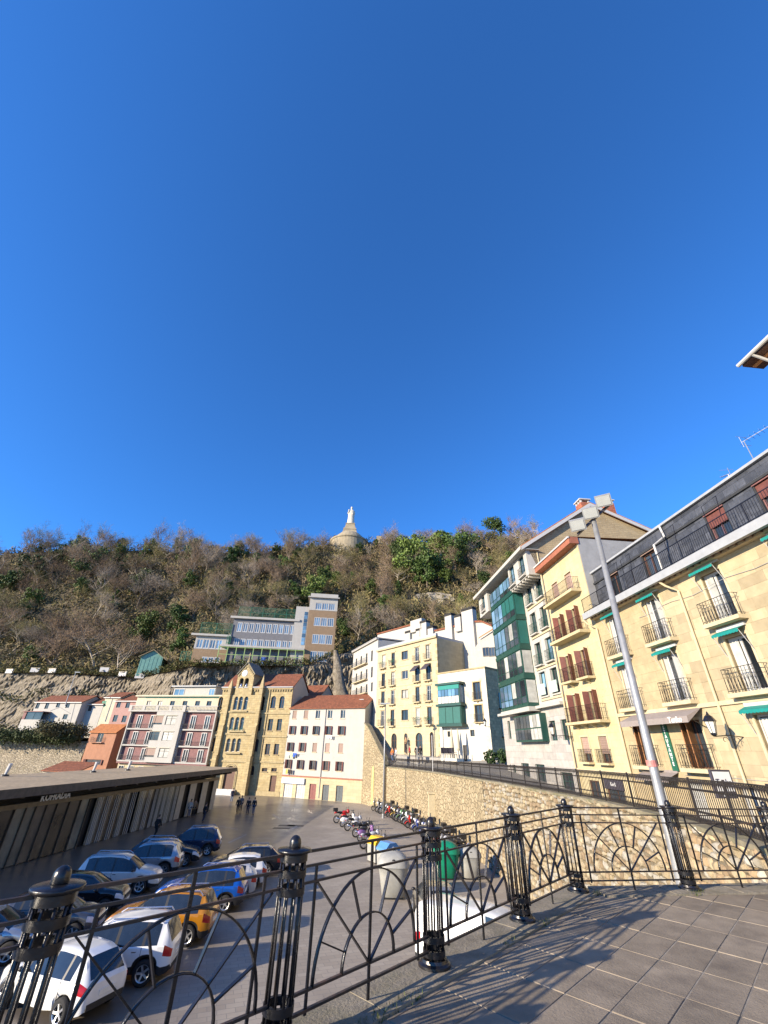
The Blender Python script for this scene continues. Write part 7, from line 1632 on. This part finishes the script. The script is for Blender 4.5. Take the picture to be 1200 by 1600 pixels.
MC = {c: mat('bike_'+c, v, .3, .08, 5, coat=.6) for c, v in dict(red=(.45,.015,.012), white=(.68,.68,.66), black=(.02,.02,.022), blue=(.02,.06,.32), silver=(.4,.41,.43), grey=(.13,.13,.14), yellow=(.55,.38,.03), purple=(.20,.10,.26), green=(.08,.2,.06)).items()}
def bike(kind, col, x, y, head, label, box, group):
    P = MP[kind]; t = thing('motorcycle' if kind == 'moto' else 'scooter', label, 'motorcycle' if kind == 'moto' else 'scooter', (x,y,0), rad(head), group); t.rotation_euler = (rad(-7),0,rad(head)); t.scale = (1.24,)*3
    for nm, me, c in P['parts']:
        if c == 'box' and not box: continue
        place(me, nm, t, mat=MC[col] if c == 'col' else None)
    for s_ in (1,-1): o = place(P['wheel'], 'wheel', t, (s_*P['wb'],0,P['r'])); place(P['rim'], 'rim', o)
rr = random.Random(21); names = ['first','second','third','fourth','fifth','sixth','seventh','eighth','ninth','tenth','eleventh','twelfth','thirteenth','fourteenth','fifteenth','sixteenth','seventeenth','eighteenth','nineteenth','twentieth','twenty-first','twenty-second','twenty-third','twenty-fourth','twenty-fifth','twenty-sixth','twenty-seventh','twenty-eighth','twenty-ninth','thirtieth','thirty-first','thirty-second']
colseq = ['black','silver','black','grey','black','grey','red','black','yellow','black','grey','green','black','white','grey','red','black','silver','blue','black','blue','grey','black','white','silver','black','red','black','grey','silver','black','white']
# row along the wall, noses out
for k in range(32):
    yy = 73.4-k*.98; p = min(WL, key=lambda q: abs(q.y-yy)); kind = 'scooter' if rr.random() < .5 else 'moto'; col = colseq[k]
    bike(kind, col, p.x-1.75+rr.uniform(-.15,.15), yy, 195+rr.uniform(-9,9), '%s %s in the row along the stone wall, %s from the stair end' % (col, 'scooter' if kind == 'scooter' else 'motorcycle', names[k]), rr.random() < .25, 'motorbikes along the stone wall')
for k, (px,py,col,kind,hd_,bx_) in enumerate(((532,1286,'red','moto',20,1),(540,1292,'white','scooter',24,0),(550,1298,'silver','moto',20,0),(563,1308,'black','moto',22,0),(568,1314,'purple','scooter',28,0),(576,1326,'silver','moto',26,0),(586,1334,'grey','moto',26,0))):
    p = G(px,py,0); bike(kind, col, p.x+.3, p.y, hd_, '%s %s in the short row out in the lane, %s from the far end' % (col, 'scooter' if kind == 'scooter' else 'motorcycle', names[k]), bx_, 'motorbikes in the short lane row')

# ---------------------------------------------------------------- recycling containers and small street furniture
def igloo(x, y, s, mt, label, kind=0, rz=0):
    t = thing('recycling_container', label, 'recycling bin', (x,y,0), rz, 'recycling containers by the wall')
    if kind == 0:                               # tall domed side-loader
        m = MB(); n = 20
        for z, a, c in ((0.08,.55,.5),(.1,.6,.55),(.9,.72,.68),(1.25,.8,.76),(1.3,.84,.8)): 
            for k in range(n): an = 2*math.pi*k/n; q = (abs(math.cos(an))**4+abs(math.sin(an))**4)**-.25; m.v.append((a*q*math.cos(an)*s, c*q*math.sin(an)*s, z*s))
        for i in range(4):
            for k in range(n): m.f.append((i*n+k,i*n+(k+1)%n,i*n+n+(k+1)%n,i*n+n+k))
        m.build('body', mt, t, True); m = MB(); n = 20; rows_ = ((1.3,.86,.82),(1.5,.82,.78),(1.7,.68,.64),(1.84,.42,.4),(1.9,.05,.05))
        for z, a, c in rows_:
            for k in range(n): an = 2*math.pi*k/n; q = (abs(math.cos(an))**4+abs(math.sin(an))**4)**-.25; m.v.append((a*q*math.cos(an)*s, c*q*math.sin(an)*s, z*s))
        for i in range(4):
            for k in range(n): m.f.append((i*n+k,i*n+(k+1)%n,i*n+n+(k+1)%n,i*n+n+k))
        m.build('dome', mt, t, True)
        for a in (0,.5,1,1.5): MB().lathe([(.13*s,0),(.15*s,.03),(.15*s,.06)], 12, (0,0,0), 'y').xf(Matrix.Rotation(a*math.pi,4,'Z') @ Matrix.Translation((0,-.72*s,1.5*s))).build('chute', MT['blackpl'], t)
        MB().box(-.5*s,.5*s,-.45*s,.45*s,0,.1*s).build('foot', MT['blackpl'], t); MB().tube([(-.25*s,0,1.86*s),(0,0,2.05*s),(.25*s,0,1.86*s)], .03, 6).build('lifting_eye', MT['chrome'], t)
    else:                                       # box with sloping coloured lid
        MB().xprism([(-.6,.1),(.6,.1),(.66,1.15),(-.66,1.15)], -.55, .55).build('body', MT['plgrey'], t); MB().xprism([(-.7,1.15),(.7,1.15),(.66,1.28),(.3,1.62),(-.3,1.62),(-.66,1.28)], -.6, .6).build('lid', mt, t)
        for sx in (-.5,.5): MB().lathe([(.08,-.03),(.08,.03)], 10, (sx,-.5,.08), 'y').build('caster', MT['tyre'], t)
        MB().box(-.2,.2,-.62,-.57,1.2,1.32).build('lid_handle', MT['blackpl'], t)
p = G(609,1404,0); igloo(p.x+.2, p.y+.3, 1.15, MT['plgrey'], 'tall pale grey domed recycling container with red marks nearest the van')
p = G(590,1352,0); igloo(p.x, p.y+1.0, 1, MT['plyellow'], 'grey container with yellow sloping lid behind the pale dome', 1, rad(35))
p = G(602,1362,0); igloo(p.x+.2, p.y+.6, 1.05, MT['plblue'], 'grey container with light blue sloping lid next to the yellow one', 1, rad(35))
p = G(694,1372,0); igloo(p.x+.2, p.y, 1.1, MT['plgreen'], 'dark green domed glass container behind the fence post', 0)
p = G(727,1372,0); igloo(p.x+.4, p.y, .95, MT['plgrey'], 'pale grey domed container beside the green one at the wall', 0)
# tall lamp masts
def mast(x, y, h_, r0, label, lean=(0,0), heads=0):
    t = thing('light_mast', label, 'street lamp', (x,y,0)); MB().tube([(0,0,0),(lean[0]*.5,lean[1]*.5,h_*.5),(lean[0],lean[1],h_)], [r0,r0*.8,r0*.55], 16).build('pole', MT['galv'], t, True); MB().lathe([(r0*1.7,0),(r0*1.7,.05),(r0*1.2,.06),(r0*1.15,.4),(r0,.45)], 16).build('base', MT['galv'], t); return t
q = atD(927,812,11.0); qb = atD(1057,1390,11.0)
t = mast(qb.x, qb.y, q.z, .108, 'tall grey light mast with three square floodlights beside the restaurant house', (q.x-qb.x, q.y-qb.y))
top = Vector((q.x-qb.x, q.y-qb.y, q.z)); dv = (atD(897,838,10.9)-atD(945,793,11.1)); ad = Vector((atD(945,793,11.0)-atD(897,838,11.0))).normalized()
MB().bar(top-ad*.58, top+ad*.58, .07, .07, (0,0,1) if abs(ad.z) < .8 else (0,1,0)).build('cross_arm', MT['signdark'], t)
for k, s_ in enumerate((-.46,.0,.46)):
    c = top+ad*s_+Vector((-.12,-.16,.12)); o = MB().box(-.19,.19,-.05,.05,-.155,.155).box(-.13,.13,.05,.13,-.1,.1).build('floodlight', MT['lampbody'], t, loc=c); o.rotation_euler = (rad(38),0,rad(-32)); MB().box(-.16,.16,-.06,-.048,-.125,.125).build('lens', MT['lampglass'], o)
    MB().tube([top+ad*s_, c], .025, 6).build('bracket', MT['lampbody'], t)
for k in range(3): p_ = Vector((lerp*top.x, lerp*top.y, lerp*top.z)) if False else None
st_ = MB().lathe([(.098,7.45),(.097,7.56)], 14, (top.x*.52,top.y*.52,0)).build('sticker', mat('sticker_pink', (.5,.2,.18), .6, .3, 9), t)
p = G(604,1282,0); t = mast(1.0, 66.0, atD(603,1100,66).z, .13, 'slim grey lamp mast in front of the stair wall', (0,0)); zt = atD(603,1100,66).z; MB().cbox((-.3,-.3,zt),(.9,.5,.18)).build('lamp_head', MT['lampglass'], t); MB().cbox((.35,.2,zt+.1),(.6,.45,.16)).build('lamp_head', MT['lampglass'], t)
for k, (px,py0,py1) in enumerate(((652,1190,1168),(676,1190,1150))):
    q = atD(px,py0,64-6*k); q2 = atD(px,py1,64-6*k); t = thing('thin_post', ('short thin white post behind the street railing','tall thin white post behind the street railing')[k], 'post', (q.x,q.y,q.z-1.0)); MB().tube([(0,0,0),(0,0,q2.z-q.z+1)], .05, 8).build('pole', MT['fwhite'], t); MB().ell((0,0,q2.z-q.z+1),(.07,.07,.07),8,5).build('cap', MT['fwhite'], t)
t = thing('stone_pier', 'short stone pier standing against the tall wall', 'pier', (6.35,57,0)); MB().box(-.35,.35,-.35,.35,0,3.4).build('shaft', MT['trim'], t); MB().box(-.45,.45,-.45,.45,3.4,3.6).build('cap', MT['trim'], t)

# ---------------------------------------------------------------- people
def skin_body(verts, edges, radii):
    me = bpy.data.meshes.new('b'); me.from_pydata(verts, edges, []); o = bpy.data.objects.new('b', me); COL.objects.link(o); md = o.modifiers.new('s','SKIN'); sv = me.skin_vertices[0].data
    for i, r_ in enumerate(radii): sv[i].radius = (r_, r_) if not isinstance(r_, tuple) else r_
    sv[0].use_root = True; sb = o.modifiers.new('u','SUBSURF'); sb.levels = 1; dg = bpy.context.evaluated_depsgraph_get(); dg.update(); m2 = bpy.data.meshes.new_from_object(o.evaluated_get(dg)); bpy.data.objects.remove(o); m2.materials.clear()
    m2.polygons.foreach_set('use_smooth', [True]*len(m2.polygons)); return m2
SKIN = mat('skin', (.45,.27,.19), .6, .1, 5)
def person_meshes(stride, armsw, seated=False):
    s = stride
    V = [(0,0,.95),(0,0,1.15),(0,0,1.38),(0,0,1.5),(0.01,0,1.6),(0.02,0,1.72),  # pelvis spine neck head
         (0,.1,.9),(.16*s,.1,.5),(.06*s-.12*s,.1,.08),(.1+.06*s-.12*s,.1,.04),(0,-.1,.9),(-.05*s,-.1,.5),(-.3*s,-.1,.1),(.1-.28*s,-.1,.05),
         (0,.19,1.42),(-.1*armsw,.24,1.15),(.05*armsw,.25,.9),(.06*armsw,.25,.8),(0,-.19,1.42),(.08*armsw,-.24,1.15),(.2*armsw,-.25,.93),(.24*armsw,-.25,.84)]
    E = [(0,1),(1,2),(2,3),(3,4),(4,5),(0,6),(6,7),(7,8),(8,9),(0,10),(10,11),(11,12),(12,13),(2,14),(14,15),(15,16),(16,17),(2,18),(18,19),(19,20),(20,21)]
    Rr = [.13,.12,.14,.05,.085,.07,.085,.06,.045,.04,.085,.06,.045,.04,.06,.045,.035,.04,.06,.045,.035,.04]
    body = skin_body(V, E, Rr)
    J = [0,1,2,14,15,16,18,19,20]; ix = {j:i for i,j in enumerate(J)}; jk = skin_body([V[j] for j in J]+[(0,0,.86)], [(ix[a],ix[b2]) for a,b2 in E if a in ix and b2 in ix]+[(0,9)], [.16,.15,.165,.078,.063,.055,.078,.063,.055,.165])
    J = [0,6,7,8,10,11,12]; ix = {j:i for i,j in enumerate(J)}; tr = skin_body([V[j] for j in J], [(ix[a],ix[b2]) for a,b2 in E if a in ix and b2 in ix], [.145,.1,.075,.06,.1,.075,.06])
    hair = MB().ell((-.015,0,1.69),(.105,.095,.11),10,6).mesh('hair', MT['fdark'], True); sh = MB()
    for j in (9,13): v = V[j]; sh.ell((v[0]-.02,v[1],.05),(.14,.05,.05),8,5)
    face = MB().ell((.1,0,1.66),(.02,.015,.02),6,4).mesh('nose', SKIN, True)
    return body, jk, tr, hair, sh.mesh('shoes', MT['blackpl'], True), face
PM = [person_meshes(1.0,1.0), person_meshes(.55,.8), person_meshes(.12,.3)]
CL = {k: mat('cloth_'+k, v, .9, .12, 8) for k, v in dict(black=(.018,.018,.02), navy=(.025,.035,.07), jeans=(.09,.13,.22), tan=(.30,.19,.10), white=(.6,.6,.58), orange=(.5,.16,.04), grey=(.14,.14,.145), red=(.35,.03,.03)).items()}
HR = [MT['fdark'], mat('brown_hair', (.07,.04,.02), .7, .2, 8)]
def person(x, y, z, head, pose, top_, bot_, label, s=1.0, hair=0, bag=None):
    t = thing('person', label, 'person', (x,y,z), rad(head)); t.scale = (s,)*3; bd, jk, tr, hr, sh, nz = PM[pose]
    b_ = bd
    if not b_.materials: b_.materials.append(SKIN)
    for me in (jk, tr):
        if not me.materials: me.materials.append(CL['black'])
    place(bd, 'body', t); place(jk, 'jacket', t, mat=CL[top_]); place(tr, 'trousers', t, mat=CL[bot_]); place(hr, 'hair', t, mat=HR[hair]); place(sh, 'shoes', t); place(nz, 'nose', t)
    if bag: MB().box(-.28,-.14,-.15,.15,.98,1.42).build('backpack', CL[bag], t)
def on(px, py, z=0): return G(px, py, z)
for px, py, hd_, ps, tp_, bt_, lab, hr, bg_ in (
 (241,1311,75,0,'black','black','person in black walking alone along the hall',0,None),(317,1285,60,1,'black','navy','person in black standing with folded arms before the pale hall end',0,None),(294,1277,80,2,'white','jeans','person in light top and jeans beside the hall columns',0,None),(301,1277,100,2,'tan','black','person in a tan coat beside the hall columns',1,None),
 (361,1254,-60,1,'navy','jeans','person in dark jacket coming down the church steps',0,None),(370,1272,-85,0,'black','black','person in black, leftmost of the four on the square',0,None),(375,1269,-85,1,'grey','black','shorter person in grey, second of the four on the square',1,None),(386,1273,-80,0,'black','navy','person in black jacket, third of the four on the square',0,None),(395,1273,-95,1,'black','jeans','person in dark coat, rightmost of the four on the square',1,None)):
    p = on(px, py); person(p.x, p.y, 0, hd_, ps, tp_, bt_, lab, 1.04, hr, bg_)
for px, py, D, hd_, ps, tp_, bt_, lab in ((613,1186,70,200,0,'orange','jeans','person in an orange top at the foot of the steps'),(618,1187,70,220,1,'white','grey','person in a white top at the foot of the steps'),(640,1183,69,180,2,'red','black','person in a dark red top by the street railing'),(651,1184,68,250,2,'black','black','person in black standing by the street railing'),(657,1184,68,280,2,'black','grey','taller person in black beside the other by the railing'),(634,1168,75,200,1,'tan','black','person in tan before the arched doors of the yellow house')):
    q = atD(px, py, D); person(q.x, q.y, max(q.z-.3,5.55), hd_, ps, tp_, bt_, lab, 1.05)
